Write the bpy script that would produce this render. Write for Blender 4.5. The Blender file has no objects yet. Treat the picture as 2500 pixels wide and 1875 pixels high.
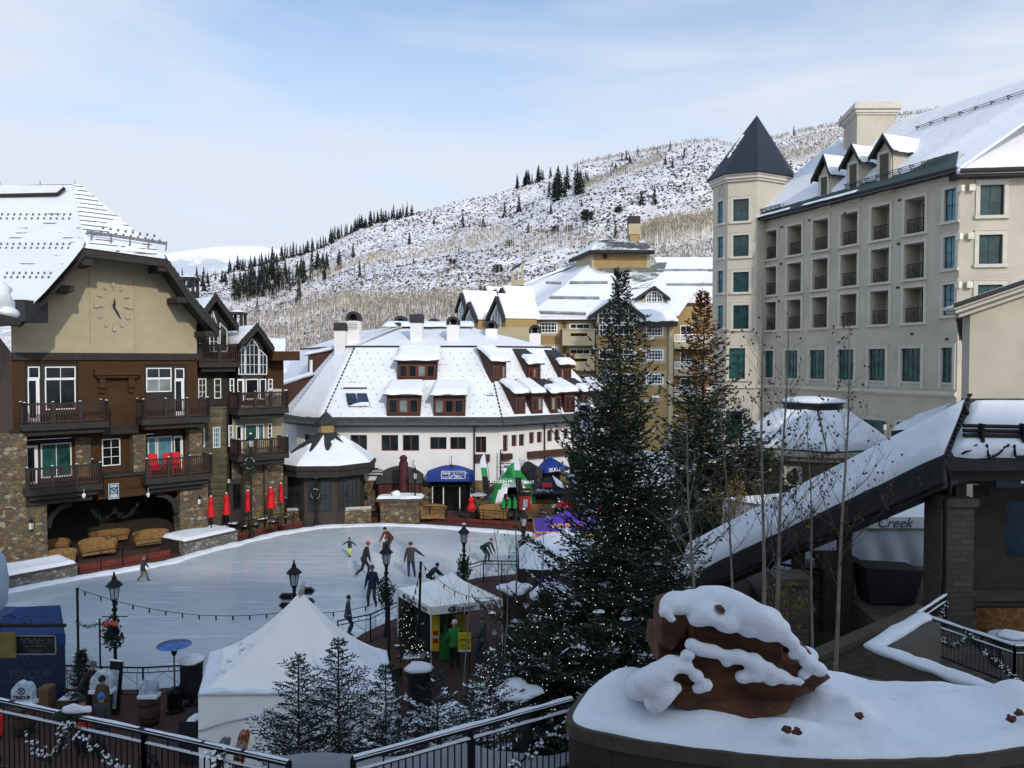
import bpy, math, random
import numpy as np
from mathutils import Vector, Matrix, noise
R=math.radians; rnd=random.Random(7)
F=1900.; TH=R(1.72); CZ=11.0
SC=bpy.context.scene; COL=SC.collection
def ray(px,py):
    xc=(px-1250)/F; yc=(937.5-py)/F
    return (xc, math.cos(TH)+math.sin(TH)*yc, -math.sin(TH)+math.cos(TH)*yc)
def at(px,py,Y):
    r=ray(px,py); k=Y/r[1]; return Vector((r[0]*k,Y,CZ+r[2]*k))
def gz(px,py,z=0.):
    r=ray(px,py); k=(z-CZ)/r[2]; return Vector((r[0]*k,r[1]*k,z))
class Fr:
    def __init__(s,x,y,u):
        l=math.hypot(*u); s.o=(x,y); s.u=(u[0]/l,u[1]/l); s.n=(s.u[1],-s.u[0])
    def P(s,a,z,d=0.): return Vector((s.o[0]+s.u[0]*a+s.n[0]*d, s.o[1]+s.u[1]*a+s.n[1]*d, z))
    def hit(s,px,py,d=0.):
        r=ray(px,py); ox=s.o[0]+s.n[0]*d; oy=s.o[1]+s.n[1]*d
        k=(ox*s.n[0]+oy*s.n[1])/(r[0]*s.n[0]+r[1]*s.n[1])
        x=r[0]*k;y=r[1]*k
        return ((x-ox)*s.u[0]+(y-oy)*s.u[1], CZ+r[2]*k)
    def rect(s,x0,y0,x1,y1,d=0.):
        ym=(y0+y1)/2; xm=(x0+x1)/2
        return s.hit(x0,ym,d)[0],s.hit(x1,ym,d)[0],s.hit(xm,y1,d)[1],s.hit(xm,y0,d)[1]
class MB:
    def __init__(s): s.v=[];s.f=[];s.mi=[];s.k=0
    def face(s,*p):
        b=len(s.v); s.v.extend([tuple(q) for q in p]); s.f.append(tuple(range(b,b+len(p)))); s.mi.append(s.k)
    def add(s,vs,fs):
        b=len(s.v); s.v.extend([tuple(q) for q in vs])
        for f in fs: s.f.append(tuple(b+i for i in f)); s.mi.append(s.k)
    def hexa(s,c):
        s.add(c,[(0,3,2,1),(4,5,6,7),(0,1,5,4),(1,2,6,5),(2,3,7,6),(3,0,4,7)]); return s
    def box(s,x0,x1,y0,y1,z0,z1):
        return s.hexa([(x0,y0,z0),(x1,y0,z0),(x1,y1,z0),(x0,y1,z0),(x0,y0,z1),(x1,y0,z1),(x1,y1,z1),(x0,y1,z1)])
    def ob(s,fr,a0,a1,z0,z1,d0,d1):
        P=fr.P; return s.hexa([P(a0,z0,d1),P(a1,z0,d1),P(a1,z0,d0),P(a0,z0,d0),P(a0,z1,d1),P(a1,z1,d1),P(a1,z1,d0),P(a0,z1,d0)])
    def tube(s,a,b,r0,r1=None,n=6):
        r1=r0 if r1 is None else r1
        a=Vector(a);b=Vector(b);d=b-a
        if d.length<1e-6: return s
        d.normalize(); t=Vector((0,0,1)) if abs(d.z)<.9 else Vector((1,0,0))
        x=d.cross(t).normalized(); y=d.cross(x)
        vs=[]
        for c,r in ((a,r0),(b,r1)):
            for i in range(n):
                g=2*math.pi*i/n; vs.append(c+x*(math.cos(g)*r)+y*(math.sin(g)*r))
        fs=[(i,(i+1)%n,n+(i+1)%n,n+i) for i in range(n)]+[tuple(range(n-1,-1,-1)),tuple(range(n,2*n))]
        s.add(vs,fs); return s
    def path(s,pts,r,n=5):
        for i in range(len(pts)-1):
            ra=r[i] if hasattr(r,'__len__') else r; rb=r[i+1] if hasattr(r,'__len__') else r
            s.tube(pts[i],pts[i+1],ra,rb,n)
        return s
    def lathe(s,c,prof,n=12,ph=0.,sx=1.,sy=1.):
        c=Vector(c); vs=[];m=len(prof)
        for r,z in prof:
            for i in range(n):
                g=2*math.pi*i/n+ph; vs.append(c+Vector((math.cos(g)*r*sx,math.sin(g)*r*sy,z)))
        fs=[]
        for j in range(m-1):
            for i in range(n):
                fs.append((j*n+i,j*n+(i+1)%n,(j+1)*n+(i+1)%n,(j+1)*n+i))
        fs.append(tuple(range(n-1,-1,-1))); fs.append(tuple(range((m-1)*n,m*n)))
        s.add(vs,fs); return s
    def prism(s,pts,z0,z1):
        n=len(pts); zs0=z0 if hasattr(z0,'__len__') else [z0]*n; zs1=z1 if hasattr(z1,'__len__') else [z1]*n
        vs=[(p[0],p[1],zs0[i]) for i,p in enumerate(pts)]+[(p[0],p[1],zs1[i]) for i,p in enumerate(pts)]
        s.add(vs,[tuple(range(n-1,-1,-1)),tuple(range(n,2*n))]+[(i,(i+1)%n,n+(i+1)%n,n+i) for i in range(n)]); return s
    def slab(s,pts,off):           # polygon pts (3D) extruded by vector off
        pts=[Vector(p) for p in pts]; off=Vector(off); N=sum((a.cross(b) for a,b in zip(pts,pts[1:]+pts[:1])),Vector())
        if N.dot(off)<0: pts=pts[::-1]
        n=len(pts); vs=list(pts); vs+= [p+off for p in vs]
        s.add(vs,[tuple(range(n-1,-1,-1)),tuple(range(n,2*n))]+[(i,(i+1)%n,n+(i+1)%n,n+i) for i in range(n)]); return s
    def blob(s,c,r,n=8,m=5,am=.12,seed=0,top=1.,squash=None):
        c=Vector(c); vs=[];fs=[]
        for j in range(m+1):
            th=math.pi*j/m
            for i in range(n):
                g=2*math.pi*i/n; d=Vector((math.sin(th)*math.cos(g),math.sin(th)*math.sin(g),math.cos(th)))
                k=1+am*2*noise.noise(d*1.7+Vector((seed*3.1,seed,0)))
                z=d.z*r[2]*k
                if squash is not None and z<0: z*=squash
                vs.append(c+Vector((d.x*r[0]*k,d.y*r[1]*k,z)))
        for j in range(m):
            for i in range(n): fs.append((j*n+i,(j+1)*n+i,(j+1)*n+(i+1)%n,j*n+(i+1)%n))
        s.add(vs,fs); return s
    def grid(s,fn,nu,nv):
        b=[fn(i/nu,j/nv) for j in range(nv+1) for i in range(nu+1)]
        s.add(b,[(j*(nu+1)+i,j*(nu+1)+i+1,(j+1)*(nu+1)+i+1,(j+1)*(nu+1)+i) for j in range(nv) for i in range(nu)]); return s
    def wall(s,fr,a0,a1,z0,z1,holes=(),d=0.,dp=.2,k2=None):
        S=sorted({a0,a1}|{min(max(v,a0),a1) for h in holes for v in h[:2]}); Z=sorted({z0,z1}|{min(max(v,z0),z1) for h in holes for v in h[2:4]})
        inh=lambda a,z: any(h[0]<a<h[1] and h[2]<z<h[3] for h in holes)
        for i in range(len(S)-1):
            j=0
            while j<len(Z)-1:
                if S[i+1]-S[i]<1e-4: break
                if inh((S[i]+S[i+1])/2,(Z[j]+Z[j+1])/2): j+=1; continue
                k=j
                while k<len(Z)-1 and not inh((S[i]+S[i+1])/2,(Z[k]+Z[k+1])/2): k+=1
                s.face(fr.P(S[i],Z[j],d),fr.P(S[i+1],Z[j],d),fr.P(S[i+1],Z[k],d),fr.P(S[i],Z[k],d)); j=k
        for h in holes:
            p=h[4] if len(h)>4 else dp
            a,b,c,e=h[:4]; P=fr.P
            s.face(P(a,c,d),P(a,c,d-p),P(a,e,d-p),P(a,e,d)); s.face(P(b,c,d-p),P(b,c,d),P(b,e,d),P(b,e,d-p))
            s.face(P(a,e,d),P(a,e,d-p),P(b,e,d-p),P(b,e,d)); s.face(P(a,c,d-p),P(a,c,d),P(b,c,d),P(b,c,d-p))
        return s
    def build(s,name,mat,parent=None,smooth=False):
        if name in SPLIT and parent is not None and len(s.f)>1:
            P=list(range(len(s.v)))
            def fd(i):
                while P[i]!=i: P[i]=P[P[i]]; i=P[i]
                return i
            for f in s.f:
                a=fd(f[0])
                for i in f[1:]: P[fd(i)]=a
            g={}
            for k,f in enumerate(s.f): g.setdefault(fd(f[0]),[]).append(k)
            if 1<len(g)<=100:
                o=None
                for ks in g.values():
                    m=MB(); mp={}
                    for k in ks:
                        for i in s.f[k]:
                            if i not in mp: mp[i]=len(m.v); m.v.append(s.v[i])
                        m.f.append(tuple(mp[i] for i in s.f[k])); m.mi.append(s.mi[k])
                    o=m._b(name,mat,parent,smooth)
                return o
        return s._b(name,mat,parent,smooth)
    def _b(s,name,mat,parent=None,smooth=False):
        me=bpy.data.meshes.new(name)
        o=bpy.data.objects.new(name,me); COL.objects.link(o)
        off=Vector((0,0,0))
        if parent is not None:
            o.parent=parent; off=ORG.get(parent.name,Vector((0,0,0)))
        ORG[o.name]=off
        V=np.array(s.v,dtype=np.float64).reshape(-1,3)
        n=len(V)
        Vl=V-np.array(off)
        lens=np.fromiter((len(f) for f in s.f),dtype=np.int32,count=len(s.f))
        loops=np.fromiter((i for f in s.f for i in f),dtype=np.int32)
        starts=np.zeros(len(lens),dtype=np.int32); starts[1:]=np.cumsum(lens)[:-1]
        me.vertices.add(n); me.vertices.foreach_set('co',Vl.astype(np.float32).ravel())
        me.loops.add(len(loops)); me.loops.foreach_set('vertex_index',loops)
        me.polygons.add(len(lens)); me.polygons.foreach_set('loop_start',starts)
        me.update(calc_edges=True)
        i0=loops[starts]; i1=loops[starts+1]; i2=loops[starts+2]
        N=np.cross(V[i1]-V[i0],V[i2]-V[i0])
        q=lens>3
        if q.any():
            i3=loops[starts[q]+3]; N[q]+=np.cross(V[i2[q]]-V[i0[q]],V[i3]-V[i0[q]])
        L=np.linalg.norm(N,axis=1); L[L<1e-12]=1; N/=L[:,None]
        T=np.stack([-N[:,1],N[:,0],np.zeros(len(N))],1); tl=np.linalg.norm(T,axis=1)
        flat=tl<.12; T[flat]=(1,0,0); tl[flat]=1; T/=tl[:,None]
        B=np.cross(N,T)
        rep=np.repeat(np.arange(len(lens)),lens)
        U=np.stack([(V[loops]*T[rep]).sum(1),(V[loops]*B[rep]).sum(1)],1)
        uv=me.uv_layers.new(name='UVMap'); uv.data.foreach_set('uv',U.astype(np.float32).ravel())
        ms=mat if isinstance(mat,(list,tuple)) else [mat]
        for m in ms: me.materials.append(m)
        if len(ms)>1: me.polygons.foreach_set('material_index',np.array(s.mi,dtype=np.int32))
        me.polygons.foreach_set('use_smooth',np.full(len(lens),bool(smooth),dtype=bool))
        me.validate(); me.update()
        return o
ORG={}
SPLIT={'post','ledge_beam','balcony_bracket','timber_post','snow_rail','wall_light','vent','corner_trim','eave_trim','downpipe','leg','stone_post','bare_tile_patch','arch_bracket','snow_fence_bar','bottle_display','socket','bulb','barge_beam','ear'}
def thing(name,label,cat,loc=(0,0,0),group=None):
    o=bpy.data.objects.new(name,None); COL.objects.link(o); o.location=loc; o.empty_display_size=.3
    o['label']=label; o['category']=cat
    if group: o['group']=group
    ORG[o.name]=Vector(loc); return o
def tag(o,label,cat,group=None,kind=None):
    if label: o['label']=label
    if cat: o['category']=cat
    if group: o['group']=group
    if kind: o['kind']=kind
    return o
def struct(o,kind='structure',label=None,cat=None):
    o['kind']=kind
    if label: o['label']=label
    if cat: o['category']=cat
    return o
def dup(root,loc,rz=0,label=None,group=None,sc=None):
    def cp(o,par):
        c=o.copy(); COL.objects.link(c)
        if par is not None: c.parent=par
        for ch in [x for x in CH.get(o.name,())]: cp(ch,c)
        return c
    r=cp(root,None); r.location=loc; r.rotation_euler=(0,0,rz)
    if sc: r.scale=sc if hasattr(sc,'__len__') else (sc,sc,sc)
    if label: r['label']=label
    if group: r['group']=group
    return r
CH={}
def reg(root):
    for o in COL.objects:
        pass
    def f(o):
        CH[o.name]=[c for c in COL.objects if c.parent==o]
        for c in CH[o.name]: f(c)
    f(root)
MATS={}
class NT:
    def __init__(s,name):
        s.m=bpy.data.materials.new(name); s.m.use_nodes=True; s.t=s.m.node_tree; s.b=s.t.nodes['Principled BSDF']
        s.tc=s.t.nodes.new('ShaderNodeTexCoord')
    def n(s,typ,**kw):
        x=s.t.nodes.new('ShaderNode'+typ)
        for k,v in kw.items():
            if k.startswith('i_'): 
                key=k[2:]; key=int(key) if key.isdigit() else key.replace('_',' ')
                if isinstance(v,bpy.types.NodeSocket): s.t.links.new(v,x.inputs[key])
                else: x.inputs[key].default_value=v
            else: setattr(x,k,v)
        return x
    def mapping(s,src,scale=(1,1,1),rot=(0,0,0)):
        m=s.n('Mapping',i_Vector=src); m.inputs['Scale'].default_value=scale; m.inputs['Rotation'].default_value=rot; return m.outputs[0]
    def noise(s,scale,detail=4,rough=.55,src=None,out='Fac'):
        return s.n('TexNoise',i_Vector=src or s.tc.outputs['Object'],i_Scale=scale,i_Detail=detail,i_Roughness=rough).outputs[out]
    def ramp(s,fac,stops,interp='LINEAR'):
        x=s.n('ValToRGB',i_Fac=fac); cr=x.color_ramp; cr.interpolation=interp
        while len(cr.elements)<len(stops): cr.elements.new(.5)
        for e,(p,c) in zip(cr.elements,stops):
            e.position=p; e.color=(c[0],c[1],c[2],1) if hasattr(c,'__len__') else (c,c,c,1)
        return x.outputs[0]
    def mix(s,fac,a,b):
        x=s.n('Mix',data_type='RGBA')
        for i,v in ((0,fac),(6,a),(7,b)):
            if isinstance(v,bpy.types.NodeSocket): s.t.links.new(v,x.inputs[i])
            elif hasattr(v,'__len__'): x.inputs[i].default_value=(v[0],v[1],v[2],1)
            else: x.inputs[i].default_value=v
        return x.outputs[2]
    def math(s,op,a,b=0.,clamp=False):
        x=s.n('Math',operation=op,use_clamp=clamp)
        for i,v in ((0,a),(1,b)):
            if isinstance(v,bpy.types.NodeSocket): s.t.links.new(v,x.inputs[i])
            else: x.inputs[i].default_value=v
        return x.outputs[0]
    def bump(s,h,strength=.3,dist=.02):
        x=s.n('Bump',i_Height=h,i_Strength=strength,i_Distance=dist); s.t.links.new(x.outputs[0],s.b.inputs['Normal'])
    def set(s,key,v):
        if isinstance(v,bpy.types.NodeSocket): s.t.links.new(v,s.b.inputs[key])
        elif hasattr(v,'__len__') and len(v)==3: s.b.inputs[key].default_value=(v[0],v[1],v[2],1)
        else: s.b.inputs[key].default_value=v
    def random(s): return s.n('ObjectInfo').outputs['Random']
def mul(c,k): return tuple(min(1,max(0,x*k)) for x in c)
def flat(name,col,rough=.7,var=.18,scale=3.,metal=0.,spec=.4,bump=.0,bscale=40.,coat=0.):
    if name in MATS: return MATS[name]
    t=NT(name); n=t.noise(scale,5); 
    t.set('Base Color',t.ramp(n,[(.3,mul(col,1-var)),(.7,mul(col,1+var))]))
    t.set('Roughness',t.ramp(t.noise(scale*2.3,3),[(.3,max(0,rough-.08)),(.7,min(1,rough+.08))]))
    t.set('Metallic',metal); t.set('Specular IOR Level',spec)
    if coat: t.set('Coat Weight',coat)
    if bump: t.bump(t.noise(bscale,4),bump,.02)
    MATS[name]=t.m; return t.m
def emis(name,col,st):
    t=NT(name); t.set('Base Color',col); t.set('Emission Color',col); t.set('Emission Strength',st); MATS[name]=t.m; return t.m
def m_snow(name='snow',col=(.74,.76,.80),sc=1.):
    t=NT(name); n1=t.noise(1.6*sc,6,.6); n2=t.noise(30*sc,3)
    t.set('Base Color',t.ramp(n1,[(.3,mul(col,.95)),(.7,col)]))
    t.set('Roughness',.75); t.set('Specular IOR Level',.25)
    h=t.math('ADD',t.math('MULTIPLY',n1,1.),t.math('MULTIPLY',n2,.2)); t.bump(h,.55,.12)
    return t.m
SNOW=m_snow()
def m_stone(name,cols,scale=2.6,mort=(.10,.09,.08),bumpd=.04,snow=0.):
    t=NT(name); sv=t.mapping(t.tc.outputs['Object'],(1,1,1.5))
    nz=t.n('TexNoise',i_Vector=sv,i_Scale=2.,i_Detail=2.)
    wv=t.n('VectorMath',operation='ADD',i_0=sv,i_1=t.n('VectorMath',operation='SCALE',i_0=nz.outputs['Color'],i_Scale=.25).outputs[0]).outputs[0]
    v1=t.n('TexVoronoi',i_Vector=wv,i_Scale=scale); v2=t.n('TexVoronoi',i_Vector=wv,i_Scale=scale,feature='DISTANCE_TO_EDGE')
    r=t.n('SeparateColor',i_Color=v1.outputs['Color']).outputs[0]
    st=[(i/len(cols),c) for i,c in enumerate(cols)]
    c=t.ramp(r,st,'CONSTANT')
    c=t.mix(t.math('MULTIPLY',t.noise(22,4),.5),c,mul(cols[0],.6))
    e=t.ramp(v2.outputs['Distance'],[(.02,0.),(.08,1.)])
    c=t.mix(e,mort,c)
    t.set('Base Color',c); t.set('Roughness',.85); t.bump(t.math('ADD',e,t.math('MULTIPLY',t.noise(15,4),.4)),.9,bumpd); return t.m
def m_brick(name,c1,c2,mort,w=.4,h=.18,ms=.02,off=.5,bumpd=.02,noisec=.3,rough=.85,sq=1.):
    t=NT(name); b=t.n('TexBrick',offset=off,squash=sq,squash_frequency=3,i_Vector=t.tc.outputs['UV'],i_Scale=1.)
    b.inputs['Color1'].default_value=(*c1,1); b.inputs['Color2'].default_value=(*c2,1); b.inputs['Mortar'].default_value=(*mort,1)
    b.inputs['Brick Width'].default_value=w; b.inputs['Row Height'].default_value=h; b.inputs['Mortar Size'].default_value=ms; b.inputs['Bias'].default_value=0.
    c=t.mix(t.math('MULTIPLY',t.noise(5,5),noisec*1.6,True),b.outputs[0],mul(c1,.45))
    t.set('Base Color',c); t.set('Roughness',rough)
    t.bump(t.math('SUBTRACT',t.math('MULTIPLY',t.noise(18,4),.5),b.outputs['Fac']),.8,bumpd); return t.m
def m_snowtile(name,tile=(.07,.075,.08),w=.45,h=.3,lines=.5,bare=.72,bscale=.35,sn=(.70,.72,.76)):
    t=NT(name); b=t.n('TexBrick',i_Vector=t.tc.outputs['UV'],i_Scale=1.)
    for k in ('Color1','Color2','Mortar'): b.inputs[k].default_value=(1,1,1,1)
    b.inputs['Brick Width'].default_value=w; b.inputs['Row Height'].default_value=h; b.inputs['Mortar Size'].default_value=h*.12; b.inputs['Mortar Smooth'].default_value=.2
    su=t.mapping(t.tc.outputs['UV'],(.6,2.2,1))
    m1=t.math('GREATER_THAN',t.noise(1.3,4,.6,su),1-lines)
    m1b=t.math('GREATER_THAN',t.noise(bscale,3,.5,t.mapping(t.tc.outputs['UV'],(1,1,1))),.52)
    line=t.math('MULTIPLY',t.math('MULTIPLY',b.outputs['Fac'],m1),t.math('MAXIMUM',m1b,.0))
    big=t.noise(bscale,6,.62,t.mapping(t.tc.outputs['UV'],(1,1.6,1)))
    row=t.n('TexWave',wave_type='BANDS',bands_direction='Y',i_Vector=t.tc.outputs['UV'],i_Scale=1./h/6.2832*3.1416*1.0,i_Distortion=0.).outputs['Fac']
    bm=t.math('GREATER_THAN',t.math('ADD',big,t.math('MULTIPLY',row,.07)),bare)
    msk=t.math('MAXIMUM',line,bm)
    tc=t.ramp(t.noise(7,4),[(.3,mul(tile,.6)),(.7,mul(tile,1.5))])
    c=t.mix(msk,t.ramp(t.noise(.7,5,.6),[(.3,mul(sn,.9)),(.7,sn)]),tc)
    t.set('Base Color',c); t.set('Roughness',.8)
    t.bump(t.math('ADD',t.math('SUBTRACT',1.,msk),t.math('MULTIPLY',t.noise(3,4),.4)),.35,.04); return t.m
def m_glass(name,col=(.02,.03,.035),rough=.08,spec=.8,var=.5):
    t=NT(name); n=t.noise(1.2,2,src=t.tc.outputs['Object'])
    t.set('Base Color',t.ramp(n,[(.35,mul(col,1-var)),(.65,mul(col,1+var))])); t.set('Roughness',rough+.12); t.set('Specular IOR Level',spec*.8); return t.m
CLR=dict(
 cream=flat('cream_stucco',(.35,.302,.20),.9,.06,1.5,bump=.2,bscale=60),
 beige=flat('beige_stucco',(.43,.39,.315),.9,.14,.45,bump=.2,bscale=50),
 beige2=flat('pale_stone_trim',(.50,.465,.40),.85,.08,2.,bump=.1),
 white=flat('white_plaster',(.68,.665,.65),.9,.05,.7,bump=.25,bscale=12),
 tan=flat('tan_stucco',(.29,.20,.085),.9,.08,1.,bump=.15),
 brown=flat('brown_stucco',(.046,.020,.005),.9,.15,.9,bump=.3,bscale=30),
 dark=flat('dark_timber',(.021,.017,.014),.75,.25,2.5,bump=.15),
 dkred=flat('red_brown_siding',(.050,.018,.012),.7,.25,3.),
 rail=flat('brown_baluster_wood',(.042,.018,.012),.65,.25,4.),
 black=flat('black_metal',(.008,.008,.009),.6,.3,6.,spec=.25),
 blackm=flat('black_cloth',(.012,.012,.013),.85,.4,5.,bump=.5,bscale=9),
 whitef=flat('white_window_frame',(.72,.72,.72),.5,.05),
 dkframe=flat('dark_green_frame',(.015,.045,.045),.5,.2),
 redwood=flat('red_wood_frame',(.11,.03,.016),.55,.2),
 steel=flat('brushed_steel',(.35,.35,.36),.35,.2,8.,metal=.9),
 slate=flat('slate_roof',(.024,.025,.028),.8,.3,6.,bump=.3,bscale=20),
 gutter=flat('patina_gutter',(.05,.065,.065),.6,.35,3.),
)
GL=m_glass('window_glass',(.008,.014,.017),.06,.5); GLG=m_glass('green_window_glass',(.012,.07,.065),.1,.8,.6); GLB=m_glass('sky_window_glass',(.06,.17,.21),.12,.8,.4); GLD=m_glass('dim_glass',(.005,.006,.007),.1,.25); GLT=m_glass('teal_dark_glass',(.006,.035,.04),.08,.5)
GLC=m_glass('curtained_glass',(.16,.19,.19),.25,.6,.35)
STONE=m_stone('rubble_stone',[(.17,.115,.045),(.08,.07,.055),(.22,.125,.03),(.14,.105,.05),(.06,.055,.05),(.19,.145,.085),(.11,.045,.02),(.10,.085,.045),(.30,.26,.19)],3.6)
LEDGE=m_brick('ledge_stone',(.125,.10,.075),(.07,.058,.046),(.03,.026,.022),.46,.17,.010,.37,.03,.45,.9,1.7)
PAVE=m_brick('red_brick_paving',(.085,.030,.020),(.055,.024,.018),(.035,.022,.018),.22,.11,.008,.5,.006,.4)
TILE=m_brick('roof_tile',(.06,.066,.066),(.035,.04,.042),(.012,.012,.012),.4,.3,.02,.5,.03,.4)
def window(par,fr,a0,a1,z0,z1,cols=1,rows=1,d=0.,fm=None,gm=None,fw=.06,mw=.03,name='window',dep=.05):
    m=MB(); fm=fm or CLR['whitef']; gm=gm or GL
    m.ob(fr,a0,a1,z0,z0+fw,d-dep,d); m.ob(fr,a0,a1,z1-fw,z1,d-dep,d)
    m.ob(fr,a0,a0+fw,z0+fw,z1-fw,d-dep,d); m.ob(fr,a1-fw,a1,z0+fw,z1-fw,d-dep,d)
    for i in range(1,cols): 
        a=a0+(a1-a0)*i/cols; m.ob(fr,a-mw/2,a+mw/2,z0+fw,z1-fw,d-dep,d-.004)
    for i in range(1,rows):
        z=z0+(z1-z0)*i/rows; m.ob(fr,a0+fw,a1-fw,z-mw/2,z+mw/2,d-dep,d-.008)
    w=m.build(name,fm,par)
    g=MB(); g.ob(fr,a0+fw*.5,a1-fw*.5,z0+fw*.5,z1-fw*.5,d-dep-.02,d-dep+.012); g.build('pane',gm,w)
    return w
def sheet(m,A,B,C,D,th=.14,nu=24,nv=10,jit=.12,seed=0,edge=.35,amp=.3,up=None):
    A,B,C,D=map(Vector,(A,B,C,D)); N=((B-A).cross(D-A)).normalized()
    if (C-D).length>(B-A).length*.3 : N=((B-A).cross(D-A)+(B-A).cross(C-B)).normalized()
    if N.z<0: N=-N
    if up: N=Vector(up)
    Lu=max((B-A).length,(C-D).length); Lv=max((D-A).length,(C-B).length)
    def fn(u,v):
        uu,vv=u,v
        s=Vector((u*Lu*.9+seed*7,v*Lv*.9,seed))
        if v==0: vv=-jit/Lv*(noise.noise(s*1.3)+.2)
        if v==1: vv=1+jit*.6/Lv*noise.noise(s*1.3)
        if u==0: uu=jit*.6/Lu*noise.noise(s*1.7)
        if u==1: uu=1+jit*.6/Lu*noise.noise(s*1.7)
        P=(A*(1-uu)+B*uu)*(1-vv)+(D*(1-uu)+C*uu)*vv
        e=min(u*Lu,(1-u)*Lu,v*Lv,(1-v)*Lv)/edge; e=min(1,e); e=math.sqrt(max(0,1-(1-e)**2))
        return P+N*(th*e*(1+amp*noise.noise(s*.8))-.012*(1-e))
    m.grid(fn,nu,nv); return m
def metasnow(par,els,mat=None,res=.05,name='snow'):
    mb=bpy.data.metaballs.new('mb'); mb.resolution=res; mb.render_resolution=res; mb.threshold=.6
    o=bpy.data.objects.new('mb%d'%len(bpy.data.metaballs),mb); COL.objects.link(o)
    for p,r,*q in els:
        e=mb.elements.new(type='ELLIPSOID'); e.co=p; e.radius=r/.575; e.size_x=1.; e.size_y=1.; e.size_z=q[0] if q else .8
    dg=bpy.context.evaluated_depsgraph_get(); dg.update(); me=bpy.data.meshes.new_from_object(o.evaluated_get(dg)); bpy.data.objects.remove(o)
    b=MB(); b.v=[(v.co+Vector((noise.noise(v.co*4),noise.noise(v.co*4+Vector((5,0,0))),noise.noise(v.co*4+Vector((0,7,0)))))*.018)[:] for v in me.vertices]; b.f=[tuple(f.vertices) for f in me.polygons]; b.mi=[0]*len(b.f)
    return b.build(name,mat or SNOW,par,True)
FC_={}
def text(s,size,mat,par,M,name='lettering',shear=0.,ext=.004,align='CENTER',sp=1.,bold=0.,label=None):
    key=(s,shear,align,sp,bold)
    if key not in FC_:
        c=bpy.data.curves.new('t','FONT'); c.body=s; c.shear=shear; c.align_x=align; c.align_y='CENTER'; c.extrude=.02; c.space_character=sp; c.offset=bold; c.resolution_u=3
        o=bpy.data.objects.new('t',c); COL.objects.link(o); dg=bpy.context.evaluated_depsgraph_get(); dg.update()
        me=bpy.data.meshes.new_from_object(o.evaluated_get(dg)); bpy.data.objects.remove(o); FC_[key]=me
    me=FC_[key].copy(); me.transform(Matrix.Diagonal((size,size,ext/.02,1)))
    me.transform(M); off=ORG.get(par.name,Vector((0,0,0))) if par else Vector((0,0,0)); me.transform(Matrix.Translation(-off))
    me.materials.clear(); me.materials.append(mat)
    o=bpy.data.objects.new(name,me); COL.objects.link(o)
    if par: o.parent=par
    ORG[o.name]=off
    return o
def scrib(par,mat,M,w,h,seed=0,name='faded_line'):
    rr=random.Random(seed); m=MB(); x=-w/2; P=[]
    while x<w/2: P.append(M@Vector((x,rr.uniform(-.5,.5)*h,.002))); x+=h*rr.uniform(.25,.5)
    m.path(P,h*.11,4); return m.build(name,mat,par)
def planeM(O,ux,uy):
    ux=Vector(ux).normalized(); uy=Vector(uy); uy=(uy-ux*uy.dot(ux)).normalized(); n=ux.cross(uy); O=Vector(O)
    return Matrix(((ux.x,uy.x,n.x,O.x),(ux.y,uy.y,n.y,O.y),(ux.z,uy.z,n.z,O.z),(0,0,0,1)))
def frM(fr,a,z,d): return planeM(fr.P(a,z,d),(fr.u[0],fr.u[1],0),(0,0,1))
cam=bpy.data.cameras.new('camera'); co=bpy.data.objects.new('camera',cam); COL.objects.link(co)
cam.sensor_width=36; cam.lens=36*F/2500; cam.clip_start=.1; cam.clip_end=20000
co.location=(0,0,CZ); co.rotation_euler=(R(90)-TH,0,0); SC.camera=co
SUNV=Vector((.395,-.918,0)).normalized(); EL=R(28)
sv=Vector((SUNV.x*math.cos(EL),SUNV.y*math.cos(EL),math.sin(EL)))
sl=bpy.data.lights.new('sun','SUN'); sl.energy=1.85; sl.angle=R(1.5); sl.color=(1,.92,.80)
so=bpy.data.objects.new('sun',sl); COL.objects.link(so); so.rotation_euler=sv.to_track_quat('Z','Y').to_euler(); so.location=(30,-60,60)
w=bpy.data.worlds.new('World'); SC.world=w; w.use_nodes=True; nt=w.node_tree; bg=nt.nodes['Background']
sky=nt.nodes.new('ShaderNodeTexSky'); sky.sky_type='NISHITA'; sky.sun_disc=False; sky.sun_elevation=EL; sky.sun_rotation=math.atan2(sv.x,sv.y); sky.altitude=2400; sky.air_density=1.; sky.dust_density=1.2; sky.ozone_density=1.5
tc=nt.nodes.new('ShaderNodeTexCoord'); mp=nt.nodes.new('ShaderNodeMapping'); mp.inputs['Scale'].default_value=(1,1,5); mp.inputs['Rotation'].default_value=(0,R(14),R(20))
nt.links.new(tc.outputs['Generated'],mp.inputs[0])
nz=nt.nodes.new('ShaderNodeTexNoise'); nz.inputs['Scale'].default_value=2.2; nz.inputs['Detail'].default_value=6; nz.inputs['Roughness'].default_value=.5; nz.inputs['Distortion'].default_value=.4; nt.links.new(mp.outputs[0],nz.inputs[0])
sx=nt.nodes.new('ShaderNodeSeparateXYZ'); nt.links.new(tc.outputs['Generated'],sx.inputs[0])
rp=nt.nodes.new('ShaderNodeMapRange'); rp.inputs[1].default_value=.14; rp.inputs[2].default_value=.50; rp.inputs[3].default_value=1.0; rp.inputs[4].default_value=.05; nt.links.new(sx.outputs[2],rp.inputs[0])
cr=nt.nodes.new('ShaderNodeMapRange'); cr.inputs[1].default_value=.38; cr.inputs[2].default_value=.72; cr.inputs[3].default_value=0; cr.inputs[4].default_value=.55; nt.links.new(nz.outputs[0],cr.inputs[0])
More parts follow.
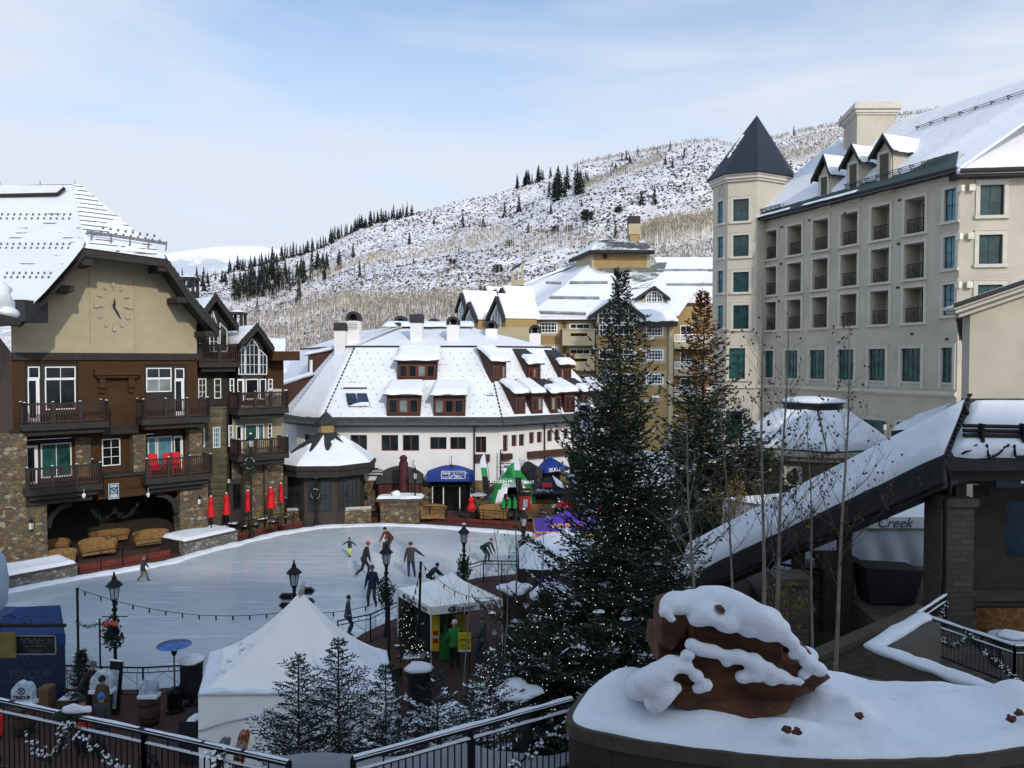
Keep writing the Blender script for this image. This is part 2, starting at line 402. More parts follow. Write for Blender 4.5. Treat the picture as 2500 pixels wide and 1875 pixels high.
ad=nt.nodes.new('ShaderNodeMath'); ad.operation='ADD'; ad.use_clamp=True; nt.links.new(rp.outputs[0],ad.inputs[0]); nt.links.new(cr.outputs[0],ad.inputs[1])
mx=nt.nodes.new('ShaderNodeMix'); mx.data_type='RGBA'; nt.links.new(ad.outputs[0],mx.inputs[0]); mu=nt.nodes.new('ShaderNodeMix'); mu.data_type='RGBA'; mu.blend_type='MULTIPLY'; mu.inputs[0].default_value=1; nt.links.new(sky.outputs[0],mu.inputs[6]); mu.inputs[7].default_value=(.97,1.17,1.15,1); nt.links.new(mu.outputs[2],mx.inputs[6]); mx.inputs[7].default_value=(4.05,4.4,5.0,1)
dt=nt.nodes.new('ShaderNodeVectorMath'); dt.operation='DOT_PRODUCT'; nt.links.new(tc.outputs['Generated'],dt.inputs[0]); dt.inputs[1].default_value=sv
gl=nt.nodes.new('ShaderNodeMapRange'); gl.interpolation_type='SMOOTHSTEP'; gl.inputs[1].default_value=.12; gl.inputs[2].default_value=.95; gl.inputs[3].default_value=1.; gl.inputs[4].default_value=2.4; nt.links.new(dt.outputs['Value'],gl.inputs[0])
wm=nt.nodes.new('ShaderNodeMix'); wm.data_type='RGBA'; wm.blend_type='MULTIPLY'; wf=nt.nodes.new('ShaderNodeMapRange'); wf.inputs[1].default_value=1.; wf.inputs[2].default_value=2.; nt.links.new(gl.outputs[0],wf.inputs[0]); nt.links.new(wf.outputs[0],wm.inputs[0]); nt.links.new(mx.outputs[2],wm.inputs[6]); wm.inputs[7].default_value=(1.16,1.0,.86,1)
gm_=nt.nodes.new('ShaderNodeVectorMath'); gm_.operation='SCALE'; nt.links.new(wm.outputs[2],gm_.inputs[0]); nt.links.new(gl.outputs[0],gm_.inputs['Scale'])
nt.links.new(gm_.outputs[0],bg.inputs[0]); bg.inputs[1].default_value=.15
SC.view_settings.view_transform='Standard'; SC.view_settings.look='None'; SC.view_settings.exposure=0.31; SC.view_settings.gamma=1
SC.cycles.max_bounces=5; SC.cycles.diffuse_bounces=3; SC.cycles.glossy_bounces=2; SC.cycles.transmission_bounces=4; SC.cycles.use_denoising=True
def poly_sheet(name,pts,z,mat,sub=None):
    m=MB(); m.face(*[(p[0],p[1],z) for p in pts]); return m.build(name,mat)
gm=m_snow('ground_snow',(.80,.82,.86),.3)
struct(poly_sheet('ground',[(-2600,-120),(2600,-120),(2600,5200),(-2600,5200)],-.03,gm))
struct(poly_sheet('plaza_pavement',[(-32,17.2),(16,17.2),(16,34),(22,62),(-22,62),(-34,48)],-.012,PAVE))
near=[(-150,1655),(0,1672),(120,1680),(300,1684),(450,1676),(600,1655),(740,1618),(830,1585),(890,1545),(985,1500),(1090,1440),(1160,1412),(1300,1400),(1450,1398)]
far=[(1600,1392),(1520,1340),(1400,1312),(1280,1300),(1180,1293),(1050,1283),(930,1280),(790,1285),(680,1302),(575,1328),(455,1354),(418,1371),(190,1410),(20,1442),(-150,1480)]
outline=[gz(*p) for p in near]+[gz(*p) for p in far]
def smooth_loop(P,n=6):
    out=[];N=len(P)
    for i in range(N):
        a,b,c,d=P[i-1],P[i],P[(i+1)%N],P[(i+2)%N]
        for k in range(n):
            t=k/n; out.append(.5*((2*b)+(c-a)*t+(2*a-5*b+4*c-d)*t*t+(3*b-a-3*c+d)*t**3))
    return out
RO=smooth_loop(outline)
t=NT('rink_ice')
sc1=t.noise(1.,5,.6,t.mapping(t.tc.outputs['Object'],(.25,2.6,1),(0,0,R(-14)))); sc2=t.noise(2.2,4,.65,t.mapping(t.tc.outputs['Object'],(.35,3.8,1),(0,0,R(28))))
big=t.noise(.12,4,.6)
s=t.math('MAXIMUM',t.ramp(sc1,[(.55,0.),(.70,1.)]),t.ramp(sc2,[(.56,0.),(.72,.9)]))
c=t.ramp(big,[(.3,(.36,.42,.47)),(.7,(.50,.55,.58))]); c=t.mix(t.math('MULTIPLY',s,.6),c,(.86,.89,.92)); c=t.mix(t.math('MULTIPLY',t.noise(9,5,.7),.22),c,(.7,.75,.8))
t.set('Base Color',c); t.set('Roughness',t.ramp(t.noise(.5,4),[(.3,.10),(.7,.28)])); t.set('Specular IOR Level',.5); t.bump(t.noise(3,4,.7),.08,.02)
ICE=t.m
m=MB(); m.face(*[(p.x,p.y,0.004) for p in RO]); struct(m.build('rink_ice',ICE))
def ridge(m,pts,w,h,seed=0,z=0.,seg=7):
    n=len(pts); 
    def fn(u,v):
        i=min(n-1,int(u*(n-1)+.5)); p=pts[i]; a=pts[max(0,i-1)]; b=pts[min(n-1,i+1)]; tdir=(b-a).normalized(); nn=Vector((-tdir.y,tdir.x,0))
        k=noise.noise(p*.9+Vector((seed,0,0))); ww=w*(1+.45*k); x=(v-.5)*ww
        hh=h*(1+.5*noise.noise(p*1.4))*max(0,1-(abs(v-.5)*2)**2.2)
        if v in(0,1): hh=-.03
        return p+nn*x+Vector((0,0,z+hh+.03*noise.noise(p*6+Vector((v*9,0,0)))))
    m.grid(fn,n-1,seg)
seg=[]
fa=[gz(*p) for p in [(1380,1316),(1280,1302),(1180,1295),(1050,1285),(930,1281),(790,1286),(680,1303),(575,1329),(500,1347),(418,1372),(300,1393),(190,1411),(20,1443),(-90,1472)]]
for i in range(len(fa)-1):
    for k in range(14): seg.append(fa[i].lerp(fa[i+1],k/14))
m=MB(); ridge(m,seg,1.0,.10,3); struct(m.build('snow_rim',SNOW,smooth=True),'stuff','low ridge of scraped snow along the far rink edge','snow')
RID=[(-300,760),(300,700),(441,677),(508,672),(600,650),(677,632),(706,625),(780,604),(872,556),(949,533),(1050,512),(1130,489),(1200,478),(1257,453),(1336,434),(1428,401),(1548,382),(1675,356),(1751,350),(1800,362),(1850,352),(1913,336),(1971,321),(2054,305),(2188,288),(2264,277),(2362,258),(2460,236),(2800,190)]
def rid(px):
    for (a,b),(c,d) in zip(RID,RID[1:]):
        if a<=px<=c: return b+(d-b)*(px-a)/(c-a)
    return RID[0][1] if px<RID[0][0] else RID[-1][1]
YB=1052.
CREST=[(380,735),(470,735),(560,752),(640,742),(760,690),(900,655),(1020,638),(1200,600),(1320,510),(1428,463),(1590,406),(1700,372),(2000,360),(2500,330)]
def crest(px):
    for (a,b),(c,d) in zip(CREST,CREST[1:]):
        if a<=px<=c: return b+(d-b)*(px-a)/(c-a)
    return 735 if px<380 else 330
def hill(px,py,bump=True):
    r=rid(px); t=(YB-py)/(YB-r); t=max(0,t)
    D=130+560*min(t,1)**1.2
    ct=(YB-crest(px))/(YB-r)
    D+=90/(1+math.exp(-(t-ct)*55))       # the far slope lies behind the gully
    p=at(px,py,D)
    if bump: p=p*1.0; p.z+= (noise.noise(Vector((p.x*.02,p.y*.02,1)))*5+noise.noise(Vector((p.x*.07,p.y*.07,5)))*1.6)*min(1,t*3)*min(1,max(0,(1.02-t))*8+.15)
    return p
m=MB(); NU,NV=330,130
def hf(u,v):
    px=-500+u*3500
    r=rid(px)
    if v<=.92: py=YB-(YB-r)*(v/.92); return hill(px,py)
    p=hill(px,r); k=(v-.92)/.08; return Vector((p.x*(1+.5*k),p.y*(1+.5*k),p.z-k*120))
m.grid(hf,NU,NV)
t=NT('hillside_snow'); n1=t.noise(.05,6,.65); n2=t.noise(.5,5,.7)
c=t.mix(t.ramp(n2,[(.46,0.),(.60,.72)]),(.78,.79,.83),(.20,.17,.17)); c=t.mix(t.ramp(n1,[(.43,0.),(.61,.55)]),c,(.36,.33,.33))
t.set('Base Color',c); t.set('Roughness',.9); t.bump(n2,.5,.6); HSN=t.m
struct(m.build('hillside',HSN,smooth=True))
FM=[(200,650),(330,632),(399,618),(475,609),(520,603),(563,601),(633,602),(680,609),(740,625),(850,660),(1100,720)]
m=MB()
def ff(u,v):
    px=200+u*900
    for (a,b),(c,d) in zip(FM,FM[1:]):
        if a<=px<=c: r=b+(d-b)*(px-a)/(c-a)
    D=1200+1500*v
    if v>.9: r+= (v-.9)*300; 
    py=830+(r-830)*min(1,v/.9)
    p=at(px,py,D); p.z+=8*noise.noise(p*.006)*(1 if v<.85 else .2); return p
m.grid(ff,90,50)
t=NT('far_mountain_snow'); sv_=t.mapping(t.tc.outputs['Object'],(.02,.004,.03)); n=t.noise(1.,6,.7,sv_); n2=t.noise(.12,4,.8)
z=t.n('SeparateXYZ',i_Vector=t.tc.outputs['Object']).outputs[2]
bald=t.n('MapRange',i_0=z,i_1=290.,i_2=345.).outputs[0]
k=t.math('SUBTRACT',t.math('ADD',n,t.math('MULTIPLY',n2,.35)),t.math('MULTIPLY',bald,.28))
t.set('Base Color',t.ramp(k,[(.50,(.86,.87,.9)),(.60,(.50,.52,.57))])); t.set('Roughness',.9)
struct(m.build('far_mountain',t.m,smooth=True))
FOLH=flat('hill_conifer',(.018,.028,.022),.9,.4,.2)
SHR=flat('bare_scrub',(.055,.046,.05),.95,.35,.05)
def zone_scrub(px,py):
    r=rid(px); t=(py-r)/(YB-r)
    if py<r+1: return 0
    if px>1560 and py>505 : return .35
    if px<500: return .5 
    n=noise.noise(Vector((px*.012,py*.03,0)))
    return max(.12,.75+.6*n)-.25*(py>760)
m=MB(); rs=random.Random(3); cnt=0
def tuft(m,p,s,rs,k=5,flatn=.8):
    for i in range(k):
        a=rs.random()*6.28; b=rs.uniform(.15,1.25); d=Vector((math.cos(a)*math.cos(b),math.sin(a)*math.cos(b),math.sin(b)*flatn))
        x=Vector((-math.sin(a),math.cos(a),0)); L=s*rs.uniform(.6,1.15)
        q=p+d*L; w_=x*s*rs.uniform(.28,.5)
        m.face(p-w_*.4,q-w_+Vector((0,0,-.1*s)),q+w_*.6+Vector((0,0,.12*s)),p+w_*.5)
for i in range(50000):
    px=rs.uniform(380,2480); 
    if 1755<px<1890 and True: pass
    py=rs.uniform(rid(px),900)
    if rs.random()>zone_scrub(px,py): continue
    if py>rid(px)+ (880-rid(px))*1.0: continue
    p=hill(px,py); s=rs.uniform(.8,2.0)*(1.25 if rs.random()<.12 else 1)
    tuft(m,p,s*(.75 if py>560 else .9),rs,4)
struct(m.build('scrub',SHR),'stuff','dark leafless scrub dotting the snowy hillside','scrub')
TW=flat('aspen_twigs',(.21,.185,.165),.95,.3,.1); TW2=flat('yellow_twigs',(.24,.20,.13),.95,.3,.1); TRK=flat('aspen_trunks',(.58,.55,.50),.9,.2,.3)
def aspen(m,p,h,rs,tw=1):
    m.k=0; r=.10+.02*h/6; top=p+Vector((rs.uniform(-.4,.4),0,h*.85))
    a=Vector((r,0,0)); m.face(p-a,p+a,top+a*.3,top-a*.3); a=Vector((0,r,0)); 
    m.k=tw
    for i in range(6):
        z=rs.uniform(.4,.95)*h; c=p+Vector((rs.uniform(-.9,.9),rs.uniform(-.9,.9),z)); 
        dx=Vector((rs.uniform(.05,.24),rs.uniform(-.3,.3),0)); up=Vector((rs.uniform(-.4,.4),0,rs.uniform(.9,1.9)))
        m.face(c-dx*.6,c+dx*.5,c+dx*.8+up,c-dx*.2+up)
m=MB(); rs=random.Random(11)
def band(n,fn,h=(6,10),tw=1,jt=0):
    for i in range(n):
        px,py=fn(); 
        if py<rid(px)-2: continue
        p=hill(px,py); aspen(m,p,rs.uniform(*h),rs,tw)
band(1500,lambda:(rs.uniform(560,1240),rs.gauss(790,48)),(7,11),1)
band(900,lambda:(rs.uniform(700,1300),rs.gauss(770,22)),(7,11),2)
band(700,lambda:(rs.uniform(600,1000),rs.gauss(850,30)),(7,11),1)
band(800,lambda:(lambda x:(x,560+ (1745-x)*.13+rs.uniform(-10,28)))(rs.uniform(1560,1750)),(9,13),2)
band(500,lambda:(rs.uniform(1100,1580),rs.gauss(600,16)),(7,10),1)
band(300,lambda:(rs.uniform(1560,1760),rs.gauss(640,15)),(6,9),1)
band(420,lambda:(lambda x:(x,crest(x)+rs.uniform(-22,6)))(rs.uniform(760,1240)),(6,9),2)
band(500,lambda:(lambda x:(x,crest(x)+rs.uniform(-16,4)))(rs.uniform(1400,1620)),(5,7),1)
band(1100,lambda:(lambda x:(x,rid(x)+rs.uniform(-1,6)))(rs.uniform(1400,2480)),(3.5,6),1)
band(900,lambda:(lambda x:(x,rid(x)+rs.uniform(25,75)))(rs.uniform(1900,2200)),(5,9),1)
struct(m.build('aspen_woods',[TRK,TW,TW2]),'stuff','leafless pale trunked aspens massed across the hillside','woods')
def conifer_mesh(seed,h=10.,w=1.9,n=210):
    m=MB(); r=random.Random(seed); m.k=1; m.tube((0,0,0),(0,0,h*.9),.18,.05,5); m.k=0
    for i in range(n):
        z=h*(.06+.94*(i/n)**.9); a=r.random()*6.28; L=w*(1-z/h)**.8*r.uniform(.6,1.15)+.12; dz=-L*.28
        d=Vector((math.cos(a),math.sin(a),0)); x=Vector((-d.y,d.x,0))*L*r.uniform(.25,.4); c=Vector((0,0,z))
        m.face(c+Vector((0,0,.35)),c+d*L*.6-x+Vector((0,0,dz*.4)),c+d*L+Vector((0,0,dz)),c+d*L*.6+x+Vector((0,0,dz*.4)))
    return m.build('conifer',[FOLH,TRK])
protos=[conifer_mesh(i,10,w,170) for i,w in enumerate((1.9,2.3,1.6,2.8))]
rs=random.Random(5); used=set(); CN=[]
def conifer(px,py,hpx,label,group):
    py=max(py,rid(px)); p=hill(px,py); k=rs.randrange(4); D=p.y; s=hpx/F*D/10.
    o=protos[k]
    if k in used: o=o.copy(); COL.objects.link(o)
    used.add(k)
    o.location=p-Vector((0,0,.02*s*10)); wx=rs.uniform(.85,1.3); o.scale=(s*wx,s*wx,s); o.rotation_euler=(0,0,rs.random()*6)
    tag(o,label,'conifer',group); return o
for i in range(76):
    px=560+i*5.9+rs.uniform(-4,4); conifer(px,rid(px)+rs.uniform(2,9),rs.uniform(20,38),'dark conifer in the row along the lower hill ridge','ridge conifers left')
for i in range(16): 
    px=rs.uniform(1258,1345); conifer(px,rid(px)+rs.uniform(1,8),rs.uniform(24,40),'dark conifer on the skyline at mid ridge','ridge conifers middle')
for i in range(26):
    px=rs.choice((rs.gauss(1365,12),rs.gauss(1410,14))); conifer(px,rid(px)+rs.uniform(30,70),rs.uniform(34,60),'tall dark conifer clumped just below the ridge','conifer clump below ridge')
for i in range(14):
    px=rs.uniform(1450,1680); conifer(px,rid(px)+rs.uniform(4,45),rs.uniform(14,28),'small conifer scattered near the bare ridge top','scattered upper conifers')
for i in range(80):
    x=rs.betavariate(1.6,1.6); px=560+x*140; y0=640+ (700-px)*.35; py=rs.uniform(y0+20,760-x*50); conifer(px,py,rs.uniform(34,62),'dark conifer in the dense wood left of the slope','left conifer wood')
for i in range(30):
    px=rs.uniform(690,800); conifer(px,crest(px)-rs.uniform(0,35),rs.uniform(34,58),'dark conifer in the gully above the aspens','gully conifers')
for i in range(24):
    px=rs.uniform(430,560); conifer(px,rid(px)+rs.uniform(0,40),rs.uniform(18,34),'small conifer beyond the clock building roof','far left conifers')
for (px,py,hh) in [(730,745,72),(668,735,45),(828,655,52),(862,628,36),(878,675,48),(628,765,42),(1000,600,30),(940,562,20),(768,860,40),(1180,560,26),(1130,555,38),(1267,520,46),(1232,530,40),(1345,520,30),(1598,505,48),(1566,508,34),(1690,472,18),(1503,580,46),(1120,620,24),(1290,560,26),(1060,545,18),(1420,505,20),(1010,640,20),(580,890,40),(600,860,50),(545,860,40),(1938,330,26),(2052,308,28),(1990,322,14),(2360,262,14)]:
    conifer(px,py,hh,'lone dark conifer standing apart on the snowy hillside','lone hillside conifers')
for (px,py,s) in [(1435,540,34),(1510,520,20),(1390,565,22),(1355,555,24),(1555,660,30),(1245,600,22),(1460,600,16),(1105,640,20),(1215,660,28),(1340,690,24),(1180,720,20)]:
    p=hill(px,py); m=MB(); r2=random.Random(px)
    k=s/F*p.y
    for i in range(60): tuft(m,Vector((r2.uniform(-.35,.35)*k,r2.uniform(-.3,.3)*k,r2.uniform(0,.5)*k)),k*.3,r2,3)
    o=m.build('round_bush',SHR); o.location=p; tag(o,'rounded dark leafless bush on the open snowy slope','bush','rounded hillside bushes')
U=(.76,.65)
FC=Fr(-24.0,42.81,U); OV=2.0
def balcony(par,fr,a0,a1,zf,zr,d0,d1,bay=1.6,slab=.34,mat=None,slabm=None,left=True,right=True,name='balcony',post=.16,snow=True,drop=.28):
    mat=mat or CLR['rail']; slabm=slabm or CLR['dark']
    m=MB(); m.ob(fr,a0-.1,a1+.1,zf-slab,zf,d0,d1+.1); m.ob(fr,a0+.12,a1-.12,zf-slab-drop,zf-slab,d0,d1-.15)
    b=m.build(name,slabm,par)
    m=MB(); sn=MB()
    runs=[((a0,d1),(a1,d1))]
    if left: runs.append(((a0,d0),(a0,d1)))
    if right: runs.append(((a1,d0),(a1,d1)))
    ps=MB()
    for (p,q) in runs:
        L=math.hypot(q[0]-p[0],q[1]-p[1]); n=max(1,int(L/.115))
        for i in range(1,n):
            k=i/n; a=p[0]+(q[0]-p[0])*k; d=p[1]+(q[1]-p[1])*k; m.ob(fr,a-.022,a+.022,zf+.1,zr-.08,d-.022,d+.022)
        e=.05
        m.ob(fr,min(p[0],q[0])-e,max(p[0],q[0])+e,zf+.06,zf+.13,min(p[1],q[1])-e,max(p[1],q[1])+e)
        nb=max(1,round(L/bay))
        for i in range(nb+1):
            k=i/nb; a=p[0]+(q[0]-p[0])*k; d=p[1]+(q[1]-p[1])*k; ps.ob(fr,a-post/2,a+post/2,zf,zr+.06,d-post/2,d+post/2)
            if snow: c=fr.P(a,zr+.06,d); sn.blob(c,(post*.5,post*.5,.035),6,4,.1,i)
    m.build('baluster_panel',mat,b)
    h=MB()
    for (p,q) in runs:
        e=.06; h.ob(fr,min(p[0],q[0])-e,max(p[0],q[0])+e,zr-.09,zr,min(p[1],q[1])-e,max(p[1],q[1])+e)
    h.build('handrail',slabm,b); ps.build('post',slabm,b)
    if snow: sn.build('snow',SNOW,b,True)
    return b
root=thing('clock_building','lodge with cream gable clock face above brown stucco and stone piers','building',tuple(FC.P(3,0,0)))
H=FC.hit; al,ar=H(28,860)[0],H(481,867)[0]
zb=(H(28,857)[1]+H(481,866)[1])/2; zf2=(H(160,1030,1.2)[1]+H(430,1022,1.2)[1])/2; zf1=(H(150,1190,1.4)[1]+H(430,1160,1.4)[1])/2
zr2=zf2+1.08; zr1=zf1+1.08
outer=[(47,774),(95,727),(136,686),(168,648),(190,622),(206,600),(402,627),(434,670),(459,711),(490,749),(519,781),(535,800)]
OP=[FC.hit(x,y,OV) for x,y in outer]
def zrake(a):
    for (p,q),(r_,s) in zip(OP,OP[1:]):
        if p<=a<=r_: return q+(s-q)*(a-p)/(r_-p)
    return OP[0][1] if a<OP[0][0] else OP[-1][1]
m=MB(); 
ga=[al+(ar-al)*i/24 for i in range(25)]
for a,b in zip(ga,ga[1:]): m.face(FC.P(a,zb,0),FC.P(b,zb,0),FC.P(b,max(zb+.02,zrake(b)-.25),0),FC.P(a,max(zb+.02,zrake(a)-.25),0))
m.ob(FC,al,ar,zb-.02,zb+.0,-8,-.01)
g=m.build('gable_wall',CLR['cream'],root)
m=MB()
pa,pb=H(225,700)[0],H(327,700)[0]
m.ob(FC,pa-.14,pa,zb,16.0,0,.05); m.ob(FC,pb,pb+.14,zb,16.0,0,.05)
m.ob(FC,al+.05,pa-.14,zb,zb+.45,0,.06); m.ob(FC,pb+.14,ar-.02,zb,zb+.45,0,.06)
m.build('wall_moulding',CLR['cream'],root)
m=MB(); m.ob(FC,al-.05,ar+.06,zb-.4,zb-.001,-.2,.14); m.build('belt_trim',CLR['dark'],root)
m=MB(); a=ar; m.face(FC.P(a,0,0),FC.P(a,0,-9),FC.P(a,zb+1.5,-9),FC.P(a,zb+.0,0)); m.face(FC.P(al,0,-9),FC.P(al,0,0),FC.P(al,zb,0),FC.P(al,zb+2,-9)); m.build('side_wall',CLR['brown'],root)
cx,cz=H(277,749); clk=MB()
rx=(H(318,749)[0]-H(236,749)[0])/2; rz=(H(277,695)[1]-H(277,806)[1])/2
for i in range(12):
    g_=math.pi/2-i*math.pi/6; big=i%3==0; c=Vector((cx+rx*.92*math.cos(g_),cz+rz*.92*math.sin(g_)))
    rad=Vector((math.cos(g_),math.sin(g_))); tt=Vector((-rad.y,rad.x)); L=.26 if big else .13; w_=.09 if big else .07
    prof=[(-L,.015),(-L*.2,.035),(0,w_*1.1),(L*.4,w_*.7),(L*.6,w_*1.3),(L*.8,.02)]
    pts=[c+rad*x+tt*y for x,y in prof]+[c+rad*x-tt*y for x,y in reversed(prof)]
    P3=[FC.P(p.x,p.y,.01) for p in pts]; clk.slab(P3,Vector((*[FC.n[0]*.09,FC.n[1]*.09],0)))
ck=clk.build('clock',flat('clock_numeral_stucco',(.37,.33,.235),.8,.05),root)
for (dx,dz,wd) in ((.04,.50,.05),(.37,-.72,.045)):
    m=MB(); e=Vector((dx,dz)); t_=Vector((-dz,dx)).normalized()*wd; b0=Vector((cx,cz))-e*.18
    pts=[b0-t_*.6,Vector((cx,cz))+e*.5-t_*1.1,Vector((cx,cz))+e,Vector((cx,cz))+e*.5+t_*1.1,b0+t_*.6]
    m.slab([FC.P(p.x,p.y,.12) for p in pts],Vector((FC.n[0]*.03,FC.n[1]*.03,0))); m.build('clock_hand',CLR['black'],ck)
m=MB(); n=len(OP)
for i in range(n-1):
    (a,z),(b,z2)=OP[i],OP[i+1]
    th=.55
    m.hexa([FC.P(a,z-th,OV),FC.P(b,z2-th,OV),FC.P(b,z2-th,OV-.18),FC.P(a,z-th,OV-.18),FC.P(a,z-.04,OV),FC.P(b,z2-.04,OV),FC.P(b,z2-.04,OV-.18),FC.P(a,z-.04,OV-.18)])
    m.hexa([FC.P(a,z-.26,OV-.18),FC.P(b,z2-.26,OV-.18),FC.P(b,z2-.26,-8),FC.P(a,z-.26,-8),FC.P(a,z-.1,OV-.18),FC.P(b,z2-.1,OV-.18),FC.P(b,z2-.1,-8),FC.P(a,z-.1,-8)])
for x,y in ((196,645),(150,708),(385,660),(430,735),(497,816)):
    a,z=H(x,y,.6); m.ob(FC,a-.35,a+.35,z-.16,z+.16,0,OV-.1)
m.build('barge_board',CLR['dark'],root)
m=MB()
for i in range(n-1):
    if i==5: continue
    (a,z),(b,z2)=OP[i],OP[i+1]; L=math.hypot(b-a,z2-z); k=max(1,int(L/.3))
    for j in range(k):
        t0=j/k; t1=(j+1.15)/k; s=1 if i<5 else -1
        aa,zz=a+(b-a)*t0,z+(z2-z)*t0; ab,zc=a+(b-a)*t1,z+(z2-z)*t1
        lift0,lift1=((.12,.03) if s<0 else (.03,.12))
        m.hexa([FC.P(aa,zz-.06,OV+.08),FC.P(ab,zc-.06,OV+.08),FC.P(ab,zc-.06,OV-.35),FC.P(aa,zz-.06,OV-.35),FC.P(aa,zz+lift0,OV+.08),FC.P(ab,zc+lift1,OV+.08),FC.P(ab,zc+lift1,OV-.35),FC.P(aa,zz+lift0,OV-.35)])
m.build('edge_tiles',[TILE],root)
m=MB()
for i in range(6,n-1):
    (a,z),(b,z2)=OP[i],OP[i+1]; m.slab([FC.P(a,z-.08,OV),FC.P(b,z2-.08,OV),FC.P(b,z2-.08,-9),FC.P(a,z-.08,-9)],(0,0,.12))
m.build('right_roof_slope',SNOW,root)
A=Vector((-24.6,43.9,20.9)); B=FC.P(OP[5][0],OP[5][1],OV+.08); B2=FC.P(OP[6][0],OP[6][1],OV+.08)
A2=A+Vector((.3,.25,0))
HT=m_snowtile('hip_tiles_snowed',(.05,.055,.06),60.,.36,.62,.78,.35)
m=MB(); m.slab([B+Vector((0,0,.02)),B2+Vector((0,0,.02)),A2,A],(0.0,0,-.14)); m.build('hip_roof',HT,root)
def cyl_guards(m,O,ux,uy,rows,n,step,r=.06):
    for j in rows:
        for i in range(n):
            p=O+ux*(i*step+(.5*step if rows.index(j)%2 else 0))+uy*j; m.blob(p,(.075,.075,.085),6,4,.1,i)
e1=(B2-B).normalized(); up_=((A-B)-(A-B).dot(e1)*e1).normalized(); nn=e1.cross(up_).normalized(); nn=nn if nn.z>0 else -nn
m=MB()
for j,(s0,z_) in enumerate(((.4,2.0),(.6,2.35))):
    for i in range(9-j): m.blob(B+e1*(.9+i*.38+j*.15+ .0)+up_*(1.25+.35*j)+nn*.05,(.07,.07,.09),6,4,.1,i)
struct(m.build('snow_guard',flat('guard_grey',(.12,.12,.13),.6),root),'stuff')
m=MB()
for o_ in (.25,.33,.41): m.tube(B+e1*.1+up_*.75+nn*o_,B2-e1*-.1+up_*.75+nn*o_,.028,n=6)
for i in range(5):
    p=B+e1*(.35+i*.95)+up_*.7; m.tube(p+nn*.02-up_*.25,p+nn*.45+up_*.1,.04,n=4)
m.build('snow_fence',flat('guard_grey2',(.16,.16,.17),.6),root)
prof=[(20.9,43.9),(19.0,42.6),(17.1,41.3),(15.3,40.05),(14.0,39.1),(12.85,38.35)]
edge=[(183,453),(193,527),(206,600),(165,652),(110,714),(44,779)]
eds=[at(x,y,yy) for (x,y),(z,yy) in zip(edge,prof)]
SR=m_snow('roof_snow_left',(.84,.86,.9)); 
st_=m_snowtile('left_roof_snow',(.07,.075,.09),8.,.36,.42,.90,.2,(.60,.62,.66))
m=MB()
def lf(u,v):
    k=v*(len(eds)-1); i=min(len(eds)-2,int(k)); f=k-i; e=eds[i].lerp(eds[i+1],f); return Vector((e.x-(1-u)*16,e.y,e.z+.02))
m.grid(lf,2,15); m.build('left_roof_slope',st_,root,True)
m=MB()
def lf2(u,v): p=lf(u,v); return p+Vector((0,.3,-.35))
m.grid(lf2,2,15); m.build('left_roof_underside',CLR['dark'],root)
m=MB()
for py,px1,n_ in ((524,172,13),(534,172,13),(596,170,12),(606,170,12),(667,124,8),(677,122,8)):
    for i in range(n_):
        x=px1-i*15.2-(3 if py in (534,606,677) else 0); v=0
        for k in range(len(edge)-1):
            if edge[k][1]<=py<=edge[k+1][1]: f=(py-edge[k][1])/(edge[k+1][1]-edge[k][1]); yy=prof[k][1]+(prof[k+1][1]-prof[k][1])*f
        p=at(x,py,yy-.03); m.blob(p,(.06,.07,.09),6,4,.1,i)
struct(m.build('snow_guard',flat('guard_grey',(.12,.12,.13),.6),root),'stuff')
m=MB(); a_=at(-120,480,43.3); b_=at(140,474,43.3); c_=at(158,459,43.5)
m.tube(a_,b_,.1,n=6); m.tube(b_,c_,.1,n=6); m.build('snow_rail',CLR['dark'],root)
m=MB(); a_=at(-100,455,44); b_=at(183,450,44.1); m.tube(a_,b_,.012,n=4); 
for x in (0,98,183): p=at(x,453,44); m.tube(p-Vector((0,0,.3)),p+Vector((0,0,.25)),.02,n=4)
m.build('lightning_wire',CLR['black'],root)
m=MB(); p=at(45,740,38.4); m.box(p.x-.6,p.x+.5,p.y-.3,p.y+1.6,p.z-.9,p.z+.15); m.build('roof_vent',CLR['slate'],root)
WU=[FC.rect(62,885,192,1036,.0),FC.rect(353,890,455,1018,.0)]
zlow=zf2-.35
m=MB(); m.wall(FC,al,ar,zlow,zb-.4,[(w[0],w[1],max(w[2],zlow+.36),w[3],.12) for w in WU],0); m.build('upper_wall',CLR['brown'],root)
for w in WU:
    m=MB(); m.ob(FC,w[0]-.02,w[1]+.02,max(w[2],zlow+.36)-.02,w[3]+.02,-.16,-.10); m.build('window_surround',CLR['dark'],root)
def fwin(x0,y0,x1,y1,c=1,r=1,d=-.04,gm=None,**k):
    a,b,z0,z1=FC.rect(x0,y0,x1,y1,d); return window(root,FC,a,b,z0,z1,c,r,d,gm=gm,**k)
fwin(110,895,185,925,2,1); fwin(110,925,185,1000,2,1,gm=GL); fwin(68,895,97,924); 
fwin(357,898,419,924,2,1); fwin(357,924,419,957,2,1,gm=GLC); fwin(427,899,450,926)
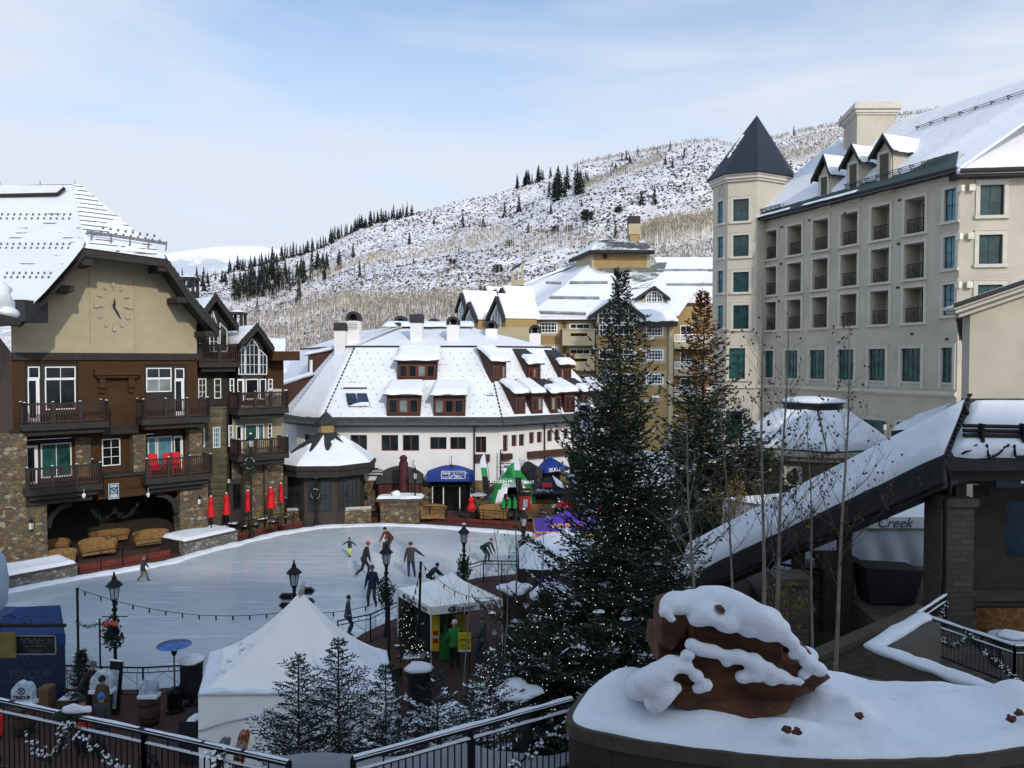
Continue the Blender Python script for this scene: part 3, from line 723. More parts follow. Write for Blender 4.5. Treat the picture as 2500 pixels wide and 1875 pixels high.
def door(x0,y0,x1,y1,d=-.03,par=None,fr=None,mat=None,gm=None):
    fr=fr or FC; a,b,z0,z1=fr.rect(x0,y0,x1,y1,d); m=MB(); w_=(b-a); f=.3*w_
    m.ob(fr,a,a+f*.35,z0,z1,d-.05,d); m.ob(fr,b-f,b,z0,z1,d-.05,d); m.ob(fr,a,b,z0,z0+.3,d-.06,d-.002); m.ob(fr,a,b,z1-.12,z1,d-.06,d-.002)
    o=m.build('door',mat or CLR['whitef'],par or root); g=MB(); g.ob(fr,a+.02,b-f,z0+.2,z1-.1,d-.07,d-.04); g.build('pane',gm or GL,o)
    h=MB(); h.blob(fr.P(b-f*.6,(z0+z1)/2-.1,d+.05),(.04,.04,.04),6,4); h.build('handle',CLR['black'],o); return o
door(68,924,97,1034); door(427,926,450,1016)
a,b,z0,z1=FC.rect(228,900,336,922,0); m=MB(); m.ob(FC,a,b,z0+.15,z1,0,.45); m.ob(FC,a+.1,b-.1,z0,z0+.15,0,.35)
for q in (a+.25,b-.55): m.ob(FC,q,q+.3,z0-.55,z0,0,.28); m.ob(FC,q,q+.3,z0-.85,z0-.55,0,.14)
m.build('corbel_shelf',CLR['brown'],root)
aL0,aL1=H(60,1000,1.2)[0],H(260,1000,1.2)[0]; aR0,aR1=H(350,1000,1.2)[0],H(508,1000,1.2)[0]
balcony(root,FC,aL0,aL1,zf2,zr2,0,1.2,1.3); balcony(root,FC,aR0,aR1,zf2,zr2,0,1.2,1.3)
m=MB(); m.ob(FC,al-.2,ar+.1,zlow-.12,zlow,-.3,.25); m.ob(FC,aL1,aR0,zlow-.5,zlow-.12,-.3,.2); m.build('belt_trim',CLR['dark'],root)
zm0=zf1-.34
m=MB(); m.wall(FC,al,ar,zm0,zlow-.12,[(*FC.rect(65,1075,176,1200,-.5)[:2],zf1,zf1+2.4,.1),(*FC.rect(246,1068,296,1140,-.5)[:2],FC.rect(246,1068,296,1140,-.5)[2],FC.rect(246,1068,296,1140,-.5)[3],.1),(*FC.rect(358,1062,450,1190,-.5)[:2],zf1,zf1+2.35,.1)],-.5)
m.build('middle_wall',CLR['brown'],root)
def mwin(x0,y0,x1,y1,c,r,gm=GL,d=-.53): a,b,z0,z1=FC.rect(x0,y0,x1,y1,d); window(root,FC,a,b,z0,z1,c,r,d,gm=gm)
m=MB()
for q in (FC.rect(65,1072,178,1204,-.62),FC.rect(358,1058,452,1190,-.62),FC.rect(244,1066,298,1144,-.62)): m.ob(FC,q[0],q[1],q[2],q[3],-.7,-.6)
m.build('window_surround',CLR['dark'],root)
mwin(100,1082,175,1165,2,1,GLG); mwin(249,1071,294,1137,2,3,GLD); mwin(361,1067,382,1140,1,1,GLB); mwin(384,1065,421,1150,1,1,GLB)
door(65,1088,93,1190,-.53); door(425,1064,447,1152,-.53)
def stone(x0,x1,z0,z1,d0,d1,xm=None,nm='stone_pier'):
    a=H(x0,1100,d1)[0]; b=H(x1,1100,d1)[0]; m=MB(); m.ob(FC,a,b,z0,z1,d0,d1); return m.build(nm,STONE,root)
stone(-60,66,0,zlow-.15,-.6,.75); stone(66,112,0,zm0-.55,-.6,.75); stone(184,222,zm0,zlow-.6,-.7,-.35)
stone(326,357,zm0+.3,zlow-.6,-.6,.3); stone(463,494,zm0+.3,zlow-.45,-.6,.25)
stone(438,506,0,zm0-.4,-.6,.6)
bl0,bl1=H(66,1150,1.4)[0],H(245,1150,1.4)[0]; br0,br1=H(358,1120,1.4)[0],H(514,1120,1.4)[0]
balcony(root,FC,bl0,bl1,zf1,zr1,-.4,1.4,1.3,left=False); balcony(root,FC,br0,br1,zf1,zr1,-.4,1.4,1.3,left=False)
m=MB(); m.ob(FC,bl0,bl1-.3,zf1-.95,zf1-.6,-.3,.9); m.ob(FC,br0+.2,br1-.3,zf1-.9,zf1-.6,-.3,.9); m.build('balcony_bracket',CLR['dark'],root)
a0=H(238,1190,.55)[0]; a1=H(440,1180,.55)[0]; za=H(240,1165,.55)[1]-.0
m=MB(); m.ob(FC,a0,a1,zf1-1.05,zf1+.15,-.3,.55); m.build('sign_beam',CLR['brown'],root)
m=MB(); m.ob(FC,a0-.05,a1,zf1+.15,zf1+.3,-.5,.68); m.build('belt_trim',CLR['dark'],root)
sg=FC.rect(264,1180,290,1218,.6); m=MB(); m.ob(FC,sg[0],sg[1],sg[2],sg[3],.58,.64); sgo=m.build('sign_board',flat('sign_pale_blue',(.34,.42,.48),.6),root)
cxs,czs=(sg[0]+sg[1])/2,(sg[2]+sg[3])/2; ins=flat('sign_slate_letter',(.03,.06,.10),.6)
m=MB(); e=.05
for q in ((sg[0]+e,sg[1]-e,sg[3]-e-.03,sg[3]-e),(sg[0]+e,sg[1]-e,sg[2]+e,sg[2]+e+.03),(sg[0]+e,sg[0]+e+.03,sg[2]+e,sg[3]-e),(sg[1]-e-.03,sg[1]-e,sg[2]+e,sg[3]-e)): m.ob(FC,q[0],q[1],q[2],q[3],.641,.65)
m.build('border',ins,sgo)
text('M',.62,ins,sgo,frM(FC,cxs,czs,.65)); text('S',.55,ins,sgo,frM(FC,cxs+.0,czs+.02,.656))
scrib(root,flat('sign_faint_letter',(.015,.008,.004),.6),frM(FC,H(322,1193,.56)[0],H(322,1193,.56)[1],.56),1.35,.22,3,'script_lettering')
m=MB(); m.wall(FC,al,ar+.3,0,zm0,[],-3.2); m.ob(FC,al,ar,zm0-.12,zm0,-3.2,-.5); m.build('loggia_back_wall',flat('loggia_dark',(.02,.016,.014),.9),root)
m=MB()
for s_,x in ((1,112),(-1,438)):
    a=H(x,1280,.3)[0]
    for i in range(8):
        t0=i/8*math.pi/2; t1=(i+1)/8*math.pi/2; r1,r2=1.25,1.0; cxx=a+s_*1.25
        f=lambda t,r:(cxx-s_*r*math.cos(t),zf1-2.35+r*1.0*math.sin(t)*1.05)
        p=[f(t0,r1),f(t1,r1),f(t1,r2),f(t0,r2)]; m.hexa([FC.P(*q,-.1) for q in p]+[FC.P(*q,.3) for q in p])
m.build('arch_bracket',CLR['dark'],root)
def lantern(par,P,n,s=.3,name='wall_lantern',mt=None):
    m=MB(); c=Vector(P); m.lathe(c,[(s*.42,s*.55),(s*.5,s*.55),(.02,s*1.0)],4,R(45)); m.lathe(c,[(s*.3,-s*.62),(s*.36,-s*.55),(s*.36,-.5*s)],4,R(45))
    for i in range(4): g=R(45)+i*R(90); v=Vector((math.cos(g)*s*.36,math.sin(g)*s*.36,0)); m.tube(c+v-Vector((0,0,s*.55)),c+v+Vector((0,0,s*.55)),.012,n=4)
    m.tube(c+Vector((0,0,s*.9)),c+Vector((0,0,s*1.2))-Vector(n)*.1,.015,n=4); m.tube(c+Vector((0,0,s*1.2))-Vector(n)*.1,c+Vector((0,0,s*.9))-Vector(n)*.35,.015,n=4)
    o=m.build(name,CLR['black'],par); g=MB(); g.lathe(c,[(s*.33,-s*.5),(s*.33,s*.5)],4,R(45)); g.build('pane',flat('milky_glass',(.55,.56,.52),.3),o); return o
nC=(FC.n[0],FC.n[1],0)
for x,y,s in ((76,1284,.34),(487,1224,.3)):
    a,z=H(x,y,.9); lantern(root,FC.P(a,z,.9),nC,s)
FW=Fr(*at(483,880,48.3)[:2],U); Hw=FW.hit
root2=thing('lodge_wing','dark timber lodge wing with two peaked gables and tall gridded windows','building',tuple(FW.P(3,0,0)))
def gable_unit(par,fr,d,apex,lfoot,rfoot,back=6,wallb=None,th=.35,over=.9,wl=None,wr=None):
    A=fr.hit(*apex,d+over); L=fr.hit(*lfoot,d+over); Rr=fr.hit(*rfoot,d+over)
    m=MB()
    for (p,q) in ((L,A),(A,Rr)):
        m.hexa([fr.P(p[0],p[1]-th,d+over),fr.P(q[0],q[1]-th,d+over),fr.P(q[0],q[1]-th,d+over-.15),fr.P(p[0],p[1]-th,d+over-.15),fr.P(p[0],p[1],d+over),fr.P(q[0],q[1],d+over),fr.P(q[0],q[1],d+over-.15),fr.P(p[0],p[1],d+over-.15)])
        m.hexa([fr.P(p[0],p[1]-.25,d+over-.15),fr.P(q[0],q[1]-.25,d+over-.15),fr.P(q[0],q[1]-.25,d-back),fr.P(p[0],p[1]-.25,d-back),fr.P(p[0],p[1]-.05,d+over-.15),fr.P(q[0],q[1]-.05,d+over-.15),fr.P(q[0],q[1]-.05,d-back),fr.P(p[0],p[1]-.05,d-back)])
        Ld=math.hypot(q[0]-p[0],q[1]-p[1]); k=int(Ld/.26)
        for i in range(k):
            f0,f1=i/k,(i+1.1)/k; up0,up1=(.03,.11) if q[1]>p[1] else (.11,.03)
            pp=(p[0]+(q[0]-p[0])*f0,p[1]+(q[1]-p[1])*f0); qq=(p[0]+(q[0]-p[0])*f1,p[1]+(q[1]-p[1])*f1)
            m.hexa([fr.P(pp[0],pp[1]-.03,d+over+.05),fr.P(qq[0],qq[1]-.03,d+over+.05),fr.P(qq[0],qq[1]-.03,d+over-.3),fr.P(pp[0],pp[1]-.03,d+over-.3),fr.P(pp[0],pp[1]+up0,d+over+.05),fr.P(qq[0],qq[1]+up1,d+over+.05),fr.P(qq[0],qq[1]+up1,d+over-.3),fr.P(pp[0],pp[1]+up0,d+over-.3)])
    rf=m.build('gable_roof',CLR['dark'],par)
    s=MB(); sheet(s,fr.P(L[0],L[1],d+over-.35),fr.P(L[0],L[1],d-back),fr.P(A[0],A[1],d-back),fr.P(A[0],A[1],d+over-.35),.16,10,14,.1,3); sheet(s,fr.P(Rr[0],Rr[1],d-back),fr.P(Rr[0],Rr[1],d+over-.35),fr.P(A[0],A[1],d+over-.35),fr.P(A[0],A[1],d-back),.16,10,14,.1,4); s.build('snow',SNOW,rf,True)
    w=MB(); wb=wallb; wl=L[0]+.35 if wl is None else wl; wr=Rr[0]-.35 if wr is None else wr
    zl=L[1]+(A[1]-L[1])*(wl-L[0])/(A[0]-L[0])-.2; zr_=Rr[1]+(A[1]-Rr[1])*(Rr[0]-wr)/(Rr[0]-A[0])-.2
    w.face(fr.P(wl,wb,d),fr.P(wr,wb,d),fr.P(wr,zr_,d),fr.P(A[0],A[1]-.2,d),fr.P(wl,zl,d)); w.build('gable_wall',CLR['dark'],par)
    w=MB(); w.face(fr.P(wl,0,d),fr.P(wl,0,d-6),fr.P(wl,zl,d-6),fr.P(wl,zl,d)); w.face(fr.P(wr,0,d-9),fr.P(wr,0,d),fr.P(wr,zr_,d),fr.P(wr,zr_,d-9)); w.build('side_wall',CLR['brown'],par)
    return A,L,Rr
zW1=Hw(600,985,.9)[1]
gable_unit(root2,FW,0.,(528,720),(470,800),(583,797),6,zW1-8,wl=-.5)
gable_unit(root2,FW,.9,(630,793),(588,838),(670,850),6,zW1)
def lodge_wall(z0,z1,mat,a0,a1,d,name='wall',holes=()):
    m=MB(); m.wall(FW,a0,a1,z0,z1,holes,d); return m.build(name,mat,root2)
aW2=Hw(566,900,.9)[0]; aW3=Hw(692,900,.9)[0]; olive=flat('olive_stucco',(.26,.235,.15),.9,.06,1.)
lodge_wall(zW1-8,zW1,olive,-.5,aW2,.0,'stucco_wall'); lodge_wall(zW1-3.4,zW1,olive,aW2,aW3,.9,'stucco_wall')
lodge_wall(zW1+.3,Hw(500,815,0)[1],CLR['dark'],-.6,aW2,.03)
lodge_wall(0,zW1-3.4,STONE,aW2,aW3,.7,'stone_wall'); 
m=MB(); m.ob(FW,-.5,aW2,zW1-.1,zW1+.2,0,.12); m.ob(FW,aW2,aW3,zW1-.1,zW1+.2,.8,1.0); m.ob(FW,aW2,aW3,zW1-3.5,zW1-3.35,.7,.98); m.build('belt_trim',CLR['dark'],root2)
def lwin(x0,y0,x1,y1,c,r,d=.05,gm=GL,**k): a,b,z0,z1=FW.rect(x0,y0,x1,y1,d); return window(root2,FW,a,b,z0,z1,c,r,d,gm=gm,**k)
def pent(x0,x1,yb,yt0,yt1,xa,ya,d,cols,rows,x2=None,y2=None):
    pts=[(x0,yb),(x1,yb),(x1,yt1)]+([(xa,ya)] if xa else [])+[(x0,yt0)]
    P=[FW.hit(x,y,d) for x,y in pts]; m=MB(); g=MB()
    for (p,q) in zip(P,P[1:]+P[:1]):
        a_=FW.P(*p,d);b_=FW.P(*q,d); m.tube(a_,b_,.035,n=4)
    def top(a):
        best=-1e9
        for (p,q) in zip(P,P[1:]+P[:1]):
            if min(p[0],q[0])-1e-6<=a<=max(p[0],q[0])+1e-6 and abs(p[0]-q[0])>1e-6: best=max(best,p[1]+(q[1]-p[1])*(a-p[0])/(q[0]-p[0]))
        return best
    a0,a1=P[0][0],P[1][0]; zb_=P[0][1]
    for i in range(1,cols): a=a0+(a1-a0)*i/cols; m.tube(FW.P(a,zb_,d),FW.P(a,top(a),d),.02,n=4)
    for j in range(1,rows):
        z=zb_+j*.62; aa=[a0+(a1-a0)*k/20 for k in range(21)]; ok=[a for a in aa if top(a)>z]
        if len(ok)>1: m.tube(FW.P(ok[0],z,d),FW.P(ok[-1],z,d),.016,n=4)
    w=m.build('window',CLR['whitef'],root2); g.face(*[FW.P(*p,d-.02) for p in P]); g.build('pane',GL,w)
pent(600,631,914,848,848,617,826,.95,3,5); pent(634,651,914,853,870,None,0,.95,2,4); pent(583,597,914,858,846,None,0,.95,2,4)
pent(512,532,858,800,800,519,757,.05,2,5); pent(537,554,858,788,806,None,0,.05,1,1)
lwin(484,924,504,973,2,3); lwin(523,924,540,973,1,3); lwin(561,924,572,975,1,3,.95); lwin(600,925,631,975,1,1,.95,GLD); lwin(634,925,650,975,1,1,.95); lwin(655,925,666,950,1,2,.95)
door2=door(580,925,597,992,.94,root2,FW)
lwin(497,1045,500,1092,1,3); lwin(520,1043,538,1093,3,4,.05,GLB); lwin(558,1038,570,1090,1,3,.95,GLC); lwin(598,1036,628,1078,1,1,.95,GLG); lwin(630,1035,645,1076,1,1,.95,GLB); lwin(654,1034,664,1070,1,3,.95)
door(577,1038,593,1106,.94,root2,FW)
a0=Hw(488,870,1.)[0]; a1=Hw(581,870,1.)[0]; zz=Hw(530,883,1.)[1]; balcony(root2,FW,a0,a1,zz,zz+1.05,0,1.,1.5,left=False)
a0=Hw(583,990,2.2)[0]; a1=Hw(700,990,2.2)[0]; zz=Hw(640,998,2.2)[1]; balcony(root2,FW,a0,a1,zz,zz+1.05,.9,2.2,1.2)
zz=Hw(640,1110,2.2)[1]; balcony(root2,FW,a0,a1,zz,zz+1.0,.9,2.2,1.2)
m=MB(); q=FW.rect(557,1170,598,1256,.75); m.ob(FW,q[0],q[1],0.3,q[3],.7,.78); d_=m.build('door',CLR['dark'],root2); m=MB(); m.ob(FW,q[0]+.3,q[1]-.3,1.6,q[3]-.3,.78,.8); m.build('pane',GLD,d_)
a,z=Hw(559,1174,1.); lantern(root2,FW.P(a,z,1.),nC,.26)
for x0,x1,y0,y1 in ((438,482,672,712),(566,598,757,795)):
    p=at((x0+x1)/2,y1,54); w_=(x1-x0)/F*54/2; h_=(y1-y0)/F*54; m=MB(); m.box(p.x-w_*.9,p.x+w_*.9,p.y-.5,p.y+.5,p.z-2.2,p.z)
    for sx_ in (-1,1):
        for sy_ in (-1,1): m.box(p.x+sx_*w_*.75-.08,p.x+sx_*w_*.75+.08,p.y+sy_*.4-.08,p.y+sy_*.4+.08,p.z,p.z+h_*.75)
    m.box(p.x-w_,p.x+w_,p.y-.6,p.y+.6,p.z+h_*.7,p.z+h_*.85); c_=m.build('chimney',CLR['dark'],root2); s=MB(); s.blob((p.x,p.y,p.z+h_*.85),(w_*.98,.6,.16),10,6,.1,2,squash=.05); s.build('snow',SNOW,c_,True)
m=MB(); q=FW.rect(668,858,716,880,.2); m.ob(FW,q[0]-.5,q[1],q[2],q[3],-1.2,1.2); m.ob(FW,q[0]-.5,q[1]-.6,0,q[2],-5,.0); m.build('roof_beam',CLR['brown'],root2)
s=MB(); p=at(655,832,53.5); q2=at(699,866,53.5); sheet(s,Vector((p.x-.8,53,q2.z)),Vector((q2.x,53,q2.z)),Vector((q2.x-.5,55.2,p.z+.2)),Vector((p.x-.8,55.2,p.z+.3)),.14,8,8,.1,9); s.build('snow',SNOW,root2,True)
WB=thing('white_chalet','white plaster building with steep snowy hipped roof and red brown dormers','building',(-5,60,0))
def isect(p,d,q,e):
    den=d[0]*e[1]-d[1]*e[0]; t=((q[0]-p[0])*e[1]-(q[1]-p[1])*e[0])/den; return (p[0]+d[0]*t,p[1]+d[1]*t)
pw=[at(640,880,72)[:2],at(723,880,59.5)[:2],at(800,880,57)[:2],at(1219,880,57)[:2],(7.5,63.1),(1.5,78.)]
WF=[Fr(a[0],a[1],(b[0]-a[0],b[1]-a[1])) for a,b in zip(pw,pw[1:])]
def off(k):     # polyline offset by k outward (+) 
    L=[]
    for f in WF: L.append(((f.o[0]+f.n[0]*k,f.o[1]+f.n[1]*k),f.u))
    out=[L[0][0]]
    for (p,d),(q,e) in zip(L,L[1:]): out.append(isect(p,d,q,e))
    q=pw[-1]; f=WF[-1]; out.append((q[0]+f.n[0]*k,q[1]+f.n[1]*k)); return out
zE=6.45; eave=off(.95); brk=off(-3.5); top=off(-9.2); zB=12.0; zT=13.9
FRT=WF[2]; FL=WF[1]; FRR=WF[3]; FBK=WF[0]
segs=[]
for i,f in enumerate(WF):
    L=math.hypot(pw[i+1][0]-pw[i][0],pw[i+1][1]-pw[i][1]); m=MB(); holes=[]
    if i==2:
        for x0,y0,x1,y1 in ((855,1062,896,1101),(931,1062,972,1101),(983,1062,1023,1101),(1050,1067,1090,1097),(1099,1067,1137,1097),(1161,1066,1187,1105)):
            a,b,z0,z1=f.rect(x0,y0,x1,y1); holes.append((a,b,z0,z1))
    if i==3:
        for x0,x1,y0,y1 in ((1228,1240,1062,1102),(1249,1262,1062,1090),(1267,1280,1060,1089),(1292,1304,1055,1083),(1311,1323,1054,1081),(1336,1348,1050,1078),(1354,1366,1048,1076),(1376,1388,1046,1072),(1394,1406,1045,1070),(1428,1440,1042,1068),(1450,1462,1040,1066)):
            a,b,z0,z1=f.rect(x0,y0,x1,y1); holes.append((a,b,z0,z1))
    if i==1: holes.append(f.rect(742,1060,760,1092))
    m.wall(f,0,L,2.2,zE+.1,holes,0,.22); m.build('wall',CLR['white'],WB)
    for h in holes: window(WB,f,h[0],h[1],h[2],h[3],2,1,-.16,CLR['redwood'],GL,.05,.09)
    m=MB(); m.wall(f,0,L,-.1,2.2,[],.06); m.build('stone_base',STONE,WB)
    m=MB(); m.ob(f,0,L,zE-.25,zE-.05,-.3,.75); m.build('eave_soffit',CLR['dark'],WB)
def P2(p,z): return Vector((p[0],p[1],z))
RT=m_snowtile('chalet_roof_snow',(.055,.06,.07),.55,.34,.34,.735,.23); RT2=m_snowtile('chalet_upper_snow',(.05,.05,.055),.55,.34,.3,.73,.3)
T2=list(top); bk=list(brk)
for i,f in enumerate(WF):
    m=MB()
    a,b=eave[i],eave[i+1]; c,d=brk[i+1],brk[i]
    if i==1: # tapering corner face
        mid=((c[0]+d[0])/2,(c[1]+d[1])/2)
    m.slab([P2(a,zE),P2(b,zE),P2(c,zB),P2(d,zB)],(0,0,-.15)); m.build('roof_slope',RT,WB)
    m=MB(); c2,d2=top[i+1],top[i]
    m.slab([P2(d,zB+.06),P2(c,zB+.06),P2(c2,zT),P2(d2,zT)],(0,0,-.12)); m.build('upper_roof',RT2,WB)
    m=MB(); m.tube(P2(a,zE-.06),P2(b,zE-.06),.12,n=8); m.build('gutter',CLR['gutter'],WB)
    m=MB(); u=(Vector((d[0],d[1],zB))-P2(a,zE)); u2=(Vector((c[0],c[1],zB))-P2(b,zE)); m.slab([P2(a,zE+.02),P2(b,zE+.02),P2(b,zE)+u2*.07+Vector((0,0,.03)),P2(a,zE)+u*.07+Vector((0,0,.03))],(0,0,.04)); m.build('eave_tiles',TILE,WB)
    m=MB(); m.tube(P2(d,zB+.1),P2(c,zB+.1),.07,n=5); m.build('ridge_trim',CLR['slate'],WB)
    nr=MB()
    for (p,q) in ((P2(b,zE),P2(c,zB)),):
        k=22
        for j in range(k):
            x=p.lerp(q,(j+.2)/k); y=p.lerp(q,(j+1.0)/k); nr.tube(x+Vector((0,0,.05)),y+Vector((0,0,.0)),.075,.055,5)
    if i<3: nr.build('hip_tiles',CLR['slate'],WB)
m=MB(); m.face(*[P2(p,zT-.05) for p in top]); m.build('flat_roof',SNOW,WB)
for i,(u0,u1,v0,v1) in enumerate(((1,0,1,.93),)):
    pass
m=MB()
a,b=eave[1],eave[2]; c,d=brk[2],brk[1]
sheet(m,P2(a,zE+.1).lerp(P2(d,zB),.06),P2(b,zE+.1).lerp(P2(c,zB),.06),P2(c,zB).lerp(P2(b,zE),.05),P2(d,zB).lerp(P2(a,zE),.05),.14,14,24,.1,1)
m.build('snow',SNOW,WB,True)
m=MB()
def slope_pt(i,px,py,lift=0.):      # point on slope i seen at pixel
    f=WF[i]; dx=.95; run=4.45; k=(zB-zE)/run
    r=ray(px,py); ox,oy=f.o; nd=lambda t:(r[0]*t-ox)*f.n[0]+(r[1]*t-oy)*f.n[1]
    A=r[0]*f.n[0]+r[1]*f.n[1]; B=-(ox*f.n[0]+oy*f.n[1]); t=(zE+k*(.95-B)-CZ)/(r[2]+k*A)
    return Vector((r[0]*t,r[1]*t,CZ+r[2]*t+lift))
def dslope(i,z): k=(zB-zE)/4.45; return .95-(z-zE)/k
def dormer(i,x0,x1,yt,yb,nwin,zrise=.35,seed=0,bare=0,cx=None):
    f=WF[i]
    c=slope_pt(i,(x0+x1)/2,yb); d0=(c.x-f.o[0])*f.n[0]+(c.y-f.o[1])*f.n[1]
    a0=f.hit(x0,(yt+yb)/2,d0)[0]; a1=f.hit(x1,(yt+yb)/2,d0)[0]; z0=f.hit((x0+x1)/2,yb,d0)[1]; z1=f.hit((x0+x1)/2,yt,d0)[1]
    z2=z1+zrise*2.0; db=dslope(i,z2)   # where the shed roof meets the slope
    m=MB(); m.ob(f,a0,a1,z0-.25,z1,d0-.1,d0)
    for a,s in ((a0,0),(a1,1)):
        m.slab([f.P(a,z0-.3,d0-.01),f.P(a,z1,d0-.01),f.P(a,z2,db),f.P(a,z0,dslope(i,z0)-.3)],Vector((f.u[0]*.1,f.u[1]*.1,0))*(1 if s==0 else -1))
    dm=m.build('dormer',CLR['dkred'],WB)
    m=MB(); o=.18; m.slab([f.P(a0-o,z1-.02,d0+.3),f.P(a1+o,z1-.02,d0+.3),f.P(a1+o*.3,z2+.05,db-.1),f.P(a0-o*.3,z2+.05,db-.1)],(0,0,.12)); rf=m.build('roof',CLR['slate'],dm)
    if bare<1:
        m=MB(); t_=bare; p=lambda a,k:f.P(a,z1+.1+(z2-z1+.05)*k,d0+.32+(db-.1-d0-.32)*k)
        sheet(m,p(a0-o-.04,0),p(a1+o+.04,0),p(a1+.1,.95-t_),p(a0-.1,.95-t_),.26,16,12,.2,seed+i*3,.25); m.build('snow',SNOW,rf,True)
    w=(a1-a0)*.92/nwin
    for j in range(nwin):
        a=a0+(a1-a0)*.04+w*j; window(dm,f,a+.03,a+w-.03,z0+.22,z1-.28,1,1,d0+.06,CLR['redwood'],GL if (j+seed)%3 else GLC,.08,.03)
    return dm
dormer(2,970,1067,882,928,4,.55,1); dormer(2,944,1026,965,1016,3,.42,2); dormer(2,1058,1136,966,1016,3,.42,3)
dormer(3,1200,1236,884,931,3,.55,4); dormer(3,1289,1320,890,930,3,.55,5,.45); dormer(3,1367,1395,892,930,3,.55,6,.6)
for k,(x0,x1,y) in enumerate(((1256,1283,1011),(1297,1325,1010),(1343,1370,1009),(1378,1404,1007),(1420,1442,1006),(1462,1482,1005))): dormer(3,x0,x1,y-49,y,2,.45,10+k,.0 if k not in (2,4) else .5)
def side_box(pts,dep,mat,name,par): m=MB(); m.slab(pts,dep); return m.build(name,mat,par)
for (wx,wy0,wy1,ex,ey,Y,wy2) in ((752,868,918,855,846,62.5,872),(690,940,995,770,915,61.5,940)):
    a=at(wx,wy0,Y);b=at(wx,wy1,Y);c=at(ex,wy1-20,Y+.2);d=at(ex,ey,Y+.2)
    m=MB(); m.slab([b,c,d,a],(-.5,2.6,0)); dm=m.build('dormer',CLR['dkred'],WB)
    m=MB(); sheet(m,a+Vector((-.4,-.35,.02)),a+Vector((-.9,2.9,.02)),d+Vector((-.5,2.9,.1)),d+Vector((0,-.35,.1)),.22,10,10,.1,2); m.slab([a+Vector((-.35,-.3,-.02)),a+Vector((-.85,2.9,-.02)),d+Vector((-.5,2.9,0)),d+Vector((0,-.3,0))],(0,0,.05)); m.build('snow',SNOW,dm,True)
    m=MB(); m.tube(a+Vector((.25,-.04,-.35)),b+Vector((.25,-.04,.3)),.12,n=4); m.build('window_frame',CLR['whitef'],dm)
for x in (848,875):
    P=[slope_pt(2,px,py,.16) for px,py in ((x-2+4,995),(x+24+4,995),(x+20,967),(x-4,967))]; m=MB(); m.slab(P,(0,0,.06)); sk=m.build('skylight',CLR['slate'],WB)
    c=sum(P,Vector())/4; m=MB(); m.slab([c+(p-c)*.9+Vector((0,0,.065)) for p in P],(0,0,.02)); m.build('pane',m_glass('skylight_glass',(.02,.035,.07),.1,.6),sk)
m=MB(); sheet(m,slope_pt(2,850,999,.25),slope_pt(2,902,999,.25),slope_pt(2,900,990,.25),slope_pt(2,880,991,.25),.12,10,4,.2,5); m.build('snow',SNOW,WB,True)
m=MB(); a=slope_pt(2,838,952,.15); b=slope_pt(2,896,952,.15); m.tube(a,b,.05); m.build('snow_rail',CLR['dark'],WB)
m=MB()
for i,f in enumerate(WF[:4]):
    for r_ in range(11):
        for c_ in range(60):
            k=.12+r_*.08; a_=P2(eave[i],zE).lerp(P2(brk[i],zB),k); b_=P2(eave[i+1],zE).lerp(P2(brk[i+1],zB),k); L=(b_-a_).length; s=.4+c_*.8+(.4 if r_%2 else 0)
            if s<L-.3 and i in (2,3): m.blob(a_.lerp(b_,s/L)+Vector((0,0,.03)),(.035,.035,.05),4,3)
struct(m.build('snow_guard',CLR['slate'],WB),'stuff')
def chim(xc,yt,yb,w,Y,capH=26,vent=False,turn=0):
    p=at(xc,yb,Y); sc_=Y/F; h=(yb-yt)*sc_; cw=w*sc_/2; m=MB(); hc=capH*sc_
    m.box(p.x-cw,p.x+cw,Y-cw,Y+cw,p.z-1.8,p.z+h-hc); c=m.build('chimney',CLR['white'],WB)
    m=MB(); n=12; pts=[]
    for k in range(n+1): g=math.pi*k/n; pts.append((math.cos(g)*cw*1.08,(hc-cw)*1.0+math.sin(g)*cw))
    pts=[(cw*1.08,0)]+pts+[(-cw*1.08,0)]; zz=p.z+h-hc; th=.09
    for (a,b) in zip(pts,pts[1:]):
        ia=(a[0]*.62,a[1]*.72 if a[1]>0 else 0); ib=(b[0]*.62,b[1]*.72 if b[1]>0 else 0)
        if turn: q=lambda s,y:(p.x+y,Y+s[0],zz+s[1])
        else: q=lambda s,y:(p.x+s[0],Y+y,zz+s[1])
        m.hexa([q(a,-cw*1.1),q(b,-cw*1.1),q(ib,-cw*1.1),q(ia,-cw*1.1),q(a,cw*1.1),q(b,cw*1.1),q(ib,cw*1.1),q(ia,cw*1.1)])
    (m.box(p.x-cw*.5,p.x+cw*.5,Y+cw*.3,Y+cw*1.05,zz,zz+hc*.9) if not turn else m.box(p.x-cw*.3,p.x+cw*1.05,Y-cw*.5,Y+cw*.5,zz,zz+hc*.9)); m.build('chimney_hood',CLR['slate'],c)
    if vent:
        m=MB()
        for k in range(5): m.box(p.x-cw*.75,p.x+cw*.75,Y-cw-.02,Y-cw,p.z+h-hc-.2-k*.12,p.z+h-hc-.15-k*.12)
        m.build('vent_slats',flat('vent_grey',(.25,.25,.25),.7),c)
chim(832,788,843,26,61.5,20,False,1); chim(865,761,836,31,62.5,23,True); chim(980,772,812,32,70,22); chim(1018,767,838,29,62.5,22,False,1)
chim(1060,778,810,32,71,20,True); chim(1107,773,842,30,62.5,21); chim(1200,783,847,29,64.5,20); chim(1306,793,852,27,70,21)
m=MB()
for i in range(1,4):
    a,b=P2(off(-9.)[i],zT+.15),P2(off(-9.)[i+1],zT+.15); m.tube(a,b,.16,n=6)
m.build('ridge_cap',CLR['slate'],WB)
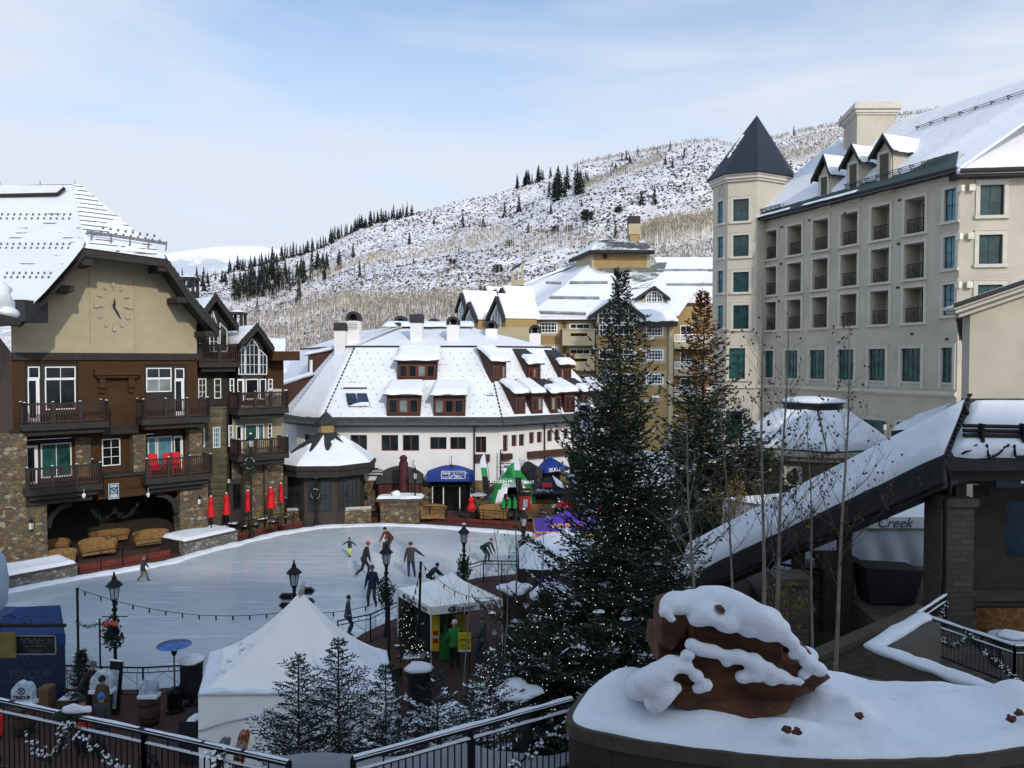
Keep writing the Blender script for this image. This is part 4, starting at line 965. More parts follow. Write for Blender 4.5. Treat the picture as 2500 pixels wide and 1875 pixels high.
m=MB(); a,b=P2(off(-8.7)[2],zT-.02),P2(off(-8.7)[3],zT-.02); sheet(m,a+Vector((-.5,-.4,0)),b+Vector((.5,-.4,0)),b+Vector((.5,1.4,.35)),a+Vector((-.5,1.4,.35)),.22,50,6,.3,8); m.build('snow',SNOW,WB,True)
m=MB()
for i,x in ((2,1158),(3,1330),(3,1400)):
    f=WF[i]; a=f.hit(x,1060,.12)[0]; m.tube(f.P(a,zE-.1,.12),f.P(a,.2,.12),.06)
m.build('downpipe',CLR['dark'],WB)
m=MB()
for i,x0,x1,y0,y1 in ((2,1160,1196,1110,1126),(3,1227,1250,1108,1122),(3,1292,1420,1098,1112),(2,880,902,1107,1117)):
    f=WF[i]; a,b,z0,z1=f.rect(x0,y0,x1,y1,.3); m.ob(f,a,b,z0,z1,0,.4)
m.build('ledge_beam',CLR['dkred'],WB)
def awn(par,f,a0,a1,z0,z1,zt,dp,mat,name='awning',arch=True,n=14):
    m=MB(); 
    for i in range(n):
        for (q) in (0,):
            u0,u1=i/n,(i+1)/n; h=lambda u:(z1+(zt-z1)*math.sin(math.pi*u) if arch else zt)
            A0=a0+(a1-a0)*u0; A1=a0+(a1-a0)*u1
            m.face(f.P(A0,z0,dp),f.P(A1,z0,dp),f.P(A1,h(u1)-.1,dp),f.P(A0,h(u0)-.1,dp)); m.face(f.P(A0,h(u0)-.1,dp),f.P(A1,h(u1)-.1,dp),f.P(A1,h(u1)+.12,.02),f.P(A0,h(u0)+.12,.02))
    m.face(f.P(a0,z0,.02),f.P(a0,z0,dp),f.P(a0,z1,dp),f.P(a0,z1+.1,.02)); m.face(f.P(a1,z0,dp),f.P(a1,z0,.02),f.P(a1,z1+.1,.02),f.P(a1,z1,dp))
    return m.build(name,mat,par)
BLU=flat('royal_blue_canvas',(.010,.035,.22),.75,.12,4.); DKC=flat('dark_grey_canvas',(.03,.03,.028),.85,.2); 
f=WF[2]; a,b,z0,z1=f.rect(1041,1143,1157,1176,1.0)
aw=awn(WB,f,a,b,z0,z1-.45,z1,1.0,BLU); 
WHT=flat('white_lettering',(.78,.78,.8),.6,.03)
text('base',.30,WHT,aw,frM(f,f.hit(1089,1156,1.02)[0],f.hit(1089,1155,1.02)[1],1.02),bold=.01); text('MOUNTAIN',.13,WHT,aw,frM(f,f.hit(1089,1165,1.02)[0],f.hit(1089,1165,1.02)[1],1.02)); text('SKI AND SNOWBOARD',.13,WHT,aw,frM(f,f.hit(1118,1154,1.02)[0],f.hit(1118,1155,1.02)[1],1.02))
scrib(aw,WHT,frM(f,f.hit(1118,1161,1.02)[0],f.hit(1118,1161,1.02)[1],1.02),1.1,.07,4)
m=MB(); q=f.rect(1077,1150,1136,1169,1.02)
for (x0,x1,y0,y1) in ((q[0],q[1],q[3]-.03,q[3]),(q[0],q[1],q[2],q[2]+.03),(q[0],q[0]+.03,q[2],q[3]),(q[1]-.03,q[1],q[2],q[3]),((q[0]+q[1])/2-.3,(q[0]+q[1])/2-.27,q[2],q[3])): m.ob(f,x0,x1,y0,y1,1.0,1.02)
cc=(q[0]+q[1])/2+.15
for k in (0,.25): m.tube(f.P(cc-.35+k,q[2]+.04,1.02),f.P(cc-.1+k,q[2]+.32-k*.3,1.02),.025,n=4); m.tube(f.P(cc-.1+k,q[2]+.32-k*.3,1.02),f.P(cc+.2+k,q[2]+.04,1.02),.025,n=4)
m.build('border',WHT,aw)
a,b,z0,z1=f.rect(1055,1178,1150,1245,.1); m=MB(); m.ob(f,a,b,0,z1,.0,.12); en=m.build('entrance',GLD,WB)
m=MB(); 
for x in (a,a+.28*(b-a),b-.3*(b-a),b-.05): m.ob(f,x,x+.07,0,z1,.12,.2)
m.build('door_frame',CLR['whitef'],en)
m=MB(); rr=random.Random(2)
for i in range(260): 
    u=rr.random(); x=a-.2+(b-a+.4)*u; tuft(m,f.P(x,z1-rr.uniform(0,.3)- (1.6*rr.random() if u<.06 or u>.94 else 0),.35),.16,rr,3)
m.build('garland',flat('garland_green',(.02,.05,.02),.9,.4),en)
a,b,z0,z1=f.rect(924,1178,1026,1250,.9); m=MB(); m.ob(f,a,b,0,z1,0,1.0); bay=m.build('entrance_bay',CLR['dkred'],WB)
m=MB(); zt=f.hit(970,1147,.9)[1]
n=12
for i in range(n):
    u0,u1=i/n,(i+1)/n; hh=lambda u:z1+(zt-z1)*math.sin(math.pi*(.06+.88*u))**.7
    A0=a-.15+(b-a+.3)*u0;A1=a-.15+(b-a+.3)*u1; m.hexa([f.P(A0,z1-.05,1.15),f.P(A1,z1-.05,1.15),f.P(A1,z1-.05,.02),f.P(A0,z1-.05,.02),f.P(A0,hh(u0),.9),f.P(A1,hh(u1),.9),f.P(A1,hh(u1)+.2,.02),f.P(A0,hh(u0)+.2,.02)])
m.build('curved_roof',DKC,bay)
for k in range(4): window(bay,f,a+.15+k*(b-a-.3)/4,a+.1+(k+1)*(b-a-.3)/4,.6,z1-.15,1,2,1.03,CLR['redwood'],GLD,.1,.05)
f=WF[3]
for (x0,x1,y0,y1,yt,mt,tx) in ((1288,1324,1148,1170,1131,DKC,None),(1330,1388,1146,1152,1122,BLU,'SKATE'),(1404,1450,1120,1126,1102,flat('green_canvas',(.01,.08,.03),.8),None)):
    a,b,z0,z1=f.rect(x0,y0,x1,y1,.9); zt=f.hit((x0+x1)/2,yt,.5)[1]; o=awn(WB,f,a,b,z0,z1,zt,.9,mt)
    if tx: text(tx,.42,WHT,o,frM(f,f.hit(1355,1146,.93)[0],f.hit(1355,1147,.93)[1],.93),bold=.01)
    m=MB(); m.ob(f,a+.2,b-.2,0,z0+.1,-.1,.1); m.build('doorway',GLD,WB)
root=thing('hanging_sign','small blue and white sign hanging from a scrolled iron bracket','sign',tuple(WF[3].P(.3,3,.1)))
f=WF[3]; c=at(1238,1150,56.3); SF=Fr(c.x,c.y,(1,-.1)); m=MB()
p0=at(1222,1098,56.4); p1=at(1222,1160,56.4); m.tube(p0,p1,.05,n=5); m.tube(at(1219,1130,56.4),at(1262,1133,56.4),.03,n=5)
for k in range(3):
    pts=[at(1226,1104+k*17,56.4)+Vector((math.cos(t)*.16*(1-t/9),0,math.sin(t)*.22*(1-t/9))) for t in [i*.6 for i in range(12)]]; m.path(pts,.02,4)
m.build('bracket',CLR['black'],root)
q=SF.rect(1230,1136,1252,1157,0); m=MB(); m.ob(SF,q[0],q[1],q[2],q[3],-.03,.03); sb=m.build('sign_board',WHT,root); m=MB(); m.ob(SF,q[0],q[1],q[3]-.2,q[3],.03,.036); m.build('blue_band',BLU,sb)
text('SKI & SNOWBOARD',.09,WHT,sb,frM(SF,(q[0]+q[1])/2,q[3]-.1,.038))
m=MB(); 
for pt in (((-.25,-.4),(-.05,-.1)),((-.05,-.1),(.2,-.4)),((0,-.2),(.12,-.12)),((.12,-.12),(.28,-.4))): m.tube(SF.P((q[0]+q[1])/2+pt[0][0],q[3]-.15+pt[0][1],.035),SF.P((q[0]+q[1])/2+pt[1][0],q[3]-.15+pt[1][1],.035),.022,n=4)
m.build('mountain_mark',CLR['black'],sb)
for x,y in ((1009,1146),(1102,1135)):
    f=WF[2]; a,z=f.hit(x,y,.4); r_=thing('barn_lamp','black gooseneck lamp on the white wall '+('left of' if x<1050 else 'above')+' the blue awning','lamp',tuple(f.P(a,z,.4)))
    m=MB(); c=f.P(a,z,.4); m.lathe(c,[(.16,-.12),(.05,.05),(.04,.1)],8); m.path([c+Vector((0,0,.1)),c+Vector((0,0,.55)),c+Vector((0,.2,.65)),c+Vector((0,.42,.6))],.02,5); m.build('shade',CLR['black'],r_)
TB=thing('tan_lodge','large tan stucco lodge with snowy roofs, balconies and a square cupola','building',(14,95,0))
YT=95.; FT=Fr(0,YT,(1,0)); T=FT.hit
TR=m_snowtile('tan_lodge_roof_snow',(.07,.085,.075),.7,.42,.30,.74,.12); TRB=m_snowtile('tan_lodge_bare_tiles',(.10,.115,.10),.7,.42,.62,.52,.2)
def W(px,py,d=0): return Vector(at(px,py,YT-d))
zEt=T(1350,775)[1]
m=MB(); e0=at(1250,775,97);e1=at(1660,775,YT-1); r0=at(1410,641,104); 
mainsl=[at(1285,774,94),at(1650,774,94),at(1744,640,104),at(1440,644,104)]
m.slab(mainsl,(0,0,-.3)); m.build('roof_slope',TR,TB)
m=MB(); m.slab([at(1247,776,100),at(1285,774,94),at(1440,644,104),at(1408,642,112)],(0,0,-.3)); m.build('roof_slope',SNOW,TB)
m=MB(); m.slab([at(1408,642,112),at(1440,644,104.1),at(1410,640,110),at(1272,694,112)],(0,0,-.3)); m.slab([at(1247,776,100.2),at(1408,642,112.2),at(1277,690,113),at(1215,735,106)],(0,0,-.2)); m.build('roof_slope',SNOW,TB)
def lerp4(P,u,v): return (P[0]*(1-u)+P[1]*u)*(1-v)+(P[3]*(1-u)+P[2]*u)*v
m=MB(); P=[Vector(p) for p in mainsl]; m.slab([lerp4(P,.12,.80),lerp4(P,.66,.80),lerp4(P,.62,1),lerp4(P,0.02,1)],(0,0,.06)); m.slab([lerp4(P,.40,.45),lerp4(P,.66,.5),lerp4(P,.64,.8),lerp4(P,.36,.8)],(0,0,.05)); m.build('bare_tile_patch',TRB,TB)
m=MB()
for (x0,y0,x1,y1) in ((1392,692,1483,692),(1342,728,1463,730),(1302,764,1430,768),(1602,662,1744,662),(1628,697,1744,697),(1332,692,1370,694)):
    a=at(x0,y0,99.5-(y0-690)*.05);b=at(x1,y1,99.5-(y0-690)*.05)
    def on(p,px,py):
        A=P[1]-P[0];B=P[3]-P[0];N=A.cross(B); r=Vector(ray(px,py)); t_=(P[0]-Vector((0,0,CZ))).dot(N)/r.dot(N); q=Vector((0,0,CZ))+r*t_; return q+Vector((0,-.15,.12))
    m.tube(on(a,x0,y0),on(b,x1,y1),.2,n=6)
m.build('snow_rail',flat('snow_rail_grey',(.22,.23,.25),.6,.4,1.),TB)
m=MB(); m.slab([at(1640,733,100),at(1760,735,100),at(1760,628,112),at(1597,628,112)],(0,0,-.3)); m.build('roof_slope',SNOW,TB)
m=MB(); m.box(at(1644,0,101)[0],at(1770,0,101)[0],101,110,0,T(1700,742)[1]+1.2); m.build('rear_wall',CLR['tan'],TB)
FCu=Fr(0,103,(1,0)); q=FCu.rect(1446,612,1587,645)
m=MB(); m.box(q[0],q[1],103,111,q[2]-2,q[3]); cu=m.build('cupola',CLR['tan'],TB); m=MB(); x0=at(1410,0,107)[0]; m.slab([Vector((q[0],103.02,q[2]-1.5)),Vector((q[0],103.02,q[3])),Vector((x0,108,q[3])),Vector((x0,108,q[2]-1.5))],(.05,.05,0)); m.ob(FCu,q[0]-.1,q[0]+.25,q[2]-1,q[3],0,.06); m.ob(FCu,q[1]-.5,q[1]+.02,q[2]-1,q[3],0,.06); m.build('corner_trim',CLR['cream'],cu)
zc0=at(1500,612,102)[2]; zc1=at(1500,583,106)[2]; L0,L1=at(1442,0,102)[0],at(1600,0,102)[0]; xl=at(1394,0,109)[0]
cr_=[Vector((L0,102,zc0)),Vector((L1,102,zc0)),Vector((L1-.8,106,zc1)),Vector((at(1462,0,106)[0],106,zc1))]
m=MB(); m.slab(cr_,(0,0,-.1)); m.build('cupola_roof',m_snowtile('cupola_snow',(.055,.06,.055),.6,.42,.7,.54,.25),cu)
m=MB(); m.slab([Vector((xl,110,zc0-.1)),Vector((L0,102,zc0-.02)),cr_[3],Vector((at(1450,0,110)[0],110,zc1))],(0,0,-.12)); m.build('cupola_roof',SNOW,cu)
m=MB(); m.tube((L0,101.9,zc0-.2),(L1,101.9,zc0-.2),.3,n=4); m.tube((L0,101.9,zc0-.2),(xl,110,zc0-.3),.3,n=4); m.build('gutter',CLR['dark'],cu)
m=MB(); v=FCu.rect(1472,620,1483,631,.1); m.ob(FCu,v[0],v[1],v[2],v[3],0,.05); m.build('vent',CLR['brown'],cu)
for k,(x0,x1,y0,y1,mt) in enumerate(((1538,1561,572,600,CLR['tan']),(1535,1564,546,573,CLR['cream']),(1535,1564,527,546,CLR['dark']))):
    f_=Fr(0,105,(1,0)); q=f_.rect(x0,y0,x1,y1); m=MB(); m.box(q[0],q[1],105,106.6,q[2]-(2 if k==0 else 0),q[3]); m.build('chimney',mt,TB)
f_=Fr(0,108,(1,0)); q=f_.rect(1248,667,1279,700); m=MB(); z0_=q[2]-2; zt_=at(1279,638,108)[2]
for s in (0,1.5): m.slab([Vector((q[0],108+s,z0_)),Vector((q[1],108+s,z0_)),Vector((q[1],108+s,zt_)),Vector((q[1]-.4,108+s,zt_-.3)),Vector((q[1]-.4,108+s,q[2]+.9)),Vector((q[0]+.4,108+s,q[2]+.9)),Vector((q[0]+.4,108+s,zt_-1.5)),Vector((q[0],108+s,zt_-1.2))],(0,.2,0))
m.box(q[0],q[1],108,109.7,z0_,q[2]+.2); c_=m.build('chimney',CLR['cream'],TB); m=MB(); m.slab([Vector((q[0]-.15,107.9,zt_-1.3)),Vector((q[1]+.1,107.9,zt_+.05)),Vector((q[1]+.1,109.9,zt_+.05)),Vector((q[0]-.15,109.9,zt_-1.3))],(0,0,.12)); m.build('cap',CLR['dark'],c_)
xs=[T(1290,850)[0],T(1452,850)[0],T(1580,850)[0],T(1640,850)[0]]
m=MB(); m.wall(FT,xs[0],xs[3],0,zEt,[],0); m.build('front_wall',CLR['tan'],TB)
m=MB(); m.ob(FT,xs[0]-.5,xs[3]+.6,zEt-.35,zEt+.1,-.2,.9); m.build('eave_trim',CLR['dark'],TB)
m=MB()
for x in (1290,1637): a=T(x,850)[0]; m.ob(FT,a-.25,a+.3,0,zEt-.3,0,.12)
for y in (1640,): pass
m.build('corner_trim',CLR['cream'],TB)
def tw(x0,y0,x1,y1,c,r,trim=True,d=.12,gm=GL,par=None):
    a,b,z0,z1=FT.rect(x0,y0,x1,y1,d); w=window(par or TB,FT,a,b,z0,z1,c,r,d,gm=gm,fw=.16,mw=.06)
    if trim: m=MB(); m.ob(FT,a-.35,b+.35,z0-.35,z1+.3,-.1,.06); m.build('window_surround',CLR['cream'],w)
for y in (786,846,906): tw(1315,y,1361,y+28,6,3)
for y in (794,853,912): tw(1577,y,1620,y+27,6,3)
for k,y in enumerate((805,867,930)):
    a,b,z0,z1=FT.rect(1373,y,1452,y+36,1.8); m=MB(); 
    m.wall(FT,a,b,z0,z1,[(a+1.0,b-.9,z0+1.0,z0+1.35)],1.8,.2); m.wall(FT,a,b,z0,z1,[(a+1.0,b-.9,z0+1.0,z0+1.35)],1.6,.01); m.ob(FT,a-.1,b+.1,z1,z1+.12,0,1.9); m.ob(FT,a,b,z0-.12,z0,0,1.8); m.ob(FT,a,a+.2,z0,z1,0,1.6); m.build('balcony',CLR['cream'],TB)
    tw(1390,y-16,1442,y-1,3,1,True,.1); m=MB(); q=FT.rect(1374,y-22,1450,y+2,.0); m.ob(FT,q[0],q[1],q[2],q[3]-.2,0,.04); m.build('shade_panel',flat('recess_shade',(.12,.09,.05),.9),TB)  # flat darker panel on the wall: balcony shade painted as colour
ap=T(1508,721,2.5);lf_=T(1437,771,2.5);rf_=T(1577,771,2.5)
m=MB(); m.face(FT.P(lf_[0]+1,0,1.3),FT.P(rf_[0]-1,0,1.3),FT.P(rf_[0]-1,rf_[1],1.3),FT.P(ap[0],ap[1]-.6,1.3),FT.P(lf_[0]+1,lf_[1],1.3)); m.ob(FT,lf_[0]+1,rf_[0]-1,0,lf_[1]-.5,0,1.28); m.build('gable_wall',CLR['tan'],TB)
m=MB()
for p,q in ((lf_,ap),(ap,rf_)): m.slab([FT.P(p[0],p[1]-.6,2.5),FT.P(q[0],q[1]-.6,2.5),FT.P(q[0],q[1],2.5),FT.P(p[0],p[1],2.5)],(0,.3,0)); m.slab([FT.P(p[0],p[1]-.3,2.4),FT.P(q[0],q[1]-.3,2.4),FT.P(q[0],q[1]-.3,-6),FT.P(p[0],p[1]-.3,-6)],(0,0,.2))
gr=m.build('gable_roof',CLR['dark'],TB)
m=MB()
for p,q in ((lf_,ap),(ap,rf_)): sheet(m,FT.P(p[0],p[1]-.05,2.2),FT.P(p[0],p[1]-.05,-6),FT.P(q[0],q[1]-.05,-6),FT.P(q[0],q[1]-.05,2.2),.25,8,8,.1,2)
m.build('snow',SNOW,gr,True)
def arched(x0,x1,yb,ys,yt,d,par,fr=FT,mt=None,c=6,r=5):
    a0,z0=fr.hit(x0,yb,d);a1=fr.hit(x1,yb,d)[0];zs=fr.hit(x0,ys,d)[1];zt=fr.hit(x0,yt,d)[1]; n=10; am=(a0+a1)/2
    arc=[(am+(a1-a0)/2*math.cos(math.pi*k/n),zs+(zt-zs)*math.sin(math.pi*k/n)) for k in range(n+1)]
    P_=[(a0,z0),(a1,z0)]+arc; g=MB(); g.face(*[fr.P(*p,d) for p in P_]); m=MB(); s=.07
    for p,q in zip(P_,P_[1:]+P_[:1]): m.tube(fr.P(*p,d+.03),fr.P(*q,d+.03),s*1.6,n=4)
    for i in range(1,c):
        a=a0+(a1-a0)*i/c; z=zs+(zt-zs)*math.sqrt(max(0,1-((a-am)/((a1-a0)/2))**2)); m.tube(fr.P(a,z0,d+.03),fr.P(a,z,d+.03),s*(.6 if i%(c//3 or 1) else 1.3),n=4)
    for j in range(1,r):
        z=z0+(zt-z0)*j/r
        k=1 if z<=zs else math.sqrt(max(0,1-((z-zs)/(zt-zs))**2)); h=(a1-a0)/2*k; m.tube(fr.P(am-h,z,d+.03),fr.P(am+h,z,d+.03),s*.6,n=4)
    w=m.build('window',CLR['whitef'],par); g.build('pane',GL,w)
arched(1460,1556,788,765,732,1.45,TB,c=9,r=5)
for y in (792,852,912): tw(1462,y,1490,y+26,3,2,False,1.45); tw(1495,y,1550,y+26,4,2,False,1.45)
FD=Fr(0,YT+1.5,(1,0)); ap=FD.hit(1598,697,.8);l_=FD.hit(1552,727,.8);r_=FD.hit(1637,727,.8); zb_=FD.hit(1598,760,0)[1]
m=MB(); m.face(FD.P(l_[0]+.9,zb_,0),FD.P(r_[0]-.9,zb_,0),FD.P(r_[0]-.9,r_[1]-.2,0),FD.P(ap[0],ap[1]-.4,0),FD.P(l_[0]+.9,l_[1]-.2,0)); m.ob(FD,l_[0]+.9,r_[0]-.9,zb_,l_[1]-.3,-4,-.02); dm=m.build('dormer',CLR['cream'],TB)
m=MB()
for p,q in ((l_,ap),(ap,r_)): m.slab([FD.P(p[0],p[1]-.4,.8),FD.P(q[0],q[1]-.4,.8),FD.P(q[0],q[1],.8),FD.P(p[0],p[1],.8)],(0,.25,0)); m.slab([FD.P(p[0],p[1]-.2,.7),FD.P(q[0],q[1]-.2,.7),FD.P(q[0],q[1]-.2,-5),FD.P(p[0],p[1]-.2,-5)],(0,0,.2))
m.build('roof',CLR['dark'],dm); arched(1577,1617,753,727,711,.05,dm,FD,c=6,r=5)
m=MB(); q=FT.rect(1560,770,1655,784,2); sheet(m,FT.P(q[0],q[2],2.2),FT.P(q[1],q[2],2.2),FT.P(q[1]-.4,q[3]+.8,.2),FT.P(q[0],q[3]+.8,.2),.3,20,6,.3,2); m.build('snow',SNOW,TB,True)
m=MB(); m.ob(FT,q[0],q[1],q[2]-.6,q[2]-.05,0,2.1); m.build('eave_trim',CLR['dark'],TB)
FT2=Fr(0,YT+2.5,(1,0))
m=MB(); a0=FT2.hit(1641,0)[0]; a1=FT2.hit(1745,0)[0]; m.wall(FT2,a0,a1,0,FT2.hit(1680,748)[1],[],0); m.build('front_wall',CLR['tan'],TB)
for k,y in enumerate((816,882,945)):
    q=FT2.rect(1646,y,1745,y+18,1.6); m=MB(); 
    m.ob(FT2,q[0],q[1],q[3]-.1,q[3],1.5,1.6); m.ob(FT2,q[0],q[1],q[2],q[2]+.1,1.5,1.6); n=30
    for i in range(n): a=q[0]+(q[1]-q[0])*i/n; m.ob(FT2,a,a+.07,q[2],q[3],1.52,1.58)
    b_=m.build('balcony_rail',CLR['whitef'],TB); m=MB(); m.ob(FT2,q[0],q[1],q[2]-.9,q[2],0,1.6); m.build('balcony',CLR['cream'],TB); a,b,z0,z1=FT2.rect(1660,y-22,1690,y,.1); window(TB,FT2,a,b,z0-.6,z1,2,2,.1,fw=.12)
    m=MB(); q2=FT2.rect(1648,y+24,1745,y+42,.02); m.ob(FT2,q2[0],q2[1],q2[2],q2[3],0,.03); m.build('shade_panel',flat('recess_shade2',(.05,.04,.03),.9),TB)  # flat dark sheet below the balcony, painted in place of shade
for k,(ax,ay,lx,ly,rx_,ry,Y,rl) in enumerate(((1130,715,1120,755,1172,752,100,80),(1149,737,1136,778,1200,768,96,70),(1216,723,1196,775,1250,765,92,85),(1187,705,1178,735,1200,735,106,60),(1211,707,1200,735,1225,735,105,50),(1228,703,1222,725,1240,725,104,70))):
    if k<3:
        A=at(ax,ay,Y);L=at(lx-3,ly,Y+1.8);Rr=at(ax+ (18 if k else 12),ly+2,Y-1.6)
    else: A=at(ax,ay,Y);L=at(ax-11,ly,Y+1.5);Rr=at(ax+10,ly,Y-1)
    ext=Vector((rl/F*Y,1.5,0)); N_=Vector((-.7,-.7,0))
    m=MB(); m.slab([L+Vector((0,0,-.3)),A,Rr+Vector((0,0,-.3)),Rr-Vector((0,0,9)),L-Vector((0,0,9))],ext*.9); g_=m.build('wing',CLR['tan'],TB)
    m=MB(); m.slab([L,A,A+ext,L+ext],(0,0,.3)); m.slab([A,Rr,Rr+ext,A+ext],(0,0,.35)); m.build('wing_roof',SNOW,g_)
    m=MB(); m.slab([L+N_*.5-Vector((0,0,.5)),A+N_*.5-Vector((0,0,.5)),A+N_*.5,L+N_*.5],-N_*.6); m.slab([A+N_*.5-Vector((0,0,.5)),Rr+N_*.5-Vector((0,0,.5)),Rr+N_*.5,A+N_*.5],-N_*.6); m.build('barge_board',CLR['dark'],g_)
    if k<3:
        c=(L+Rr)/2; m=MB(); q=[c+(L-c)*.55+N_*.1-Vector((0,0,4)),c+(Rr-c)*.55+N_*.1-Vector((0,0,4)),c+(Rr-c)*.55+N_*.1+Vector((0,0,.1)),A+N_*.1-Vector((0,0,.9)),c+(L-c)*.55+N_*.1+Vector((0,0,.1))]
        for p_,q_ in zip(q,q[1:]+q[:1]): m.tube(p_,q_,.1,n=4)
        for j in range(1,6): m.tube(q[0].lerp(q[4],j/6),q[1].lerp(q[2],j/6),.05,n=4)
        for j in range(1,3): m.tube(q[0].lerp(q[1],j/3),(q[4].lerp(q[2],j/3)+Vector((0,0,.6))),.05,n=4)
        w_=m.build('window',CLR['whitef'],g_); g2=MB(); g2.face(*q); g2.build('pane',GLC,w_)
m=MB(); p=at(1200,812,88); m.box(p.x,p.x+5.3,88,92,0,p.z+.6); m.build('parapet',CLR['cream'],TB)
m=MB(); p=at(1252,790,97); m.box(p.x-2.5,p.x+2.2,96.5,99,0,at(1252,778,97)[2]); m.build('side_wall',CLR['brown'],TB)
R3=thing('low_snowy_building','small brown building with a flat snowy roof between the lodge and the chalet','building',(-17,72,0))
m=MB(); a=at(676,912,72);b=at(722,940,72); m.box(a.x-3,b.x+1.,72,78,0,a.z); m.build('wall',CLR['brown'],R3); m=MB(); sheet(m,Vector((a.x-3.5,71.5,a.z)),Vector((b.x+1.6,71.5,a.z)),Vector((b.x+1,77,at(700,886,77)[2])),Vector((a.x-3,77,at(700,886,77)[2])),.3,12,10,.2,1); m.build('snow',SNOW,R3,True)
UH=(.37,-.93); FH=Fr(21.1-.04,70.1,UH); HH=FH.hit
HO=thing('grand_hotel','large beige stucco hotel with recessed balconies, octagonal tower and snowy roof','building',(27,60,0))
sC=HH(2340,700)[0]; zEv=(HH(2220,466)[1]+HH(1900,525)[1])/2; zEv=23.1
zSt=8.72
BEI=CLR['beige']; TRM=CLR['beige2']
cols=[(450,550),(610,718),(778,900),(965,1100),(1170,1315),(1390,1555)]
ht=lambda cx,cy:(1700+cx*.3617,220+cy*.3617)
rows=[]
for yt,yb in ((700,985),(1008,1290),(1320,1585)):
    rows.append((HH(*ht(1472,yb))[1]+.0,HH(*ht(1472,yt))[1]))
for yb,k in ((1155,0),(1397,1),(1637,2)):
    z=HH(*ht(500,yb))[1]; rows[k]=((rows[k][0]+z)/2,rows[k][1])
rows=[(a,a+2.72) for a,b in rows]
ca=[(HH(*ht(a,1100))[0],HH(*ht(b,1100))[0]) for a,b in cols]
wd=sum(b-a for a,b in ca)/6
ca=[((a+b)/2-wd/2,(a+b)/2+wd/2) for a,b in ca]
holes=[]; bal=[]
for (z0,z1) in rows:
    for a,b in ca: holes.append((a+.14,b-.14,z0+.18,z1-.12,1.5)); bal.append((a,b,z0,z1))
nar=[]
for (y0,y1) in ((670,885),(990,1205),(1312,1520)):
    z0=HH(*ht(1705,y1))[1]; z1=HH(*ht(1705,y0))[1]; a=HH(*ht(1675,800))[0]; b=HH(*ht(1755,800))[0]; holes.append((a,b,z0,z1,.2)); nar.append((a,b,z0,z1))
low=[]
for a,b in ((425,530),(590,695),(755,880),(945,1075),(1150,1290),(1370,1530),(1640,1745)):
    a_=HH(1700+a*.3617,890)[0]; b_=HH(1700+b*.3617,890)[0]; z1=11.85; z0=9.55; holes.append((a_+.16,b_-.16,z0,z1,.22)); low.append((a_+.16,b_-.16,z0,z1))
m=MB(); m.wall(FH,-.3,sC,zSt,zEv+.1,holes,0); m.wall(FH,-.3,sC,0,zSt,[],.0); m.build('long_wall',BEI,HO)
m=MB()
prof=[(0,.0),(.10,.05),(.16,.15),(.16,.28),(.08,.34),(0,.36)]
m.ob(FH,-.3,sC,zSt-.12,zSt+.0,0,.10); m.ob(FH,-.3,sC,zSt,zSt+.16,0,.2); m.ob(FH,-.3,sC,zSt+.16,zSt+.24,0,.13); m.build('string_course',TRM,HO)
def surround(par,fr,a,b,z0,z1,w=.22,d=.07,sill=True,mat=TRM):
    m=MB(); m.ob(fr,a-w,b+w,z1,z1+w,0,d); m.ob(fr,a-w,a,z0,z1,0,d-.004); m.ob(fr,b,b+w,z0,z1,0,d-.004); 
    if sill: m.ob(fr,a-w*1.25,b+w*1.25,z0-w*.8,z0,0,d+.10)
    m.ob(fr,a-w-.04,b+w+.04,z1+w,z1+w+.05,0,d+.04)
    return m.build('window_surround',mat,par)
for k,(a,b,z0,z1) in enumerate(bal):
    s_=surround(HO,FH,a+.14,b-.14,z0+.18,z1-.12,.2)
    m=MB(); m.ob(FH,a+.22,b-.22,z0+.1,z0+.22,-1.5,.0); m.build('balcony_floor',TRM,HO) if False else None
    m=MB(); m.face(FH.P(a+.14,z0+.18,-1.5),FH.P(b-.14,z0+.18,-1.5),FH.P(b-.14,z1-.12,-1.5),FH.P(a+.14,z1-.12,-1.5)); rc=m.build('recess_wall',BEI,HO)
    m=MB(); m.ob(FH,a+.4,b-.14,z0+.2,z1-.3,-1.5,-1.44); m.build('balcony_door',GLD,rc)
    m=MB(); zt=z0+.22+1.0
    m.ob(FH,a+.22,b-.22,zt-.05,zt,-.22,-.16); m.ob(FH,a+.22,b-.22,z0+.3,z0+.34,-.21,-.17)
    n=int((b-a-.44)/.11)
    for i in range(n+1): x=a+.22+(b-a-.44)*i/n; m.ob(FH,x-.012,x+.012,z0+.3,zt,-.2,-.18)
    c=(a+b)/2
    for r_ in (.12,.22): 
        pts=[FH.P(c+r_*math.cos(t_*math.pi/6),z0+.78+r_*1.3*math.sin(t_*math.pi/6),-.15) for t_ in range(13)]; m.path(pts,.014,4)
    m.build('balcony_railing',CLR['black'],HO)
for a,b,z0,z1 in nar: surround(HO,FH,a,b,z0,z1); window(HO,FH,a,b,z0,z1,2,2,-.12,CLR['dkframe'],GLB,.05,.04)
for k,(a,b,z0,z1) in enumerate(low):
    m=MB(); w=.2; m.ob(FH,a-w,b+w,z1,z1+w,0,.08); m.ob(FH,a-w,a,zSt+.36,z1,0,.08); m.ob(FH,b,b+w,zSt+.36,z1,0,.08); m.ob(FH,a,b,z0-.12,z0,0,.06); m.ob(FH,a-w-.05,b+w+.05,z1+w,z1+w+.06,0,.12); m.build('window_surround',TRM,HO)
    window(HO,FH,a,b,z0,z1,4 if k<6 else 2,4,-.14,CLR['dkframe'],GLG,.06,.035)
m=MB()
for x,y in ((1846,572),(1844,660),(1842,748)): a,z=HH(x,y); m.ob(FH,a-.1,a+.1,z-.15,z+.15,0,.25)
